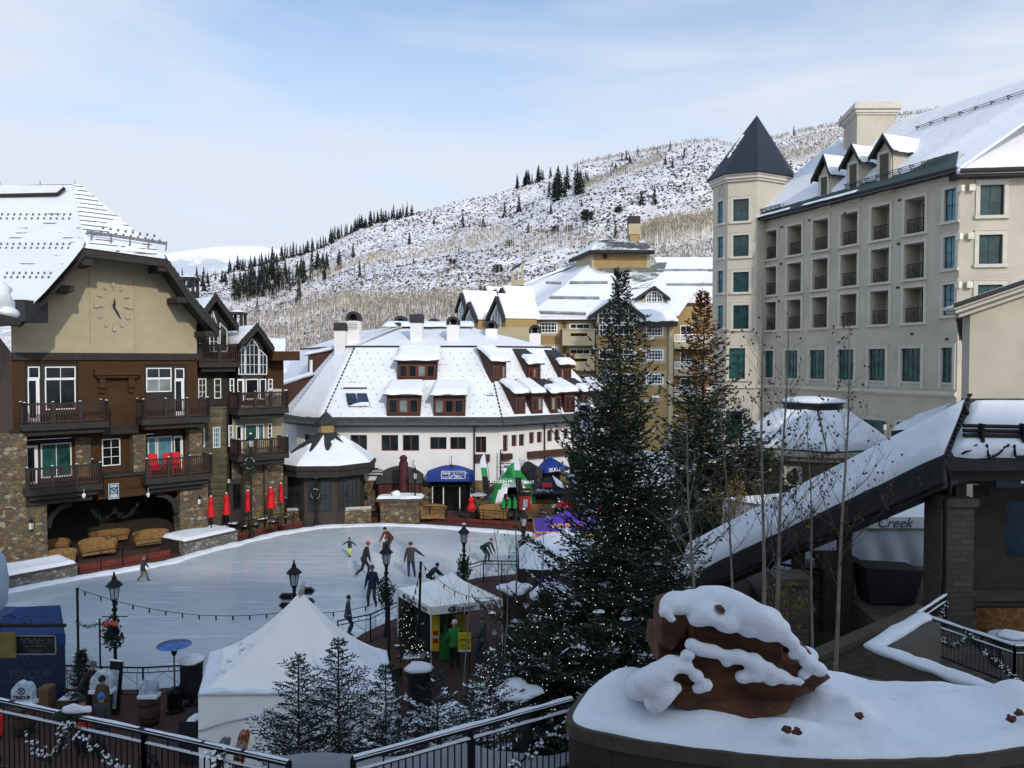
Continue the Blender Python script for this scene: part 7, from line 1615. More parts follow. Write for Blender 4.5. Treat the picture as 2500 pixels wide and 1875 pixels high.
p=at(990,1478,26.5); spruce('potted_spruce','slim spruce with lights in the wooden planter by the small white tent',(p.x,26.5,.5),at(990,1478,26.5).z-.5,.42,23,z0=.05,nb=110,step=.09,needle=.09,snow=.2,lights=45,lit_top=1.)
p=at(1020,1560,26.3); spruce('potted_spruce','short bushy spruce in the same planter by the small white tent',(p.x,26.3,.5),.95,.5,24,z0=.05,nb=60,step=.09,needle=.09,snow=.3,lights=30,lit_top=1.)
def bare(name,label,base,top,r0,seed,nbr=26,blen=.26,leaves=120,leafm=None,yel=0,group=None,z0=.25,cat='bare tree',bend=.15,mat=None,sub=3,tr=TWIG):
    rr=random.Random(seed); base=Vector(base); top=Vector(top); r=thing(name,label,cat,tuple(base),group); ax=top-base; h=ax.length; T=MB(); B=MB(); Lf=MB()
    n=10; P=[base+ax*(k/n)+Vector((bend*.3*math.sin(k*.9+seed),0,0))*(k/n) for k in range(n+1)]; T.path(P,[r0*(1-.85*k/n) for k in range(n+1)],7)
    tips=[]
    def br(p,d,L,r_,dep):
        k=4; Q=[p]
        for i in range(k): d=(d+Vector((rr.gauss(0,.12),rr.gauss(0,.12),.10))).normalized(); Q.append(Q[-1]+d*L/k)
        B.path(Q,[r_*(1-.7*i/k) for i in range(k+1)],3)
        if dep>0:
            for i in range(sub+1):
                q=Q[1+rr.randrange(k)]; a=rr.random()*6.28; dd=(d+Vector((math.cos(a),math.sin(a),.25))*.75).normalized(); br(q,dd,L*rr.uniform(.35,.6),r_*.5,dep-1)
        tips.extend(Q[2:])
    for i in range(nbr):
        t_=z0+(1-z0)*(i+rr.random())/nbr; k=min(n-1,int(t_*n)); p=P[k].lerp(P[k+1],t_*n-k); a=rr.random()*6.28; d=Vector((math.cos(a),math.sin(a)*.8,rr.uniform(.45,1.3))).normalized(); br(p,d,h*blen*(1.15-t_)*rr.uniform(.6,1.2),max(.004,r0*.33*(1.1-t_)),2 if t_<.7 else 1)
    for i in range(leaves):
        p=rr.choice(tips)+Vector((rr.gauss(0,.04),rr.gauss(0,.04),rr.gauss(0,.04))); a=rr.random()*6.28; x=Vector((math.cos(a),math.sin(a)*.4,rr.uniform(-.5,.5))).normalized()*.030; y=Vector((0,.3,1)).normalized()*.036
        Lf.k=1 if rr.random()<yel else 0; Lf.face(p-x,p-y,p+x,p+y)
    T.build('trunk',mat or ABARK,r); B.build('branches',tr,r)
    if leaves: Lf.build('leaves',[LEAF,LEAFY],r)
    return r
bare('aspen_tree','left trunk of the pair of slim aspens in front of the snowy ramp roof',at(1868,1470,17.5)-Vector((0,0,1.5)),at(1858,700,17.5),.052,31,24,.24,150,yel=.1)
bare('aspen_tree','right trunk of the pair of slim aspens in front of the snowy ramp roof',at(1893,1470,17.8)-Vector((0,0,1.5)),at(1925,745,17.8),.056,32,24,.24,150,yel=.15)
bare('aspen_tree','slim leaning aspen before the dark stairway, right of the aspen pair',at(2040,1560,17.)-Vector((0,0,1.)),at(2078,790,17.),.048,33,26,.26,170)
bare('aspen_sapling','thin sapling between the aspens with dead leaves',at(1985,1500,17.6)-Vector((0,0,1.)),at(1975,1010,17.6),.035,34,22,.3,120)
bare('aspen_sapling','thin sapling in front of the lower end of the ramp roof',at(1795,1420,18.5)-Vector((0,0,1.)),at(1760,960,18.5),.035,35,22,.3,90,yel=.2)
bare('aspen_tree','pale trunked aspen at the right side of the huge lit spruce',at(1482,1560,21)-Vector((0,0,.5)),at(1448,980,21),.07,36,22,.24,20) if False else None
bare('aspen_tree','pale trunked aspen standing right of the huge lit spruce',at(1700,1440,21)-Vector((0,0,1.5)),at(1672,1010,21),.06,37,24,.28,20,tr=ABARK)
bare('leafy_bush','dark bush with clinging yellow leaves below the stone pavilion',at(1790,1330,31),at(1800,1180,31),.05,38,46,.6,700,yel=.55,z0=.05,cat='bush',sub=4)
bare('leafy_bush','low shrub with yellow leaves below the stone pier of the stairway',at(1925,1560,18.),at(1920,1440,18.),.03,39,30,.7,260,yel=.5,z0=.05,cat='bush',sub=3)
for k,(x0,y0,x1,y1,Y,s_) in enumerate(((1260,1420,1262,1150,25.,'tallest of the bare saplings'),(1240,1600,1205,1280,23,'leaning bare sapling'),(1310,1560,1330,1270,23.5,'bare sapling'),(1130,1700,1150,1330,21.5,'thin bare sapling left'),(1228,1640,1245,1330,22,'middle bare sapling'))):
    bare('bare_sapling',s_+' '+['rising past the far lamp','beside the small white tent','in front of the snow covered tent roof','of the group, crossing the small tent','behind the snow heaps'][k],at(x0,y0,Y)-Vector((0,0,.6)),at(x1,y1,Y),.03,50+k,16,.38,10,z0=.15,cat='sapling',sub=2)
def cmat(n,c,v=.15): return flat('cloth_'+n,c,.85,v,6.,bump=.25,bscale=14)
SKIN=flat('skin',(.42,.23,.15),.6,.08)
CC=dict(black=cmat('black',(.012,.012,.014)),navy=cmat('navy',(.010,.013,.035)),jeans=cmat('jeans',(.02,.035,.09)),grey=cmat('grey',(.07,.075,.085)),charcoal=cmat('charcoal',(.028,.030,.034)),khaki=cmat('khaki',(.15,.095,.04)),red=cmat('red',(.38,.012,.012)),maroon=cmat('maroon',(.09,.014,.014)),lime=cmat('lime',(.25,.62,.06)),yellow=cmat('yellow',(.50,.55,.06)),green=cmat('green',(.015,.20,.03)),dkgreen=cmat('dark_green',(.01,.035,.03)),white=cmat('white',(.6,.6,.62)),tan=cmat('tan',(.22,.14,.08)),blue=cmat('blue',(.03,.12,.30)),plaid=cmat('plaid',(.04,.055,.10),.6),orange=cmat('orange',(.55,.07,.02)),brown=cmat('brown',(.06,.035,.02)))
def ik(a,b,l1,l2,hint):
    a=Vector(a);b=Vector(b);d=b-a; L=min(d.length,(l1+l2)*.999); dn=d.normalized(); x=(l1*l1-l2*l2+L*L)/(2*L); y=math.sqrt(max(0,l1*l1-x*x)); h=Vector(hint); h=(h-dn*h.dot(dn)); h=h.normalized() if h.length>1e-4 else Vector((0,1,0)); return a+dn*x+h*y, a+dn*L
def person(label,loc,yaw,H=1.75,lean=0.,side=0.,crouch=0.,hL=(-.26,.05,.80),hR=(.26,.05,.80),fL=(-.11,0,.08),fR=(.11,0,.08),jacket='black',pants='navy',hat='black',gloves='black',boots='black',skates=True,hair=None,head=0.,group=None,kneehint=(0,1,0),turn=0.):
    k=H/1.75; hip=Vector((0,-math.sin(lean)*.28,.92-crouch)); up=Vector((math.sin(side),math.sin(lean),math.cos(lean)*math.cos(side))); fw=Vector((0,math.cos(lean),-math.sin(lean)))
    wst=hip+up*.13; ch=hip+up*.36; nk=hip+up*.56; hd=nk+up*.07+Vector((0,math.sin(head)*.05,.0)); tp=hd+Vector((0,.02,.15))
    V=[];E=[];Rr=[];Z=[]
    def add(p,r,z,par=None):
        V.append(Vector(p)*k); Rr.append((r[0]*k,r[1]*k)); Z.append(z)
        if par is not None: E.append((par,len(V)-1))
        return len(V)-1
    h=add(hip,(.155,.12),'p'); w=add(wst,(.175,.14),'j',h); c=add(ch,(.20,.155),'j',w); n0=add(nk-up*.04,(.10,.09),'j',c); n1=add(nk+up*.03,(.055,.06),'s',n0); h1=add(hd+up*.05,(.078,.092),'s',n1); h2=add(tp,(.075,.088),'h',h1)
    for sgn,hnd in ((-1,hL),(1,hR)):
        sh=ch+up*.13+Vector((sgn*.17,0,0)); e,hn=ik(sh,hnd,.29,.27,(sgn*.4,-1,-.2)); s_=add(sh,(.085,.088),'j',c); e_=add(e,(.072,.072),'j',s_); w_=add(e.lerp(hn,.82),(.055,.055),'j',e_); add(hn,(.038,.03),'g',w_); add(hn+(hn-e).normalized()*.07,(.03,.018),'g',len(V)-1)
    for sgn,ft in ((-1,fL),(1,fR)):
        hp=hip+Vector((sgn*.09,0,-.06)); kn,an=ik(hp,ft,.43,.42,kneehint); a_=add(hp,(.105,.11),'p',h); k_=add(kn,(.08,.08),'p',a_); cf=add(kn.lerp(an,.45),(.072,.075),'p',k_); n_=add(an,(.05,.05),'b',cf); add(an+Vector((0,.13,-.03)),(.045,.035),'b',n_)
    me=bpy.data.meshes.new('p'); me.from_pydata([tuple(v) for v in V],E,[]); o=bpy.data.objects.new('p',me); COL.objects.link(o)
    sk=o.modifiers.new('s','SKIN'); o.modifiers.new('u','SUBSURF').levels=1; o.modifiers['u'].render_levels=1
    lay=me.skin_vertices[0].data
    for i,r_ in enumerate(Rr): lay[i].radius=r_
    lay[0].use_root=True
    dg=bpy.context.evaluated_depsgraph_get(); dg.update(); m2=bpy.data.meshes.new_from_object(o.evaluated_get(dg)); bpy.data.objects.remove(o)
    r=thing('person',label,'person',tuple(loc),group); r.rotation_euler=(0,0,yaw)
    b=MB(); b.v=[tuple(v.co) for v in m2.vertices]; slot={'j':0,'p':1,'s':2,'b':3,'g':4,'h':2}
    for f in m2.polygons:
        cc=f.center; best=9e9;zz='j'
        for i,v in enumerate(V):
            q=(v-cc).length/ (Rr[i][0]+.05)
            if q<best: best=q; zz=Z[i]
        b.f.append(tuple(f.vertices)); b.mi.append(slot[zz])
    b.k=4; gi=[i for i,z in enumerate(Z) if z=='g']
    for i0,i1 in ((gi[0],gi[1]),(gi[2],gi[3])):
        d=(V[i1]-V[i0]).normalized(); x=d.cross(Vector((0,1,.1))).normalized()
        for j,(o_,l_) in enumerate(((-.024,.055),(-.008,.066),(.008,.062),(.024,.048))): s0=V[i1]+x*o_*k-d*.01; b.tube(s0,s0+d*l_*.5*k+Vector((0,.006,0)),.009*k,.0085*k,5); b.tube(s0+d*l_*.5*k,s0+d*l_*k+Vector((0,.018,0))*k,.0085*k,.006*k,5)
        b.tube(V[i0]+x*.03*k,V[i0]+x*.055*k+d*.045*k,.011*k,.008*k,5)
    hc=V[h1]; b.k=2; b.tube(hc+Vector((0,.085,.02))*k,hc+Vector((0,.112,-.012))*k,.008*k,.014*k,5); 
    for sgn in (-1,1): b.blob(hc+Vector((sgn*.086,-.01,.01))*k,(.012*k,.02*k,.03*k),5,4)
    b.k=3
    for sgn in (-1,1): b.blob(hc+Vector((sgn*.03,.088,.03))*k,(.011*k,.006*k,.007*k),5,4)
    b.tube(hc+Vector((-.024,.090,-.042))*k,hc+Vector((.024,.090,-.042))*k,.004*k,n=4)
    for kk in list(ORG): pass
    ORG[r.name]=Vector((0,0,0)); o=b.build('body',[CC[jacket],CC[pants],SKIN,CC[boots],CC[gloves]],r,True)
    if hat: m=MB(); m.blob(V[h2]+Vector((0,-.012,-.03))*k,(.105*k,.115*k,.115*k),10,7,.05,1,squash=.35); m.lathe(V[h2]+Vector((0,-.008,-.065))*k,[(.10*k,0),(.108*k,.01*k),(.108*k,.035*k),(.10*k,.045*k)],12); m.build('hat',CC[hat],r,True)
    else: m=MB(); m.blob(V[h2]+Vector((0,-.02,-.02))*k,(.092*k,.105*k,.10*k),10,7,.1,1,squash=.7); m.build('hair',CC[hair or 'brown'],r,True)
    if skates:
        for i in [i for i,z in enumerate(Z) if z=='b'][0::2]: m=MB(); c=V[i]+Vector((0,.05,-.085))*k; m.box(c.x-.006,c.x+.006,c.y-.14,c.y+.15,c.z-.015,c.z+.03); m.build('skate_blade',CLR['steel'],r)
    m=MB(); m.lathe(V[h]+Vector((0,0,.0)),[(.185*k,-.12*k),(.195*k,-.05*k),(.182*k,.06*k)],14,0,1.,.82); m.build('jacket_hem',CC[jacket],r,True)
    return r
def G(x,y,z=0.): p=gz(x,y,z); return (p.x,p.y,z)
I=.03
def onice(x,y): p=gz(x,y,0); return (p.x,p.y,.005)
person('child skater in dark top and khaki trousers striding alone on the left of the rink',onice(350,1420),R(-90),1.28,lean=.12,fL=(-.08,.30,.09),fR=(.08,-.36,.14),hL=(-.15,.3,.95),hR=(.2,.15,.8),jacket='charcoal',pants='khaki',hat='grey')
person('small child skater with arms spread and bright yellow trousers',onice(854,1360),R(160),1.1,lean=.1,hL=(-.72,.1,1.12),hR=(.70,.1,1.05),fL=(-.06,0,.09),fR=(.07,-.1,.12),jacket='dkgreen',pants='yellow',hat='black',gloves='navy')
person('skater in black jacket and red hat gliding with one leg behind',onice(893,1409),R(-70),1.83,lean=.32,fL=(-.06,.14,.09),fR=(.06,-.52,.20),hL=(-.2,.25,.72),hR=(.24,.2,.75),jacket='black',pants='black',hat='red',boots='charcoal')
person('skater in maroon jacket bending over a child behind the lamp post',onice(948,1352),R(140),1.72,lean=.75,fL=(-.14,0,.09),fR=(.14,.05,.09),hL=(-.18,.55,.72),hR=(.2,.5,.7),jacket='maroon',pants='charcoal',hat='black')
person('child with white helmet and lime trousers held up by the maroon skater',onice(940,1362),R(120),1.05,lean=.3,hL=(-.4,.3,.9),hR=(.3,.1,.8),fL=(-.12,.1,.09),fR=(.14,-.2,.09),jacket='charcoal',pants='lime',hat='white')
person('woman skater in maroon hat and blue jeans with right arm held out',onice(1003,1410),R(10),1.80,lean=.03,hL=(-.32,-.02,.80),hR=(.80,.12,.88),fL=(-.10,.02,.09),fR=(.20,-.06,.09),jacket='charcoal',pants='jeans',hat='maroon',boots='black')
person('skater in dark jacket and grey trousers bent low near the right side of the rink',onice(1188,1374),R(-120),1.72,lean=1.0,crouch=.06,hL=(-.1,.55,.5),hR=(.15,.5,.48),fL=(-.2,0,.09),fR=(.2,.0,.09),jacket='charcoal',pants='grey',hat=None,hair='grey')
person('man in navy jacket and grey cap standing still at the centre of the rink',onice(909,1481),R(175),1.86,hL=(-.30,.06,.80),hR=(.30,.06,.80),fL=(-.17,0,.09),fR=(.17,0,.09),jacket='navy',pants='charcoal',hat='grey')
person('youth in patterned blue jacket standing on the ice by the near railing',onice(850,1551),R(-80),1.6,lean=.08,hL=(-.2,.1,.75),hR=(.22,.18,.72),fL=(-.1,-.02,.09),fR=(.1,.05,.09),jacket='plaid',pants='charcoal',hat=None,hair='black')
person('skater in black coat crouching behind the peak of the small white tent',onice(1056,1440),R(-60),1.55,lean=.9,crouch=.1,hL=(-.2,.6,.6),hR=(.3,.6,.7),jacket='black',pants='black',hat='black')
person('vendor in green jacket and pale hat under the small white tent',G(1110,1634),R(10),1.76,hL=(-.25,.2,.95),hR=(.25,.3,.95),jacket='green',pants='black',hat='white',skates=False)
person('bareheaded man in grey sweater and jeans beside the small white tent',G(1178,1622),R(80),1.78,hL=(-.2,.3,1.0),hR=(.22,.25,1.0),jacket='grey',pants='jeans',hat=None,hair='grey',skates=False,boots='brown')
person('person in dark coat and grey hood stooping beside the potted spruce',G(214,1745),R(-75),1.72,lean=.5,hL=(-.2,.5,.85),hR=(.2,.5,.85),jacket='black',pants='black',hat='grey',skates=False)
person('person in red jacket and dark cap seen through the stair railing',G(203,1846),R(170),1.68,hL=(-.3,.1,.85),hR=(.28,.12,.85),jacket='red',pants='black',hat='black',skates=False)
person('person in grey jacket and blue cap with goggles near the railing',G(250,1842),R(175),1.72,hL=(-.28,.1,.85),hR=(.28,.1,.85),jacket='charcoal',pants='charcoal',hat='blue',skates=False)
person('person in brown coat standing behind the blue capped one',G(252,1790),R(160),1.7,jacket='brown',pants='black',hat='black',skates=False)
person('person in red top at the far left edge behind the railing',G(-2,1860),R(150),1.6,jacket='red',pants='black',hat='black',skates=False)
person('person in bright blue jacket next to the distant patio heater',(at(1200,1200,54.5).x,54.5,0),R(170),1.8,jacket='blue',pants='charcoal',hat='black',skates=False)
person('person in bright orange jacket half hidden behind the huge spruce',(at(1570,1200,47).x,47,1.2),R(180),1.8,jacket='orange',pants='orange',hat='orange',skates=False)
person('dark dressed customer standing at the mouth of the green dome tent',(at(1238,1240,52.9).x,53.2,0),R(20),1.75,jacket='black',pants='black',hat='brown',skates=False)
person('second dark dressed customer near the green dome tent',(at(1256,1240,52.9).x,53.3,0),R(-30),1.7,jacket='charcoal',pants='black',hat='black',skates=False)
person('staff member in black behind the goods table of the dark tent',(at(1318,1240,54).x,54.6,0),R(180),1.75,jacket='black',pants='black',hat=None,hair='brown',skates=False)
def wreath(m,s,c,r,rr,rad=.34,n=460,flat_=True):
    for i in range(n):
        a=rr.random()*6.28; q=abs(rr.gauss(0,1))*.75; p=c+Vector((math.cos(a)*r*min(1.2,q),rr.gauss(0,.09)-.05,math.sin(a)*r*2.0*min(1.2,q)-.15)); d=Vector((rr.gauss(0,1),rr.gauss(0,1),rr.gauss(0,1))).normalized()*.13; x=d.cross(Vector((0,1,.2))).normalized()*.03; m.face(p-x,p+d-x*.4,p+d+x*.4,p+x)
def lamp_post(label,loc,h=4.05,wr=True,snow=False,bow=False,arms=False,seed=0):
    c=Vector(loc); r=thing('street_lamp',label,'street lamp',tuple(c)); m=MB()
    m.lathe(c,[(.20,0),(.20,.12),(.15,.2),(.13,.5),(.10,.62),(.065,.7),(.055,1.2),(.05,h-1.35),(.09,h-1.3),(.09,h-1.24),(.055,h-1.2),(.07,h-1.0),(.10,h-.95)],10); m.build('post',CLR['black'],r)
    m=MB(); z=h-.95
    m.lathe(c+Vector((0,0,z)),[(.10,0),(.12,.03),(.02,.04)],8)
    for i in range(6): a=i*R(60); m.tube(c+Vector((.11*math.cos(a),.11*math.sin(a),z+.03)),c+Vector((.18*math.cos(a),.18*math.sin(a),z+.47)),.012,n=4)
    m.lathe(c+Vector((0,0,z)),[(.26,.46),(.27,.48),(.16,.60),(.09,.66),(.07,.72),(.085,.75),(.05,.79),(.03,.84),(.035,.88),(.006,.95)],10); m.build('lantern',CLR['black'],r)
    m=MB(); m.lathe(c+Vector((0,0,z+.04)),[(.10,0),(.165,.41)],6); m.build('glass',flat('lamp_glass',(.42,.46,.5),.15,.2),r)
    m=MB(); m.lathe(c+Vector((0,0,z+.04)),[(.02,0),(.035,.15),(.02,.3)],8); 
    if snow: m=MB(); m.blob(c+Vector((0,0,h-.1)),(.09,.09,.06),8,5,.1,2); m.build('snow',SNOW,r,True)
    if arms: m=MB(); m.tube(c+Vector((-.42,0,h-1.5)),c+Vector((.42,0,h-1.5)),.018,n=5); m.build('cross_arm',CLR['black'],r)
    if wr:
        rr=random.Random(seed); w_=thing('wreath','evergreen wreath on the '+' '.join(label.split()[:9]),'wreath',tuple(c+Vector((0,-.1,h-2))),'wreaths on the lamp posts'); m=MB(); wreath(m,None,c+Vector((0,-.08,h-1.85)),.24,rr); m.build('needles',GR,w_)
        m=MB()
        for i in range(16): a=rr.random()*6.28; m.blob(c+Vector((math.cos(a)*.28,-.22,h-1.9+math.sin(a)*.35)),(.035,.03,.035),5,4)
        m.build('baubles',flat('silver_bauble',(.5,.5,.52),.3,.1,metal=.4),w_)
        if bow: m=MB(); m.blob(c+Vector((-.12,-.3,h-1.65)),(.14,.05,.09),7,5,.3,1); m.blob(c+Vector((.12,-.3,h-1.65)),(.14,.05,.09),7,5,.3,2); m.build('bow',CC['orange'],w_)
    return r
lamp_post('black street lamp in the left foreground beside the rink railing',G(283,1696),4.1,bow=True,arms=True,seed=1)
lamp_post('black street lamp at the head of the rink steps, right of the standing man',G(944,1572),4.05,seed=2)
lamp_post('black street lamp by the right end of the rink behind the small white tent',G(1133,1496),4.0,seed=3,snow=True)
lamp_post('black street lamp carrying arrow signs behind the big white tent',G(720,1645),4.05,seed=4,wr=False)
lamp_post('distant street lamp in front of the round kiosk',(at(770,1300,51).x,51.3,0),4.1,seed=5)
lamp_post('distant street lamp right of the maroon umbrella',(at(1010,1290,51.8).x,52.6,0),3.9,seed=6,wr=False)
lamp_post('street lamp among bare saplings left of the purple tent',G(1278,1440),4.0,seed=7,snow=True)
lamp_post('tall lamp post with snow caps on the left terrace',(at(609,1318,47.5).x,47.9,0),6.6,seed=8,snow=True)
c=Vector(G(720,1645)); AS=thing('direction_signs','cluster of black arrow boards on the lamp behind the big white tent','direction sign',(c.x,c.y,2))
for k,(x0,x1,y0,y1,dr) in enumerate(((680,715,1447,1466,-1),(680,715,1469,1487,-1),(680,715,1490,1508,-1),(742,770,1433,1452,1),(742,770,1459,1478,1))):
    f=Fr(0,c.y-.15,(1,0)); a,b,z0,z1=f.rect(x0,y0,x1,y1); t_=(z1-z0)*.45; P=[(a+t_,z0),(b,z0),(b,z1),(a+t_,z1),(a,(z0+z1)/2)] if dr<0 else [(a,z0),(b-t_,z0),(b,(z0+z1)/2),(b-t_,z1),(a,z1)]
    m=MB(); m.slab([f.P(*p,0) for p in P],(0,-.03,0)); bo=m.build('arrow_board',CLR['black'],AS); m=MB(); cx_=sum(p[0] for p in P)/5; cz_=sum(p[1] for p in P)/5; Q=[f.P(cx_+(p[0]-cx_)*.9,cz_+(p[1]-cz_)*.8,.035) for p in P]
    for p_,q_ in zip(Q,Q[1:]+Q[:1]): m.tube(p_,q_,.008,n=4)
    m.build('border',flat('sign_grey_line',(.3,.3,.3),.6),bo)
def pole(label,b,t_,r_=.04): b=Vector(b); t_=Vector(t_); o=MB(); o.tube(b,t_,r_,n=8); o.blob(t_,(r_*1.3,r_*1.3,r_),6,4); x=o.build('pole',CLR['black']); tag(x,label,'pole'); return x
P1=Vector(G(193,1700)); T1=Vector((P1.x,P1.y,at(193,1437,P1.y).z)); pole('thin black pole left of the foreground lamp holding the string lights',P1,T1)
P2_=Vector(G(246,1690)); pole('short black pole with garland between the left pole and the lamp',P2_,(P2_.x,P2_.y,at(245,1512,P2_.y).z),.03)
P3=Vector(G(950,1700)); T3=Vector((P3.x,P3.y,at(949,1461,P3.y).z)); pole('thin black pole right of the big tent holding string lights',P3,T3,.05)
P4=Vector(G(1020,1640)); T4=Vector((P4.x+.12,P4.y,at(1030,1373,P4.y).z)); pole('thin leaning black pole in front of the small white tent',P4,T4,.045)
def strings(label,pts,n_b,group='string lights'):
    r=thing('string_lights',label,'string lights',tuple(pts[0]),group); m=MB(); m.path(pts,.010,4); m.build('wire',CLR['black'],r); m=MB(); g=MB(); L=[0]
    for a,b in zip(pts,pts[1:]): L.append(L[-1]+(Vector(b)-Vector(a)).length)
    for i in range(n_b):
        s=L[-1]*(i+.5)/n_b; k=max(j for j in range(len(L)-1) if L[j]<=s); p=Vector(pts[k]).lerp(Vector(pts[k+1]),(s-L[k])/(L[k+1]-L[k])); m.tube(p,p-Vector((0,0,.13)),.022,.026,6); g.blob(p-Vector((0,0,.17)),(.022,.022,.035),6,4)
    m.build('socket',CLR['black'],r); g.build('bulb',flat('clear_bulb',(.5,.48,.4),.1),r)
Pm=at(713,1492,24.5)
strings('string of bulbs hanging from the left pole to the arrow sign lamp',swag(T1,Pm,.45,20),13)
strings('string of bulbs from the arrow sign lamp to the pole by the big tent',swag(Pm,T3,.22,12),6)
strings('string of bulbs dropping left of the small tent from the leaning pole',swag(T4,T3+Vector((.5,.3,-.3)),.5,12),8)
strings('string of bulbs from the leaning pole over the peak of the small tent',swag(T4,at(1215,1455,28),.5,12),7)
garland(swag((T1.x,T1.y-.1,at(193,1515,P1.y).z),(P2_.x,P2_.y-.1,at(245,1520,P2_.y).z),.12)+swag((P2_.x,P2_.y-.1,at(245,1518,P2_.y).z),Vector(G(283,1696))+Vector((0,-.1,2.35)),.05,4),'snow dusted garland slung between the left pole and the foreground lamp',seed=11,rad=.13)
def fence(label,pts,h=1.0,step=1.3,name='rink_fence',kick=None,z=0.,snow=False,deco=True,dens_=0.):
    pts=[Vector((p[0],p[1],z)) for p in pts]; r=thing(name,label,'fence',tuple(pts[0])); m=MB(); up=Vector((0,0,1)); ps=MB(); k=MB()
    m.path([p+up*h for p in pts],.03,5); m.path([p+up*(h-.17) for p in pts],.018,4); m.path([p+up*.1 for p in pts],.02,4); m.build('rails',CLR['black'],r)
    L=0; bl=MB()
    for a,b in zip(pts,pts[1:]):
        d=(b-a); l=d.length; n=max(1,round(l/step)); 
        for i in range(n+1): p=a+d*i/n; ps.tube(p,p+up*(h+.02),.03,n=5)
        n2=int(l/.3)
        for i in range(n2): p=a+d*((i+.5)/n2); bl.tube(p+up*(h-.17),p+up*h,.008,n=4)
        if deco:
            for i in range(n):
                q0=a+d*(i+.15)/n;q1=a+d*(i+.5)/n;q2=a+d*(i+.85)/n; bl.tube(q0+up*.1,q0+up*(h-.17),.008,n=4); bl.tube(q2+up*.1,q2+up*(h-.17),.008,n=4); bl.tube(q0+up*(h*.45),q1+up*(h-.2),.008,n=4); bl.tube(q1+up*(h-.2),q2+up*(h*.45),.008,n=4)
        if kick: k.slab([a+up*-.02,b+up*-.02,b+up*kick,a+up*kick],(0,.06,0))
    ps.build('post',CLR['black'],r); bl.build('bars',CLR['black'],r)
    if kick: k.build('kick_board',flat('red_brown_board',(.11,.018,.012),.7,.3,2.),r)
    return r
o_=lambda x,y,dy=.7: (gz(x,y,0).x*(1+dy/gz(x,y,0).y),gz(x,y,0).y+dy)
fence('black railing with red kick board in front of the loggia at the left rink edge',[o_(192,1406,.5),o_(300,1388,.5),o_(418,1366,.5)],1.0,1.2,kick=.45)
fence('black railing curving past the red umbrellas along the far left rink edge',[o_(580,1322),o_(680,1298),o_(790,1281),o_(860,1277)],1.0,1.1,kick=.3)
fence('black railing along the far rink edge in front of the kiosk and fire table',[o_(860,1277),o_(930,1275),o_(1050,1277)],1.0,1.2,kick=.2)
fence('black railing along the far right rink edge before the wicker sofas',[o_(1050,1277),o_(1180,1287),o_(1280,1294),o_(1400,1306)],1.0,1.2,kick=.35)
fence('black curved railing between the near rink edge and the foreground lamp',[gz(150,1698,0)[:2],gz(250,1702,0)[:2],gz(350,1704,0)[:2],gz(450,1698,0)[:2]],1.0,1.6)
fence('black railing going down the rink steps with a round plaque',[gz(825,1600,0)[:2],gz(905,1582,0)[:2],gz(985,1540,0)[:2],gz(1090,1490,0)[:2]],1.15,1.5,z=.15)
fence('black railing around the sunken area behind the small white tent',[gz(1130,1445,0)[:2],gz(1180,1428,0)[:2],gz(1270,1430,0)[:2]],1.1,1.2,z=.1)
m=MB(); 
for i in range(3): m.prism([tuple(gz(*q,0)[:2]) for q in ((880-i*14,1600+i*14),(985,1545+i*10),(1010,1640),(900,1680))],-.01,.30-.1*i)
struct(m.build('brick_steps',PAVE))
def swall(label,a,b,h,t_=.5,zb=0):
    a=Vector((a[0],a[1],0));b=Vector((b[0],b[1],0)); r=thing('stone_planter',label,'stone wall',tuple(a)); d=(b-a).normalized(); n_=Vector((-d.y,d.x,0)); n_=n_ if n_.y>0 else -n_
    m=MB(); m.slab([a,b,b+Vector((0,0,h)),a+Vector((0,0,h))],n_*t_); m.build('wall',m_stone('planter_rubble',[(.20,.19,.17),(.14,.13,.12),(.28,.26,.24),(.10,.09,.08)],3.2),r); m=MB(); m.slab([a-n_*.08+Vector((0,0,h)),b-n_*.08+Vector((0,0,h)),b+n_*(t_+.1)+Vector((0,0,h)),a+n_*(t_+.1)+Vector((0,0,h))],(0,0,.09)); m.build('coping',cap,r)
    m=MB(); u=Vector((0,0,h+.09)); sheet(m,a+u-n_*.02,b+u-n_*.02,b+u+n_*2.2,a+u+n_*2.2,.16,34,12,.10,3,.3,.6); m.build('snow',SNOW,r,True); m=MB(); m.slab([a+n_*t_,b+n_*t_,b+n_*2.2,a+n_*2.2],(0,0,h+.06)); m.build('soil',CLR['dark'],r)
swall('low stone wall with snow at the far left rink edge',gz(-60,1458,0),gz(190,1408,0),.62); swall('low stone planter with snow between the loggia and the umbrellas',gz(452,1356,0),gz(580,1325,0),.7)
def closed_umbrella(label,loc,h,col,w=.24,group=None,zlow=.8):
    c=Vector(loc); r=thing('closed_umbrella',label,'umbrella',tuple(c),group); m=MB(); m.tube(c,c+Vector((0,0,h)),.025,n=6); m.lathe(c,[(.22,0),(.22,.06),(.03,.1)],10); m.build('pole',CLR['black'],r)
    m=MB(); n=16; prof=[(.05,h),(w*.55,h-.12),(w*.7,h-.28),(w*.5,h-.34),(w*.75,h-.6),(w*1.0,zlow+.12),(w*.95,zlow)]; vs=[];
    for rr_,z in prof:
        for i in range(n): g=2*math.pi*i/n; k=1+.18*math.cos(i*math.pi)*(1 if z<h-.1 else 0); vs.append(c+Vector((math.cos(g)*rr_*k,math.sin(g)*rr_*k,z+ (.04*math.cos(i*2) if z==zlow else 0))))
    m.add(vs,[(j*n+i,(j+1)*n+i,(j+1)*n+(i+1)%n,j*n+(i+1)%n) for j in range(len(prof)-1) for i in range(n)]+[tuple(range(n))]); m.build('canopy',col,r,True)
    m=MB(); m.blob(c+Vector((0,0,h+.02)),(.07,.07,.05),6,4); m.build('snow',SNOW,r,True); return r
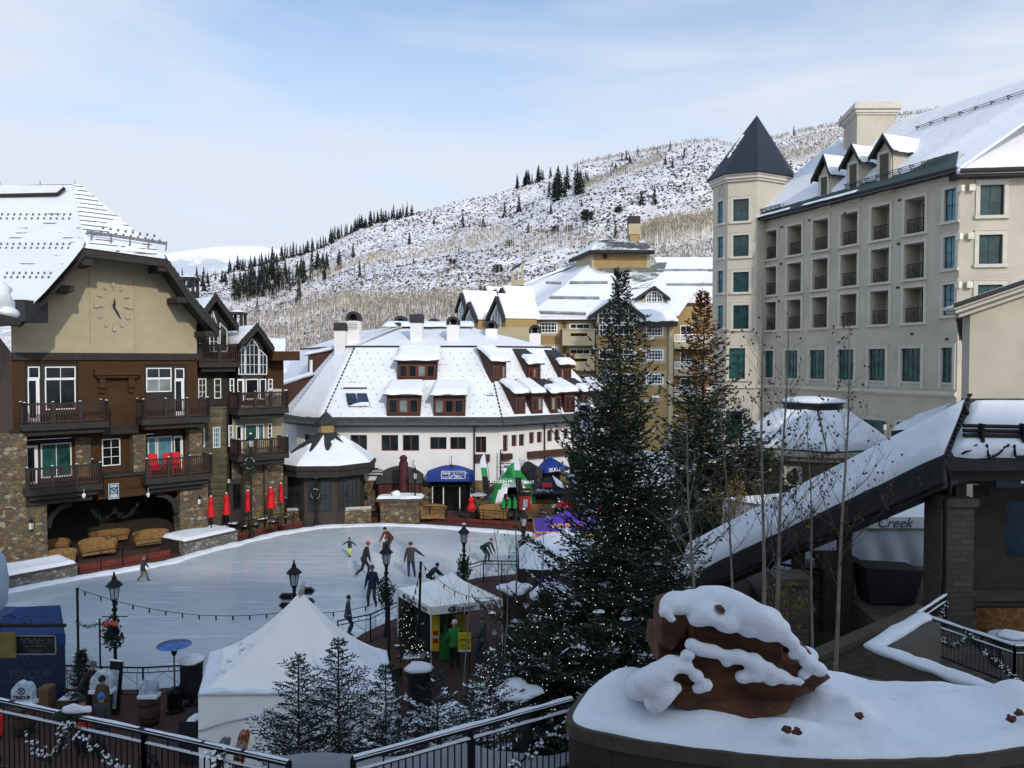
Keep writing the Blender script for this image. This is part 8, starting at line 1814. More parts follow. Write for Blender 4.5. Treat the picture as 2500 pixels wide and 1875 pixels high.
REDC=flat('red_canvas',(.52,.006,.008),.75,.12,5.)
for k,(x,yt,yb,Y,lab) in enumerate(((511,1212,1262,46.6,'half hidden closed red umbrella beside the stone pier'),(549,1205,1256,47.2,'closed red umbrella second from the left on the terrace'),(602,1198,1248,48.8,'closed red umbrella behind the tall lamp post'),(658,1191,1240,49.5,'wide closed red umbrella fourth along the terrace'),(683,1180,1225,50.3,'slim closed red umbrella nearest the round kiosk'))):
    zt=at(x,yt,Y).z; closed_umbrella(lab,(at(x,880,Y).x,Y,.15),zt-.15,REDC,.27 if k==3 else (.2 if k<4 else .16),zlow=at(x,yb,Y).z-.15)
closed_umbrella('tall closed maroon umbrella behind the fire table',(at(983,880,54).x,54.2,0),at(983,1110,54.2).z,flat('maroon_canvas',(.055,.010,.012),.8,.2,4.),.36,zlow=.9)
closed_umbrella('short closed red umbrella near the distant patio heater',(at(1150,880,53).x,53.,0),at(1150,1212,53).z,REDC,.3,zlow=.75)
def cafe_table(label,loc,r_=.45,group='cafe tables on the umbrella terrace'):
    c=Vector(loc); r=thing('cafe_table',label,'table',tuple(c),group); m=MB(); m.lathe(c,[(r_,.70),(r_,.73)],14); m.build('tabletop',CLR['black'],r); m=MB(); m.tube(c,c+Vector((0,0,.7)),.03); m.lathe(c,[(.25,0),(.05,.04)],8); m.build('leg',CLR['black'],r); m=MB(); m.blob(c+Vector((0,0,.74)),(r_*.85,r_*.7,.06),10,5,.35,c.x,squash=.1); m.build('snow',SNOW,r,True)
    for a in (.6,2.6,4.4):
        q=c+Vector((math.cos(a)*.75,math.sin(a)*.6,0)); ch=thing('cafe_chair','black metal chair with a dusting of snow at a terrace table','chair',tuple(q),'cafe chairs on the umbrella terrace'); m=MB(); m.box(q.x-.2,q.x+.2,q.y-.2,q.y+.2,.43,.46); m.build('seat',CLR['black'],ch); m=MB()
        for dx in (-.18,.18):
            for dy in (-.18,.18): m.tube(q+Vector((dx,dy,0)),q+Vector((dx,dy,.44)),.012,n=4)
        for dx in (-.18,0,.18): m.tube(q+Vector((dx,.2*math.sin(a)*1.,.45)),q+Vector((dx,.24*math.sin(a),.9)),.012,n=4)
        m.tube(q+Vector((-.18,.24*math.sin(a),.9)),q+Vector((.18,.24*math.sin(a),.9)),.014,n=4); m.build('frame',CLR['black'],ch); m=MB(); m.blob(q+Vector((0,0,.47)),(.15,.13,.035),7,4,.3,2,squash=.1); m.build('snow',SNOW,ch,True)
for k,(x,y) in enumerate(((541,1302),(570,1292),(672,1268),(715,1258),(640,1280))): cafe_table('round black table capped with snow on the umbrella terrace',(*gz(x,y+14,0)[:2],.02))
def heater(label,loc,h=2.25,col=None,dish=.52):
    c=Vector(loc); r=thing('patio_heater',label,'patio heater',tuple(c)); m=MB(); m.lathe(c,[(.30,0),(.30,.06),(.23,.08),(.23,.62),(.20,.70),(.06,.76),(.03,.8)],14); m.build('tank_housing',flat('heater_black',(.02,.02,.022),.25,.2,metal=.6),r); m=MB(); m.tube(c+Vector((0,0,.76)),c+Vector((0,0,h-.45)),.03,n=8); m.build('pole',CLR['steel'],r); m=MB(); m.lathe(c+Vector((0,0,h-.45)),[(.06,0),(.10,.12),(.09,.24),(.13,.26),(.13,.32)],12); m.build('burner',CLR['black'],r)
    m=MB(); m.lathe(c+Vector((0,0,h-.14)),[(dish,0),(dish*.98,.02),(dish*.75,.06),(dish*.2,.13),(.02,.14)],22); m.build('reflector',col or flat('blue_film_steel',(.10,.20,.45),.3,.3,metal=.7),r); return r
heater('patio heater with a shiny blue reflector in front of the big white tent',G(427,1735),2.22)
heater('distant patio heater with a pale reflector left of the green dome tent',(at(1167,880,53.5).x,53.5,0),at(1167,1205,53.5).z+.05,flat('pale_dish',(.35,.4,.44),.4),.6)
def covered(label,x,yb,yt,w,snow=True,Y=None):
    p=gz(x,yb,0); c=Vector((p.x,p.y,0)); zt=at(x,yt,p.y).z; r=thing('covered_heater',label,'covered heater',tuple(c)); m=MB(); n=14; prof=[(w*.42,.25),(w*.5,.5),(w*.42,zt*.55),(w*.48,zt*.9),(w*.55,zt-.02),(w*.52,zt)]; vs=[]
    for a,z in prof:
        for i in range(n): g=2*math.pi*i/n; k=1+.12*math.sin(i*2.3+z*3); vs.append(c+Vector((math.cos(g)*a*k,math.sin(g)*a*k,z)))
    m.add(vs,[(j*n+i,j*n+(i+1)%n,(j+1)*n+(i+1)%n,(j+1)*n+i) for j in range(len(prof)-1) for i in range(n)]+[tuple(range(n-1,-1,-1)),tuple(range((len(prof)-1)*n,len(prof)*n))]); m.build('cover',CLR['blackm'],r,True); m=MB(); m.tube(c,c+Vector((0,0,.3)),.05); m.lathe(c,[(.25,0),(.25,.05)],10); m.build('base',CLR['black'],r)
    m=MB(); m.blob(c+Vector((0,0,zt)),(w*.6,w*.55,.16),12,6,.15,x,squash=.35); m.build('snow',SNOW,r,True)
covered('heater under a black cover with snow on top, left of the big white tent',469,1718,1612,.75); covered('heater under a black cover with snow on top, right of the big white tent',1024,1745,1632,.78)
BT=thing('marquee','big white peaked marquee in the foreground with snow on its roof','tent',tuple(G(720,1900)))
zE_=2.4; fl=gz(484,1694,zE_);fr_=gz(964,1690,zE_);bl_=gz(512,1592,zE_);br_=gz(944,1588,zE_); pk=at(735,1442,21.6)
TEN2=m_cloth('marquee_fabric',(.88,.86,.81),1.2)
def tent_roof(c4,pk,mat,par,curve=.5,n=14,val=.0,name='roof',bul=.0):
    m=MB()
    for a,b in zip(c4,c4[1:]+c4[:1]):
        def fn(u,v):
            e=a.lerp(b,u); q=e.lerp(pk,v); sagk=curve*(pk.z-a.z)*(v*(1-v))*1.15; q=q-Vector((0,0,sagk)); q.z-=.06*math.sin(math.pi*u)*(1-v)*(1 if bul==0 else -bul); return q+Vector((0,0,.02*noise.noise(q*2.5)))
        m.grid(fn,n,n)
    return m.build(name,mat,par,True)
C4=[fl,fr_,br_,bl_]; tent_roof(C4,pk,TEN2,BT,.48)
m=MB(); 
def side(a,b,z1,k=40,amp=.03): m.grid(lambda u,v:Vector((a.x+(b.x-a.x)*u,a.y+(b.y-a.y)*u-amp*math.sin(u*23+v*3)*math.sin(math.pi*v),z1*v)),k,10)
for a,b in zip(C4,C4[1:]+C4[:1]): side(a,b,zE_)
m.build('side_wall',TEN2,BT,True)
m=MB(); m.path([fl+Vector((.02,-.06,-.95)),fl.lerp(fr_,.15)+Vector((0,-.06,-.72)),fl.lerp(fr_,.32)+Vector((0,-.06,-.56)),fl.lerp(fr_,.6)+Vector((0,-.06,-.48))],.018,5); m.path([fl+Vector((0,-.05,-1.55)),fr_+Vector((0,-.05,-1.5))],.012,4); m.path([fl+Vector((0,-.04,-.02)),fr_+Vector((0,-.04,-.02))],.02,4); m.build('seam',flat('tent_seam',(.33,.34,.35),.7),BT)
m=MB(); m.path([pk+Vector((-.05,-.02,-.5)),pk+Vector((0,0,-.1)),pk+Vector((.08,0,.25))],[.1,.09,.05],7); m.build('peak_wrap',flat('peak_canvas',(.42,.39,.36),.8,.2,3.,bump=.4),BT,True)
m=MB()
def roofpt(a,b,u,v,l=.02): e=a.lerp(b,u); q=e.lerp(pk,v); q.z-=.48*(pk.z-a.z)*v*(1-v)*1.15; q.z-=.06*math.sin(math.pi*u)*(1-v); return q+Vector((0,0,l))
for (a,b,u0,u1,v0,v1,s) in ((fl,fr_,.0,1.,-.015,.06,1),(br_,fr_,.0,1.,-.015,.12,2),(fl,bl_,.0,1.,-.015,.16,3),(fl,fr_,.62,.99,.03,.42,5),(bl_,br_,.0,1.,-.01,.08,6),(fr_,br_,.05,.9,.05,.5,7)):
    def fn(u,v): q=roofpt(a,b,u0+(u1-u0)*u,max(0,v0+(v1-v0)*v*(1+.35*noise.noise(Vector((u*9,s,0)))))); e=min(u,1-u)*8; e=min(1,e,v*5,(1-v)*4); return q+Vector((0,0,.075*max(0,e)*(1+.8*noise.noise(q*3))-.02*(e<=0)))
    m.grid(fn,40,9)
for i in range(7):
    q=roofpt(bl_,fl,rnd.random()*.8+.1,rnd.uniform(.1,.5)); m.blob(q,(rnd.uniform(.05,.2),rnd.uniform(.05,.12),.04),7,4,.3,i,squash=.2)
struct(m.build('snow',SNOW,BT,True),'stuff')
ST2=thing('canopy_tent','small white pop-up canopy with dark script lettering beside the rink steps','tent',tuple(G(1100,1640)))
zt=2.25; q1=gz(971,1436,zt);q2=gz(1052,1482,zt);q3=gz(1226,1462,zt);q4=q3+(q1-q2); pk2=at(1102,1397,29.3)
tent_roof([q1,q2,q3,q4],pk2,TEN2,ST2,.42)
m=MB(); 
for a,b in ((q1,q2),(q2,q3),(q3,q4),(q4,q1)): m.slab([a,b,b-Vector((0,0,.30)),a-Vector((0,0,.30))],(0,.01,0))
m.build('valance',TEN2,ST2); SCR=flat('dark_blue_script',(.02,.025,.06),.7)
ux=(q3-q2).normalized(); nn_=Vector((ux.y,-ux.x,0)); text('Beaver Creek',.34,SCR,ST2,planeM(q2.lerp(q3,.62)+nn_*.03-Vector((0,0,.16)),ux,(0,0,1)),shear=.35); m=MB(); M0=q2.lerp(q3,.285)+nn_*.02-Vector((0,0,.16))
m.add([M0+ux*(.15*math.cos(t*math.pi/8))+Vector((0,0,.095*math.sin(t*math.pi/8))) for t in range(16)],[tuple(range(16))]); em=m.build('oval_emblem',SCR,ST2); text('BC',.10,TEN2,em,planeM(M0+nn_*.008,ux,(0,0,1)),ext=.002)
ux=(q2-q1).normalized(); nn_=Vector((ux.y,-ux.x,0)); text('Beaver Creek',.30,SCR,ST2,planeM(q1.lerp(q2,.6)+nn_*.03-Vector((0,0,.16)),ux,(0,0,1)),shear=.35); m=MB(); M0=q1.lerp(q2,.22)+nn_*.02-Vector((0,0,.16)); m.add([M0+ux*(.13*math.cos(t*math.pi/8))+Vector((0,0,.095*math.sin(t*math.pi/8))) for t in range(16)],[tuple(range(16))]); m.build('oval_emblem',SCR,ST2)
for q in (q1,q2,q3,q4): m=MB(); m.box(q.x-.025,q.x+.025,q.y-.025,q.y+.025,0,zt-.05); m.build('leg',CLR['whitef'],ST2)
m=MB(); m.slab([q1+Vector((.05,-.05,-.3)),q1.lerp(q4,.02)+Vector((.3,-.4,-.3)),q1+Vector((.3,-.4,-2.25)),q1+Vector((.05,-.05,-2.25))],(.02,.02,0)); m.slab([q1-Vector((0,0,.3)),q4-Vector((0,0,.3)),q4-Vector((0,0,2.2)),q1-Vector((0,0,2.2))],(0,.02,0)); m.build('back_wall',flat('tent_back_dark',(.03,.035,.03),.9,.3),ST2)
def board(name,label,cat,x0,x1,y0,y1,Y,mat,par=None,th=.04,tilt=0):
    f=Fr(0,Y,(1,0)); a,b,z0,z1=f.rect(x0,y0,x1,y1); r=thing(name,label,cat,tuple(f.P((a+b)/2,max(0,z0),0))); m=MB(); m.ob(f,a,b,z0,z1,-th,0); bo=m.build('panel',mat,r); return r,f,(a,b,z0,z1),bo
YEL=flat('yellow_board',(.55,.42,.01),.6,.1); GRN=flat('green_cloth',(.01,.14,.03),.8,.2)
r,f,q,bo=board('poster_board','yellow poster on a stand in front of the green jacketed vendor','sign',1118,1150,1545,1591,27.,YEL); scrib(bo,CLR['black'],frM(f,(q[0]+q[1])/2,q[2]+.42,.004),.3,.12,1); scrib(bo,CLR['black'],frM(f,(q[0]+q[1])/2,q[2]+.2,.004),.24,.07,2); m=MB(); m.ob(f,q[0],q[1],q[2],q[2]+.06,0,.006); m.build('white_strip',WHT,bo); m=MB(); 
for dx in (.06,-.06): m.tube(f.P(q[0 if dx>0 else 1]+dx,0,-.05),f.P(q[0 if dx>0 else 1]+dx,q[2],-.03),.015,n=5)
m.build('stand',CLR['black'],r)
r,f,q,bo=board('banner','narrow yellow banner with a red and white crest inside the small tent','banner',1054,1073,1504,1590,28.2,YEL); m=MB(); m.ob(f,q[0]+.05,q[1]-.05,q[2]+.3,q[2]+.75,0,.01); m.build('crest',CC['red'],bo); text('W',.22,WHT,bo,frM(f,(q[0]+q[1])/2,q[2]+.52,.012))
r,f,q,bo=board('banner','curved yellow banner at the back of the small tent','banner',1112,1136,1500,1545,29.,YEL)
r,f,q,bo=board('goods_table','green draped table under the small tent','table',1072,1108,1560,1612,28.2,GRN,th=.7)
r,f,q,bo=board('round_backdrop','dark arched backdrop with a silver round badge inside the small tent','backdrop',1012,1050,1475,1580,28.6,flat('backdrop_dark',(.02,.025,.022),.8,.3)); m=MB(); cc=f.P((q[0]+q[1])/2-.02,(q[2]+q[3])/2+.3,.02); m.path([cc+Vector((.14*math.cos(t*math.pi/8),0,.24*math.sin(t*math.pi/8))) for t in range(17)],.025,5); m.build('badge',CLR['steel'],bo)
for k,x in enumerate((1088,1096)): r=thing('ski_pair',['left','right'][k]+' one of two green pole racks leaning inside the small tent','skis',tuple(G(x,1620))); m=MB(); b_=Vector(G(x-8+k*10,1610)); m.slab([b_+Vector((-.04,0,0)),b_+Vector((.04,0,0)),b_+Vector((.22,.1,1.75)),b_+Vector((.14,.1,1.75))],(0,.02,0)); m.build('ski',GRN if k else CC['green'],r)
PL=thing('wooden_planter','wooden planter box with snow holding two spruces by the small tent','planter',tuple(G(1005,1640))); f=Fr(0,26.1,(1,0)); q=f.rect(982,1608,1036,1638); m=MB(); m.ob(f,q[0],q[1],0,q[3],-.6,0); m.build('box',flat('planter_wood',(.12,.065,.03),.8,.2,3.),PL); m=MB(); sheet(m,f.P(q[0],q[3],0),f.P(q[1],q[3],0),f.P(q[1],q[3],-.6),f.P(q[0],q[3],-.6),.07,10,6,.02,2,.1,up=(0,0,1)); m.build('snow',SNOW,PL,True)
LT=thing('blue_tent','royal blue tent with pale lettering on its side at the left edge','tent',tuple(G(60,1716))); BL2=flat('tent_blue',(.006,.032,.12),.75,.15,2.,bump=.1); BLD=flat('tent_navy_wall',(.006,.016,.05),.8,.15,2.,bump=.1)
Yb=24.9; f=Fr(0,Yb,(1,0)); a=f.hit(160,1600)[0]; ze=f.hit(160,1548)[1]; m=MB(); pkx=at(10,1488,26.4)
pts=[f.P(a-3.,ze,0),f.P(a,ze,0),f.P(a-1.9,ze,-3.),f.P(a-4.9,ze,-3.)]; tent_roof(pts,Vector((a-2.4,26.4,pkx.z+.1)),BL2,LT,.35)
m=MB(); m.ob(f,a-3.,a,ze-.35,ze+.01,-.02,.02); m.slab([f.P(a,ze-.35,0),f.P(a-1.9,ze-.35,-3.),f.P(a-1.9,ze,-3.),f.P(a,ze,0)],(-.03,0,0)); m.build('valance',BL2,LT)
m=MB(); m.ob(f,a-3.,a-.03,0,ze-.3,-.04,-.0); m.slab([f.P(a-.03,0,-.04),f.P(a-1.9,0,-3.),f.P(a-1.9,ze-.3,-3.),f.P(a-.03,ze-.3,-.04)],(-.03,0,0)); sw=m.build('side_wall',BLD,LT)
TXF=flat('faded_lettering',(.035,.042,.055),.8); text('TINCUP',.40,TXF,sw,frM(f,f.hit(72,1648)[0],f.hit(72,1648)[1],.004),bold=.02); text('AMERICAN WHISKEY',.19,TXF,sw,frM(f,f.hit(75,1665)[0],f.hit(75,1665)[1],.004)); m=MB(); cc=f.P(f.hit(72,1613)[0],f.hit(72,1610)[1],.01); m.path([cc+Vector((.2*math.cos(t*math.pi/8),0,.2*math.sin(t*math.pi/8))) for t in range(17)],.012,4); m.tube(cc+Vector((-.12,0,-.12)),cc+Vector((.12,0,.12)),.012,n=4); m.tube(cc+Vector((.12,0,-.12)),cc+Vector((-.12,0,.12)),.012,n=4); m.build('ring_mark',TXF,sw)
BS=thing('bracket_sign','black framed gallery sign hanging from an iron bracket with scrolls at left','sign',tuple(at(80,1580,17))); Ys=17.; f=Fr(0,Ys,(1,0)); m=MB(); m.tube(at(-60,1527,Ys),at(160,1527,Ys),.045,n=8); 
for cx_,cz_,s_ in ((20,1512,1),(66,1517,-1)): 
    c=at(cx_,cz_,Ys); m.path([c+Vector((s_*.14*math.cos(t*.55)*(1-t*.06),0,.13*math.sin(t*.55)*(1-t*.06))) for t in range(14)],.008,4)
m.path([at(-10,1505,Ys),at(30,1503,Ys),at(60,1522,Ys)],.008,4)
for x in (2,127): m.tube(at(x,1527,Ys),at(x,1552,Ys),.006,n=4)
m.build('bracket',CLR['black'],BS); q=f.rect(38,1551,137,1598); m=MB(); m.ob(f,q[0],q[1],q[2],q[3],-.05,0); bo=m.build('board',CLR['black'],BS); m=MB(); e=.02
for x0,x1,z0,z1 in ((q[0],q[1],q[3]-e,q[3]),(q[0],q[1],q[2],q[2]+e),(q[0],q[0]+e,q[2],q[3]),(q[1]-e,q[1],q[2],q[3])): m.ob(f,x0,x1,z0,z1,0,.012)
m.build('frame',flat('sign_frame_grey',(.22,.21,.2),.6),bo); SF_=flat('sign_dim_text',(.09,.085,.08),.7); cx_=(q[0]+q[1])/2
text('CO',.09,SF_,bo,frM(f,q[1]-.11,q[3]-.11,.004)); scrib(bo,SF_,frM(f,cx_-.08,q[3]-.11,.003),.55,.08,5); scrib(bo,SF_,frM(f,cx_,q[3]-.24,.003),.5,.055,6); scrib(bo,SF_,frM(f,cx_,q[3]-.34,.003),.28,.05,7)
m=MB(); m.ob(f,q[0]+.05,q[1]-.05,q[3]-.175,q[3]-.168,0,.006); m.build('rule',SF_,bo)
r,f,q,bo=board('yellow_sign','dull yellow square sign at the far left edge','sign',-40,37,1545,1606,16.9,flat('old_gold_board',(.14,.11,.015),.7,.3,4.))
EV=thing('near_eave','dark roof corner with a lump of snow at the left edge','roof',tuple(at(0,770,26))); m=MB(); m.slab([at(-80,748,25),at(50,778,25),at(52,792,25),at(-80,800,25)],(-1.6,1.5,0)); m.build('eave',CLR['dark'],EV); m=MB(); m.blob(at(-14,728,25.6),(.55,.6,.62),14,9,.2,3); m.blob(at(22,765,25.6),(.25,.4,.2),10,6,.2,4); m.build('snow',SNOW,EV,True)
FU=thing('pale_banner','pale blue rolled banner hanging at the left edge of the view','banner',tuple(at(-10,1420,14))); m=MB(); m.lathe(at(-16,1495,14),[(.10,0),(.22,.15),(.25,.6),(.2,1.0),(.05,1.2)],12); m.build('cloth',flat('pale_blue_cloth',(.28,.36,.46),.8,.1,2.,bump=.2),FU,True)
ICEM=NT('clear_ice'); ICEM.set('Base Color',ICEM.ramp(ICEM.noise(6,4),[(.3,(.28,.38,.48)),(.7,(.62,.70,.76))])); ICEM.set('Roughness',.12); ICEM.bump(ICEM.noise(9,5,.7),.9,.05)
def ice(label,x,yb,yt,w,z0,mark=None):
    p=gz(x,yb,z0); Y=p.y; c=Vector((p.x,Y,z0)); h=at(x,yt,Y).z-z0; r=thing('ice_sculpture',label,'ice sculpture',tuple(c)); n=14; o=[(-w/2,0),(w/2,0)]+[(w/2*math.cos(math.pi*k/n),h*.55+h*.45*math.sin(math.pi*k/n)*(1+.12*math.sin(k*5))) for k in range(n+1)]; m=MB(); m.slab([c+Vector((a,-.1,b)) for a,b in o],(0,.22,0)); m.build('block',ICEM.m,r); m=MB(); m.box(c.x-w/2-.04,c.x+w/2+.04,Y-.16,Y+.16,z0-.02,z0+.12*h); m.build('snow',SNOW,r)
    if mark: text('TINCUP',.15,CLR['navy'] if 'navy' in CLR else CC['navy'],r,planeM(c+Vector((0,-.11,h*.32)),(1,0,0),(0,0,1)),bold=.02); m=MB(); cc=c+Vector((0,-.11,h*.62)); m.path([cc+Vector((.1*math.cos(t*math.pi/8),0,.1*math.sin(t*math.pi/8))) for t in range(17)],.012,4); m.tube(cc-Vector((.07,0,.07)),cc+Vector((.07,0,.07)),.01,n=4); m.tube(cc-Vector((-.07,0,.07)),cc+Vector((-.07,0,.07)),.01,n=4); m.build('ring_mark',CC['navy'],r)
def barrel(label,x,yb,h=.95,rr_=.30):
    c=Vector(G(x,yb)); r=thing('barrel',label,'barrel',tuple(c)); m=MB(); m.lathe(c,[(rr_*.85,0),(rr_,h*.3),(rr_*1.02,h*.5),(rr_,h*.7),(rr_*.85,h)],16); m.build('staves',flat('barrel_wood',(.06,.035,.022),.8,.3,4.),r,True); m=MB(); 
    for z in (.06,h*.3,h*.7,h-.06): m.lathe(c+Vector((0,0,z-.02)),[(rr_*(.9 if z<.1 or z>h-.1 else 1.03),0),(rr_*(.9 if z<.1 or z>h-.1 else 1.03),.04)],16)
    m.build('hoops',CLR['black'],r); return c
barrel('dark wooden barrel carrying the middle ice sculpture',365,1768); ice('arched ice sculpture standing on the barrel beside the patio heater',364,1700,1655,.5,.95)
barrel('wooden barrel behind the lamp carrying an ice sculpture',252,1745); ice('ice sculpture behind the stooping person, left of the lamp post',250,1688,1638,.62,.95)
barrel('wooden barrel in front of the blue tent',58,1790,.8); ice('ice sculpture with dark lettering in front of the blue tent',58,1717,1664,.62,.8,True)
CB=thing('carton','brown box against the blue tent wall','box',tuple(G(108,1725))); f=Fr(0,24.2,(1,0)); q=f.rect(93,1682,118,1722); m=MB(); m.ob(f,q[0],q[1],0,q[3],-.4,0); m.build('body',flat('brown_card',(.13,.08,.035),.85),CB); m=MB(); m.ob(f,q[0]-.01,q[1]+.01,q[3]-.1,q[3]+.01,-.41,.01); m.build('lid',flat('brown_card2',(.15,.09,.045),.85),CB)
PT=thing('spruce_pot','brown square pot with snow holding the small spruce at lower left','plant pot',tuple(G(160,1745))); f=Fr(0,24.0,(1,0)); q=f.rect(140,1718,222,1745); m=MB(); m.ob(f,q[0],q[1],0,.4,-.6,0); m.build('pot',flat('pot_brown',(.07,.045,.03),.8),PT); m=MB(); sheet(m,f.P(q[0],.4,0),f.P(q[1],.4,0),f.P(q[1],.4,-.6),f.P(q[0],.4,-.6),.05,10,6,.02,2,.1,up=(0,0,1)); m.build('snow',SNOW,PT,True)
AB=thing('sandwich_board','black framed sandwich board with a pale poster behind the stair railing','sign',tuple(G(282,1870))); f=Fr(0,21.,(1,-.25)); q=f.rect(272,1735,290,1868); m=MB(); m.slab([f.P(q[0],0,.2),f.P(q[1]+.2,0,.2),f.P(q[1]+.2,1.6,0),f.P(q[0],1.6,0)],(0,.04,0)); b0=m.build('frame',CLR['black'],AB); m=MB(); m.slab([f.P(q[0]+.05,.2,.24),f.P(q[1]+.12,.2,.24),f.P(q[1]+.12,1.35,.08),f.P(q[0]+.05,1.35,.08)],(0,-.01,0)); m.build('poster',flat('pale_poster',(.35,.37,.42),.6,.4,5.),b0); m=MB(); m.ob(f,q[0],q[1]+.2,1.6,1.63,-.03,.03); m.build('snow',SNOW,AB)
BX=thing('black_crate','black crate with snow at the left side of the big tent','crate',tuple(G(460,1850))); f=Fr(0,20.9,(1,0)); q=f.rect(436,1760,480,1830); m=MB(); m.ob(f,q[0],q[1],0,q[3],-.8,0); m.build('body',CLR['blackm'],BX); m=MB(); sheet(m,f.P(q[0]+.2,q[3],0),f.P(q[1],q[3],0),f.P(q[1],q[3],-.4),f.P(q[0]+.3,q[3],-.4),.06,8,5,.04,2,.1,up=(0,0,1)); m.build('snow',SNOW,BX,True)
KC=(at(795,880,54).x,54.); KS=thing('round_kiosk','dark octagonal kiosk with a half melted snowy roof and brown cupola','kiosk',(KC[0],KC[1],0))
ph=R(22.5)+.05; wall_=ngon(KC,2.65,8,ph); ev_=ngon(KC,3.45,8,ph); z0k=3.45; z1k=4.02; tp8=ngon(KC,.62,8,ph); zap=at(776,1056,54).z
DK2=flat('kiosk_brown',(.035,.028,.024),.7,.2,2.)
KF=[Fr(a[0],a[1],(b[0]-a[0],b[1]-a[1])) for a,b in zip(wall_,wall_[1:]+wall_[:1])]
m=MB(); m.prism(wall_,0,z0k); m.build('wall',DK2,KS)
for f in KF:
    if f.n[1]<.1: window(KS,f,.25,1.78,.95,3.15,4,4,.06,CLR['dark'],m_glass('kiosk_glass',(.03,.035,.04),.15,.5),.08,.03)
m=MB(); m.prism(ev_,z0k-.12,z1k-.25); m.prism(ngon(KC,3.55,8,ph),z1k-.25,z1k); m.build('fascia',CLR['dark'],KS)
m=MB()
for i in range(8): m.slab([(*ev_[i],z1k),(*ev_[(i+1)%8],z1k),(*tp8[(i+1)%8],zap),(*tp8[i],zap)],(0,0,.04))
rf=m.build('roof',CLR['slate'],KS)
m=MB()
for i in range(8):
    a=Vector((*ev_[i],z1k+.05));b=Vector((*ev_[(i+1)%8],z1k+.05));c=Vector((*tp8[(i+1)%8],zap+.05));d=Vector((*tp8[i],zap+.05)); mid=(a+b)/2
    if mid.y>KC[1]+1.5: k=.5
    hgt={0:.95}.get(i,.72)
    def fn(u,v,a=a,b=b,c=c,d=d,i=i):
        vmax=.62+.5*noise.noise(Vector((u*2.3+i*1.7,i,0)))-.12*math.cos(u*9+i)*.6; vmax=max(.2,min(.92,vmax+{4:-.32,5:-.06,3:-.45}.get(i,.1)+(.35*u if i==4 else 0))); v2=v*vmax; p=a.lerp(b,u).lerp(d.lerp(c,u),v2); e=min(1,(1-v)*6,(v*8)+.15); N_=Vector((0,-.3,1)); return p+Vector((0,0,.13*e*(1+.3*noise.noise(p*2))-.015*(v>=1)))
    m.grid(fn,16,12)
m.build('snow',SNOW,rf,True)
m=MB(); m.prism(ngon(KC,.58,8,ph),zap-.1,at(776,1030,54).z); cu2=m.build('cupola',CLR['tan'],KS); m=MB(); zz=at(776,1031,54).z; rg=ngon(KC,.8,8,ph)
for a,b in zip(rg,rg[1:]+rg[:1]): m.face((*a,zz),(*b,zz),(KC[0],KC[1],at(776,1003,54).z))
m.prism(rg,zz-.1,zz); m.build('cupola_roof',CLR['slate'],cu2)
m=MB(); 
for (a,b) in (((700,1262),(800,1250)),((800,1250),(905,1236))):
    pa=at(*a,51.9);pb=at(*b,51.9 if a[0]<800 else 52.6); m.slab([Vector((pa.x,pa.y,0)),Vector((pb.x,pb.y,0)),Vector((pb.x,pb.y,.95)),Vector((pa.x,pa.y,.95))],(0,.35,0))
lw=m.build('stone_wall',STONE,KS); m=MB(); pa=at(700,1262,51.85);pb=at(800,1250,51.85);pc_=at(905,1236,52.55); m.path([Vector((p.x,p.y+.15,.98)) for p in (pa,pb,pc_)],.14,6); m.build('coping',flat('pale_coping',(.35,.34,.32),.8),lw)
r=thing('kiosk_sign','black hanging name board with white letters at the right of the round kiosk','sign',tuple(at(915,1155,52))); f=Fr(0,52,(1,-.1)); q=f.rect(896,1151,932,1163); m=MB(); m.ob(f,q[0],q[1],q[2],q[3],-.05,0); bo=m.build('board',CLR['black'],r); text('TOSCANINI',.2,WHT,bo,frM(f,(q[0]+q[1])/2,(q[2]+q[3])/2,.005),sp=1.1); m=MB(); m.ob(f,q[0]-.1,q[1]+.05,q[3]+.06,q[3]+.14,-.05,0); m.blob(f.P((q[0]+q[1])/2,q[3]+.2,0),(.4,.08,.05),8,4); m.build('bracket',CLR['black'],r)
FTb=thing('fire_table','large stone table topped with snow before the maroon umbrella','table',(at(972,880,52.8).x,52.9,0)); f=Fr(0,52.4,(1,0)); q=f.rect(918,1213,1030,1228); m=MB(); m.ob(f,q[0]+.3,q[1]-.2,0,q[2]+.1,-1.2,0); m.build('base',STONE,FTb); m=MB(); m.ob(f,q[0],q[1],q[2]+.1,q[2]+.3,-1.4,.1); m.build('tabletop',cap,FTb); m=MB(); sheet(m,f.P(q[0],q[2]+.3,.08),f.P(q[1],q[2]+.3,.08),f.P(q[1],q[2]+.3,-1.35),f.P(q[0],q[2]+.3,-1.35),.14,20,10,.1,2,.2,.8,up=(0,0,1)); m.blob(f.P((q[0]+q[1])/2-.3,q[2]+.5,-.6),(.35,.25,.25),8,6,.2,1); m.build('snow',SNOW,FTb,True)
def stpier(label,x0,x1,yt,yb,Y):
    f=Fr(0,Y,(1,0)); q=f.rect(x0,yt,x1,yb); r=thing('stone_pier',label,'stone pier',tuple(f.P((q[0]+q[1])/2,0,0))); m=MB(); m.ob(f,q[0],q[1],0,q[3],-.5,0); m.build('pier',STONE,r); m=MB(); m.ob(f,q[0]-.06,q[1]+.06,q[3],q[3]+.06,-.55,.05); m.build('capstone',cap,r)
stpier('wide golden stone pier under the fire table railing',940,1012,1238,1272,52.3)
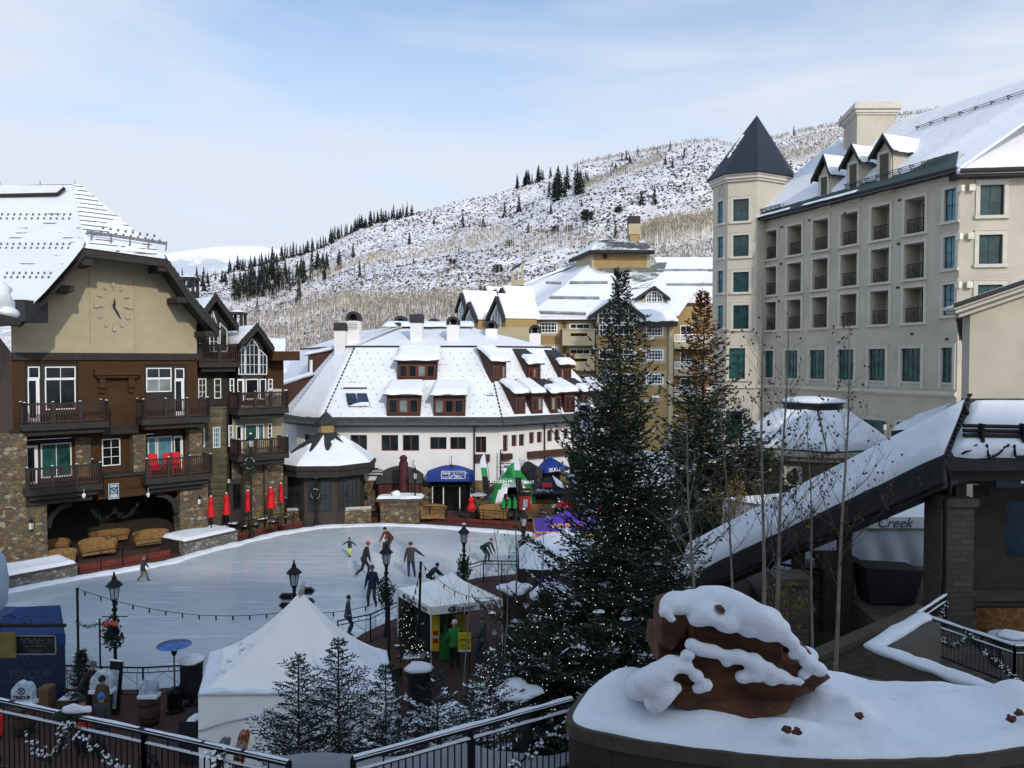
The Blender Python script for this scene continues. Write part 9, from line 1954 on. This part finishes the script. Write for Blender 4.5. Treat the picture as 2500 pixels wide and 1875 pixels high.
for k,(x,y,w_,fc,lab) in enumerate(((1054,1262,1.6,180,'rounded wicker sofa below the ramp of the chalet entrance'),(1203,1276,1.8,175,'wicker sofa with its back to the rink, left of the bare saplings'),(1317,1279,2.0,170,'wicker sofa with its back to the rink, right of the bare saplings'),(1224,1246,2.8,180,'long low brown sofa behind the railing under the green dome tent'),(1326,1246,2.6,178,'long low brown sofa in front of the dark tent'))):
    p=gz(x,y+18,0); sofa('wicker_sofa',lab,(p.x,max(p.y,53.0),0.02),R(fc-180),w_*1.05,WCK2 if k<3 else flat('brown_weave',(.09,.06,.025),.9,.2,6.),h=1.1) if k<3 else sofa('wicker_sofa',lab,(at(x,880,53.9).x,53.9,0.02),0,w_,flat('brown_weave',(.09,.06,.025),.9,.2,6.),h=1.25)
for k,(x0,x1,yt,yb,Yd,lab) in enumerate(((205,275,1315,1358,43.2,'front left tufted gold sofa in the loggia'),(335,402,1295,1334,45.6,'bright tufted gold sofa at the right of the loggia'),(230,305,1295,1320,46.4,'rear shaded tufted sofa in the loggia'),(112,162,1318,1345,43.6,'dim tufted sofa at the left rear of the loggia'),(122,178,1343,1372,41.6,'low gold sofa nearest the left pier'))):
    p=at((x0+x1)/2,yb,Yd); w_=(x1-x0)/F*Yd*1.15; sofa('tufted_sofa',lab,(p.x,Yd,.02),R(35),w_*.95,WCK2,h=max(.75,at(x0,yt,Yd).z))
for x,y,Y,lab in ((205,1210,40.5,'lit globe lamp hanging left in the loggia'),(362,1208,42.,'small globe lamp hanging right in the loggia')): o=MB(); c=at(x,y,Y); o.blob(c,(.1,.1,.13),8,6); o.tube(c,c+Vector((0,0,.35)),.01,n=4); x_=o.build('globe_lamp',flat('globe_white',(.55,.55,.5),.3)); tag(x_,lab,'lamp')
garland(swag(at(225,1245,40.6),at(280,1245,41.2),.5,8)+swag(at(280,1245,41.2),at(338,1228,42),.5,8),'green garland swagged across the dark loggia opening',seed=21,rad=.2,snow=False,dens=110)
for x,lab in ((388,'closed white umbrella tip at the right of the loggia'),(188,'closed white umbrella tip at the left of the loggia')): pass
BC_=[ (378,1112,'left red chair on the lower right balcony'),(415,1108,'middle red chair on the lower right balcony'),(432,1106,'right red chair on the lower right balcony')]
for x,y,lab in BC_:
    c=FC.P(H(x,1130,.7)[0],zf1,.7); r=thing('red_chair',lab,'chair',tuple(c),'red chairs on the balcony'); m=MB()
    u_=Vector((FC.u[0],FC.u[1],0)); v_=Vector((FC.n[0],FC.n[1],0)); m.slab([c+u_*-.3+v_*.25+Vector((0,0,.38)),c+u_*.3+v_*.25+Vector((0,0,.38)),c+u_*.3-v_*.2+Vector((0,0,.32)),c+u_*-.3-v_*.2+Vector((0,0,.32))],(0,0,.04)); m.build('seat',REDC,r); m=MB(); m.slab([c+u_*-.3-v_*.2+Vector((0,0,.35)),c+u_*.3-v_*.2+Vector((0,0,.35)),c+u_*.26-v_*.45+Vector((0,0,1.25)),c+u_*-.26-v_*.45+Vector((0,0,1.25))],-v_*.03); m.build('backrest',REDC,r); m=MB(); 
    for a in (-.3,.3): m.slab([c+u_*a+v_*.3+Vector((0,0,.62)),c+u_*a-v_*.35+Vector((0,0,.62)),c+u_*(a+.1)-v_*.35+Vector((0,0,.62)),c+u_*(a+.1)+v_*.3+Vector((0,0,.62))],(0,0,.03)); m.tube(c+u_*a+v_*.22,c+u_*a+v_*.22+Vector((0,0,.62)),.03,n=4); m.tube(c+u_*a-v_*.3,c+u_*a-v_*.3+Vector((0,0,.62)),.03,n=4)
    m.build('frame',REDC,r)
r=thing('air_unit','beige air conditioning unit on the top right lodge balcony','air conditioner',tuple(FW.P(Hw(672,960,1.6)[0],Hw(672,978,1.6)[1],1.6))); q=FW.rect(652,950,688,992,1.7); m=MB(); m.ob(FW,q[0],q[1],q[2],q[3],1.3,1.7); b_=m.build('casing',flat('ac_beige',(.42,.40,.35),.5),r); m=MB(); cc=FW.P((q[0]+q[1])/2-.15,(q[2]+q[3])/2,1.71)
for rr_ in (.12,.22,.3): m.path([cc+Vector((FW.u[0]*rr_*math.cos(t*.5236),FW.u[1]*rr_*math.cos(t*.5236),rr_*math.sin(t*.5236))) for t in range(13)],.012,4)
m.build('fan_grille',CLR['black'],b_)
GD=thing('dome_tent','green inflatable dome tent with white lettering in front of the chalet','tent',(at(1253,880,55).x,55,0)); GRN2=flat('dome_green',(.01,.24,.05),.6,.08,2.); cD=Vector((at(1253,880,54.6).x,54.6,0)); zt=at(1253,1139,54).z
m=MB(); m2=MB()
def dome(u,v,k=1.):
    a=2*math.pi*u; r_=1.75*(1-v**1.6)**.75; z=zt*(v**.80)*.96+ (.35*math.exp(-((1-v)*9)**2)); r_=max(r_,.12*(1-v)+.02)
    lob=1+.05*math.cos(a*4); return cD+Vector((math.cos(a)*r_*lob,math.sin(a)*r_*lob*.7,z))*1.0
for i in range(40):
    for j in range(14):
        u0,u1=i/40,(i+1)/40; v0,v1=j/14,(j+1)/14; am=(u0+u1)/2*2*math.pi; 
        if v1<.62-.0 and math.cos(am+math.pi/2)>.80+.0+ (v1*.25): continue
        wh=v0<.58 and math.cos(am+math.pi/2)>.45+v0*.45
        m.k=1 if wh else 0; m.face(dome(u0,v0),dome(u1,v0),dome(u1,v1),dome(u0,v1))
m.build('shell',[GRN2,WHT],GD,True); Md=lambda x,y,Y,: planeM(at(x,y,Y),(1,0,.0),(0,.45,1)); text('ROCKIN PROTEIN',.30,WHT,GD,Md(1240,1176,53.15),bold=.015); text('ENERGY',.28,WHT,GD,planeM(at(1288,1178,53.6),(1,.45,0),(0,.4,1)),bold=.015); scrib(GD,WHT,Md(1243,1169,53.3),1.3,.07,8); m=MB(); m.blob(cD+Vector((0,.2,.8)),(.8,.3,.8),8,6); m.build('interior_shade',CLR['blackm'],GD,True)  # black blob added inside stands in for shade within the dome
m=MB()
for k in range(3): c=at(1229+k*14,1215,53.1); m.prism(ngon((c.x,c.y),.14,8),.9,1.35); m.prism(ngon((c.x,c.y),.07,8),1.35,1.6)
r=m.build('bottle_display',GRN2,GD)
DT=thing('dark_canopy_tent','navy canopy tent with a red and white logo before the chalet','tent',(at(1350,880,55).x,55,0)); ze=at(1340,1198,53.3).z; a=at(1298,1198,53.5);b=at(1402,1202,53.5); NV=flat('navy_canvas',(.012,.013,.03),.8,.15,3.); P4_=[Vector((a.x,53.5,ze)),Vector((b.x,53.5,ze)),Vector((b.x,56.2,ze)),Vector((a.x,56.2,ze))]; tent_roof(P4_,Vector(((a.x+b.x)/2-.2,54.9,at(1352,1163,54.9).z)),NV,DT,.3); m=MB(); m.slab([P4_[3],P4_[2],P4_[2]-Vector((0,0,ze)),P4_[3]-Vector((0,0,ze))],(0,-.02,0)); m.slab([P4_[0],P4_[1],P4_[1]-Vector((0,0,.25)),P4_[0]-Vector((0,0,.25))],(0,.02,0)); m.build('back_wall',flat('grey_navy_canvas',(.03,.035,.05),.8),DT)
for q in P4_: m=MB(); m.tube((q.x,q.y,0),(q.x,q.y,ze),.025,n=5); m.build('leg',CLR['steel'],DT)
m=MB(); m.slab([at(1325,1191,53.3),at(1345,1189,53.3),at(1349,1180,53.7),at(1324,1178,53.7)],(0,.02,.01)); m.build('red_logo',CC['red'],DT); text('CatTongue',.24,WHT,DT,planeM(at(1330,1197,53.4),(1,0,0),(0,.3,1)))
m=MB(); m.slab([at(1348,1161,54.8),at(1388,1190,53.4),at(1380,1196,53.4),at(1360,1186,53.6)],(0,-.02,.03)); m.build('white_panel',WHT,DT)
for k,x in enumerate((1318,1334,1345,1354)): r=thing('goods_box','small white goods box on the table in the dark tent','box',tuple(at(x,1235,53.9)),'goods in the dark tent'); m=MB(); c=at(x,1236,53.9); m.box(c.x-.1,c.x+.1,53.8,53.95,c.z-.12,c.z+.14); m.build('carton',WHT,r)
r,f,q,bo=board('goods_counter','long draped counter inside the dark tent','table',1300,1372,1242,1262,54.0,flat('counter_cloth',(.03,.03,.035),.8),th=.6)
r,f,q,bo=board('red_banner','red and black banner with a small picture right of the green dome tent','banner',1268,1295,1192,1246,53.2,flat('banner_red',(.28,.012,.012),.7,.15)); m=MB(); m.ob(f,q[0],q[1],q[3]-.55,q[3],0,.01); m.build('black_band',CLR['black'],bo); text('CatTongue',.15,WHT,bo,frM(f,(q[0]+q[1])/2,q[3]-.2,.012)); m=MB(); m.ob(f,q[0]+.25,q[1]-.2,q[2]+.2,q[2]+.75,0,.01); m.build('picture',flat('picture_blue',(.25,.28,.4),.6,.5,8.),bo)
def feather(label,px,yt,yb,Y,lean):
    b=at(px+lean,yb,Y); t_=at(px,yt,Y); r=thing('feather_flag',label,'flag',(b.x,b.y,0)); m=MB(); m.path([Vector((b.x,b.y,0)),b,b.lerp(t_,.6)+Vector((.1,0,0)),t_],.018,5); m.build('pole',CLR['black'],r); m=MB(); n=14; w_=.42
    cols_=[]
    for i in range(n):
        k0,k1=i/n,(i+1)/n; p0=b.lerp(t_,k0);p1=b.lerp(t_,k1); w0=w_*(1-(max(0,k0-.75)/.25)**2*.9);w1=w_*(1-(max(0,k1-.75)/.25)**2*.9); m.k=1 if k0<.42 else (2 if k0<.60 else 0); m.face(p0-Vector((w0,0,0)),p0,p1,p1-Vector((w1,0,0)))
    m.build('cloth',[flat('flag_white',(.62,.64,.74),.7,.1),CLR['black'],GRN2],r)
feather('tall white and green feather flag left of the green dome tent',1184,1107,1205,54.,12); feather('slim white and green feather flag in front of the green dome tent',1268,1119,1200,52.9,8)
PT2=thing('purple_tent','purple canopy tent with yellow valance and orange lettering','tent',tuple(at(1380,1330,36.5))); PUR=flat('purple_canvas',(.07,.025,.30),.7,.1,2.); YV=flat('yellow_canvas',(.60,.33,.01),.7,.1); Yp=35.5; a=at(1306,1298,Yp);b=at(1470,1290,Yp); ze=a.z; P4_=[Vector((a.x,Yp,ze)),Vector((b.x,Yp,ze)),Vector((b.x,Yp+3,ze)),Vector((a.x,Yp+3,ze))]; tent_roof(P4_,Vector(((a.x+b.x)/2,Yp+1.5,at(1388,1245,Yp+1.5).z)),PUR,PT2,.45); m=MB(); m.slab([P4_[0],P4_[1],P4_[1]-Vector((0,0,.3)),P4_[0]-Vector((0,0,.3))],(0,.02,0)); m.slab([P4_[3],P4_[0],P4_[0]-Vector((0,0,.3)),P4_[3]-Vector((0,0,.3))],(.02,0,0)); m.build('valance',YV,PT2); m=MB(); m.slab([P4_[0]-Vector((0,0,.3)),P4_[0]-Vector((0,0,ze)),P4_[0]+Vector((.9,0,-ze)),P4_[0]+Vector((.9,0,-.3))],(0,.02,0)); m.build('side_panel',PUR,PT2)
text('WILD',.32,PUR,PT2,frM(Fr(0,Yp-.03,(1,0)),a.x+.45,ze-.15,.0),bold=.02); text('WILD',.34,YV,PT2,planeM(at(1368,1291,Yp-.02)+Vector((0,.0,.12)),(1,0,0),(0,.8,1)),shear=.2,bold=.02); text('roots',.34,CC['orange'],PT2,planeM(at(1402,1290,Yp-.02)+Vector((0,.0,.12)),(1,0,0),(0,.8,1)),shear=.2)
for q in P4_: m=MB(); m.tube((q.x,q.y,0),(q.x,q.y,ze),.025,n=5); m.build('leg',CLR['steel'],PT2)
for k,(x,y) in enumerate(((1378,1228),(1478,1235),(1568,1205),(1550,1250))): 
    if k<2: c=at(x,y,49); r=thing('red_parasol',['left','right'][k]+' small red parasol seen through the huge spruce','parasol',(c.x,49,0)); m=MB(); m.lathe(c,[(.55,-.25),(.5,-.05),(.25,.15),(.03,.22)],12); m.build('canopy',REDC,r,True); m=MB(); m.tube((c.x,49,0),c,.03); m.build('pole',CLR['black'],r)
SCT=thing('snowed_tent','white tent roof heaped with smooth snow between the rink and the huge spruce','tent',tuple(G(1360,1480))); Ys=31.; q1_=[gz(1268,1395,2.35),gz(1480,1400,2.35)]; a=Vector((q1_[0].x,31.7,2.35)); b=Vector((q1_[1].x+.5,31.7,2.35)); c=b+Vector((0,3.6,0)); d=a+Vector((0,3.6,0)); m=MB(); pkk=(a+b+c+d)/4+Vector((0,0,1.35))
for p_,q_ in ((a,b),(b,c),(c,d),(d,a)):
    m.grid(lambda u,v:(p_.lerp(q_,u)).lerp(pkk,v)+Vector((0,0,.22*math.sin(math.pi*min(1,v*1.2+.05))**.5+.05*noise.noise(p_.lerp(q_,u).lerp(pkk,v)*1.2))),16,12)
m.build('snow',SNOW,SCT,True); m=MB(); m.prism([(a.x,a.y),(b.x,b.y),(c.x,c.y),(d.x,d.y)],2.1,2.4); m.build('eave',CLR['dark'],SCT)
for p_ in (a,b,c,d): m=MB(); m.tube((p_.x,p_.y,0),(p_.x,p_.y,2.2),.05); m.build('leg',CLR['dark'],SCT)
for k,(x0,x1,y0,y1,Y,lab) in enumerate(((1228,1285,1408,1448,28.5,'small snow covered hut roof beside the purple and white tents'),(1300,1395,1425,1462,26.5,'low snow covered stall roof under the huge spruce'),(1040,1155,1700,1780,18.5,'snow covered mound with a striped side right of the big tent'),(1218,1300,1640,1700,19.5,'pointed snow covered hut near the foot of the huge spruce'))):
    f=Fr(0,Y,(1,0)); q=f.rect(x0,y0,x1,y1); r=thing('snowy_hut',lab,'hut',tuple(f.P((q[0]+q[1])/2,0,0))); m=MB(); w_=(q[1]-q[0])/2; c=f.P((q[0]+q[1])/2,q[2],-w_*.8)
    rq=random.Random(k+5); hh=q[3]-q[2]; metasnow(r,[(c+Vector((0,0,.0)),w_*1.0,.42),(c+Vector((0,0,hh*.3)),w_*.6,.6)]+[(c+Vector((rq.uniform(-1.1,1.1)*w_,rq.uniform(-.6,.3)*w_,rq.uniform(-.1,.25)*hh)),w_*.6,.4) for _ in range(7)],res=.09)
    m=MB(); m.prism(ngon((c.x,c.y),w_*1.0,8),0,q[2]+.02); m.build('wall',CLR['dark'] if k!=2 else TEN2,r)
m=MB()
def bank(u,v):
    x=-9+15.*u; y=13.2+5.4*v; z=4.25*(1-v)**1.15; z+=.22*noise.noise(Vector((x*.6,y*.6,0)))+.07*noise.noise(Vector((x*2,y*2,4))); 
    if x<-4.2: z=z-(min(1,(-4.2-x)/1.2))*z*.98-.05
    return Vector((x,y,max(-.06,z)))
m.grid(bank,120,50); struct(m.build('snow_bank',SNOW,smooth=True))
m=MB(); m.prism([(-12,8),(1.1,8),(1.1,12.9),(-1.6,10.95),(-3.0,10.7),(-9.,12.9),(-12,13.4)],3.9,4.3); struct(m.build('stair_landing',flat('landing_stone',(.12,.11,.10),.9,.2,2.)))
zr=5.50
def rp2(x,y,z=zr): p=gz(x,y,z); return Vector((p.x,p.y,z-1.2))
A_=rp2(-40,1700);B_=rp2(352,1782);C_=rp2(705,1860)
railing(A_,B_,'black iron stair railing with snow and garland in the lower left corner',1.2,.11,2.4,snow=True,thick=1.4,snw=.03,emblem=(),hb=.1)
railing(B_,C_,'black iron stair railing with a round emblem running to the bottom edge by the skis',1.2,.11,2.,snow=True,thick=1.4,snw=.03,emblem=(.03,))
D_=rp2(862,1851);E_=rp2(1396,1706)
railing(D_,E_,'black iron stair railing rising to the round planter at bottom centre',1.2,.11,2.0,snow=True,thick=1.4,snw=.045)
u=Vector((0,-.1,0))
garland(swag(A_+u+Vector((.8,0,.6)),B_.lerp(A_,.42)+u+Vector((0,0,1.1)),.45,16),'garland swagged on the lower left railing towards the snowy bow',seed=31,rad=.12)
garland(swag(B_.lerp(A_,.42)+u+Vector((0,0,1.1)),B_+Vector((.8,-.1,.5)),.35,16),'garland hanging right of the snowy bow on the lower left railing',seed=32,rad=.12)
garland([C_.lerp(B_,.45)+u+Vector((0,0,z)) for z in (1.15,.7,.3,.0)],'bunched garland on the railing post left of the skis',seed=33,rad=.17)
garland(swag(D_+u+Vector((.3,0,.25)),E_+u+Vector((0,0,.95)),.28,20),'long snow dusted garland along the railing that rises to the planter',seed=34,rad=.13)
r=thing('snowy_bow','bow heaped with snow on the lower left railing','bow',tuple(B_.lerp(A_,.42)+Vector((0,0,1.2)))); m=MB(); c=B_.lerp(A_,.42)+Vector((0,-.05,1.22)); 
for s_ in (-1,1): m.blob(c+Vector((s_*.14,0,-.02)),(.16,.06,.09),8,5,.2,s_)
m.build('ribbon',GR,r,True); m=MB(); m.blob(c+Vector((.08,0,.07)),(.24,.09,.09),9,6,.3,3,squash=.4); m.build('snow',SNOW,r,True)
def skis(label,x,yt,w_,mat,Y,lean,twin=True):
    t_=at(x,yt,Y); b=Vector((t_.x-lean,Y-.25,4.3)); r=thing('ski_pair',label,'skis',tuple(b)); 
    for k in range(2):
        o=Vector((k*.05,.035*k,-.02*k)); d=(t_-b).normalized(); s=Vector((w_/2,0,0)); m=MB(); pts=[b-s,b+s,t_+s*1.05-d*.12,t_+s*.75-d*.03,t_,t_-s*.75-d*.03,t_-s*1.05-d*.12]; m.slab([p+o for p in pts],(0,.015,0)); m.build('ski',mat,r)
    m=MB(); m.box(b.x-.05+.2*lean,b.x+.05+.2*lean,Y-.32,Y-.25,4.5,4.8); m.build('binding',CLR['black'],r)
t=NT('orange_ski'); n_=t.noise(9,5,.7); t.set('Base Color',t.ramp(n_,[(.40,(.03,.025,.03)),(.5,(.45,.12,.02)),(.56,(.3,.3,.32))])); t.set('Roughness',.4)
skis('pair of grey skis leaning on the railing at the bottom',549,1798,.10,flat('grey_ski',(.22,.22,.23),.4,.25,6.),11.15,.42); skis('pair of orange and black patterned skis leaning right of the grey ones',594,1780,.10,t.m,11.05,.25)
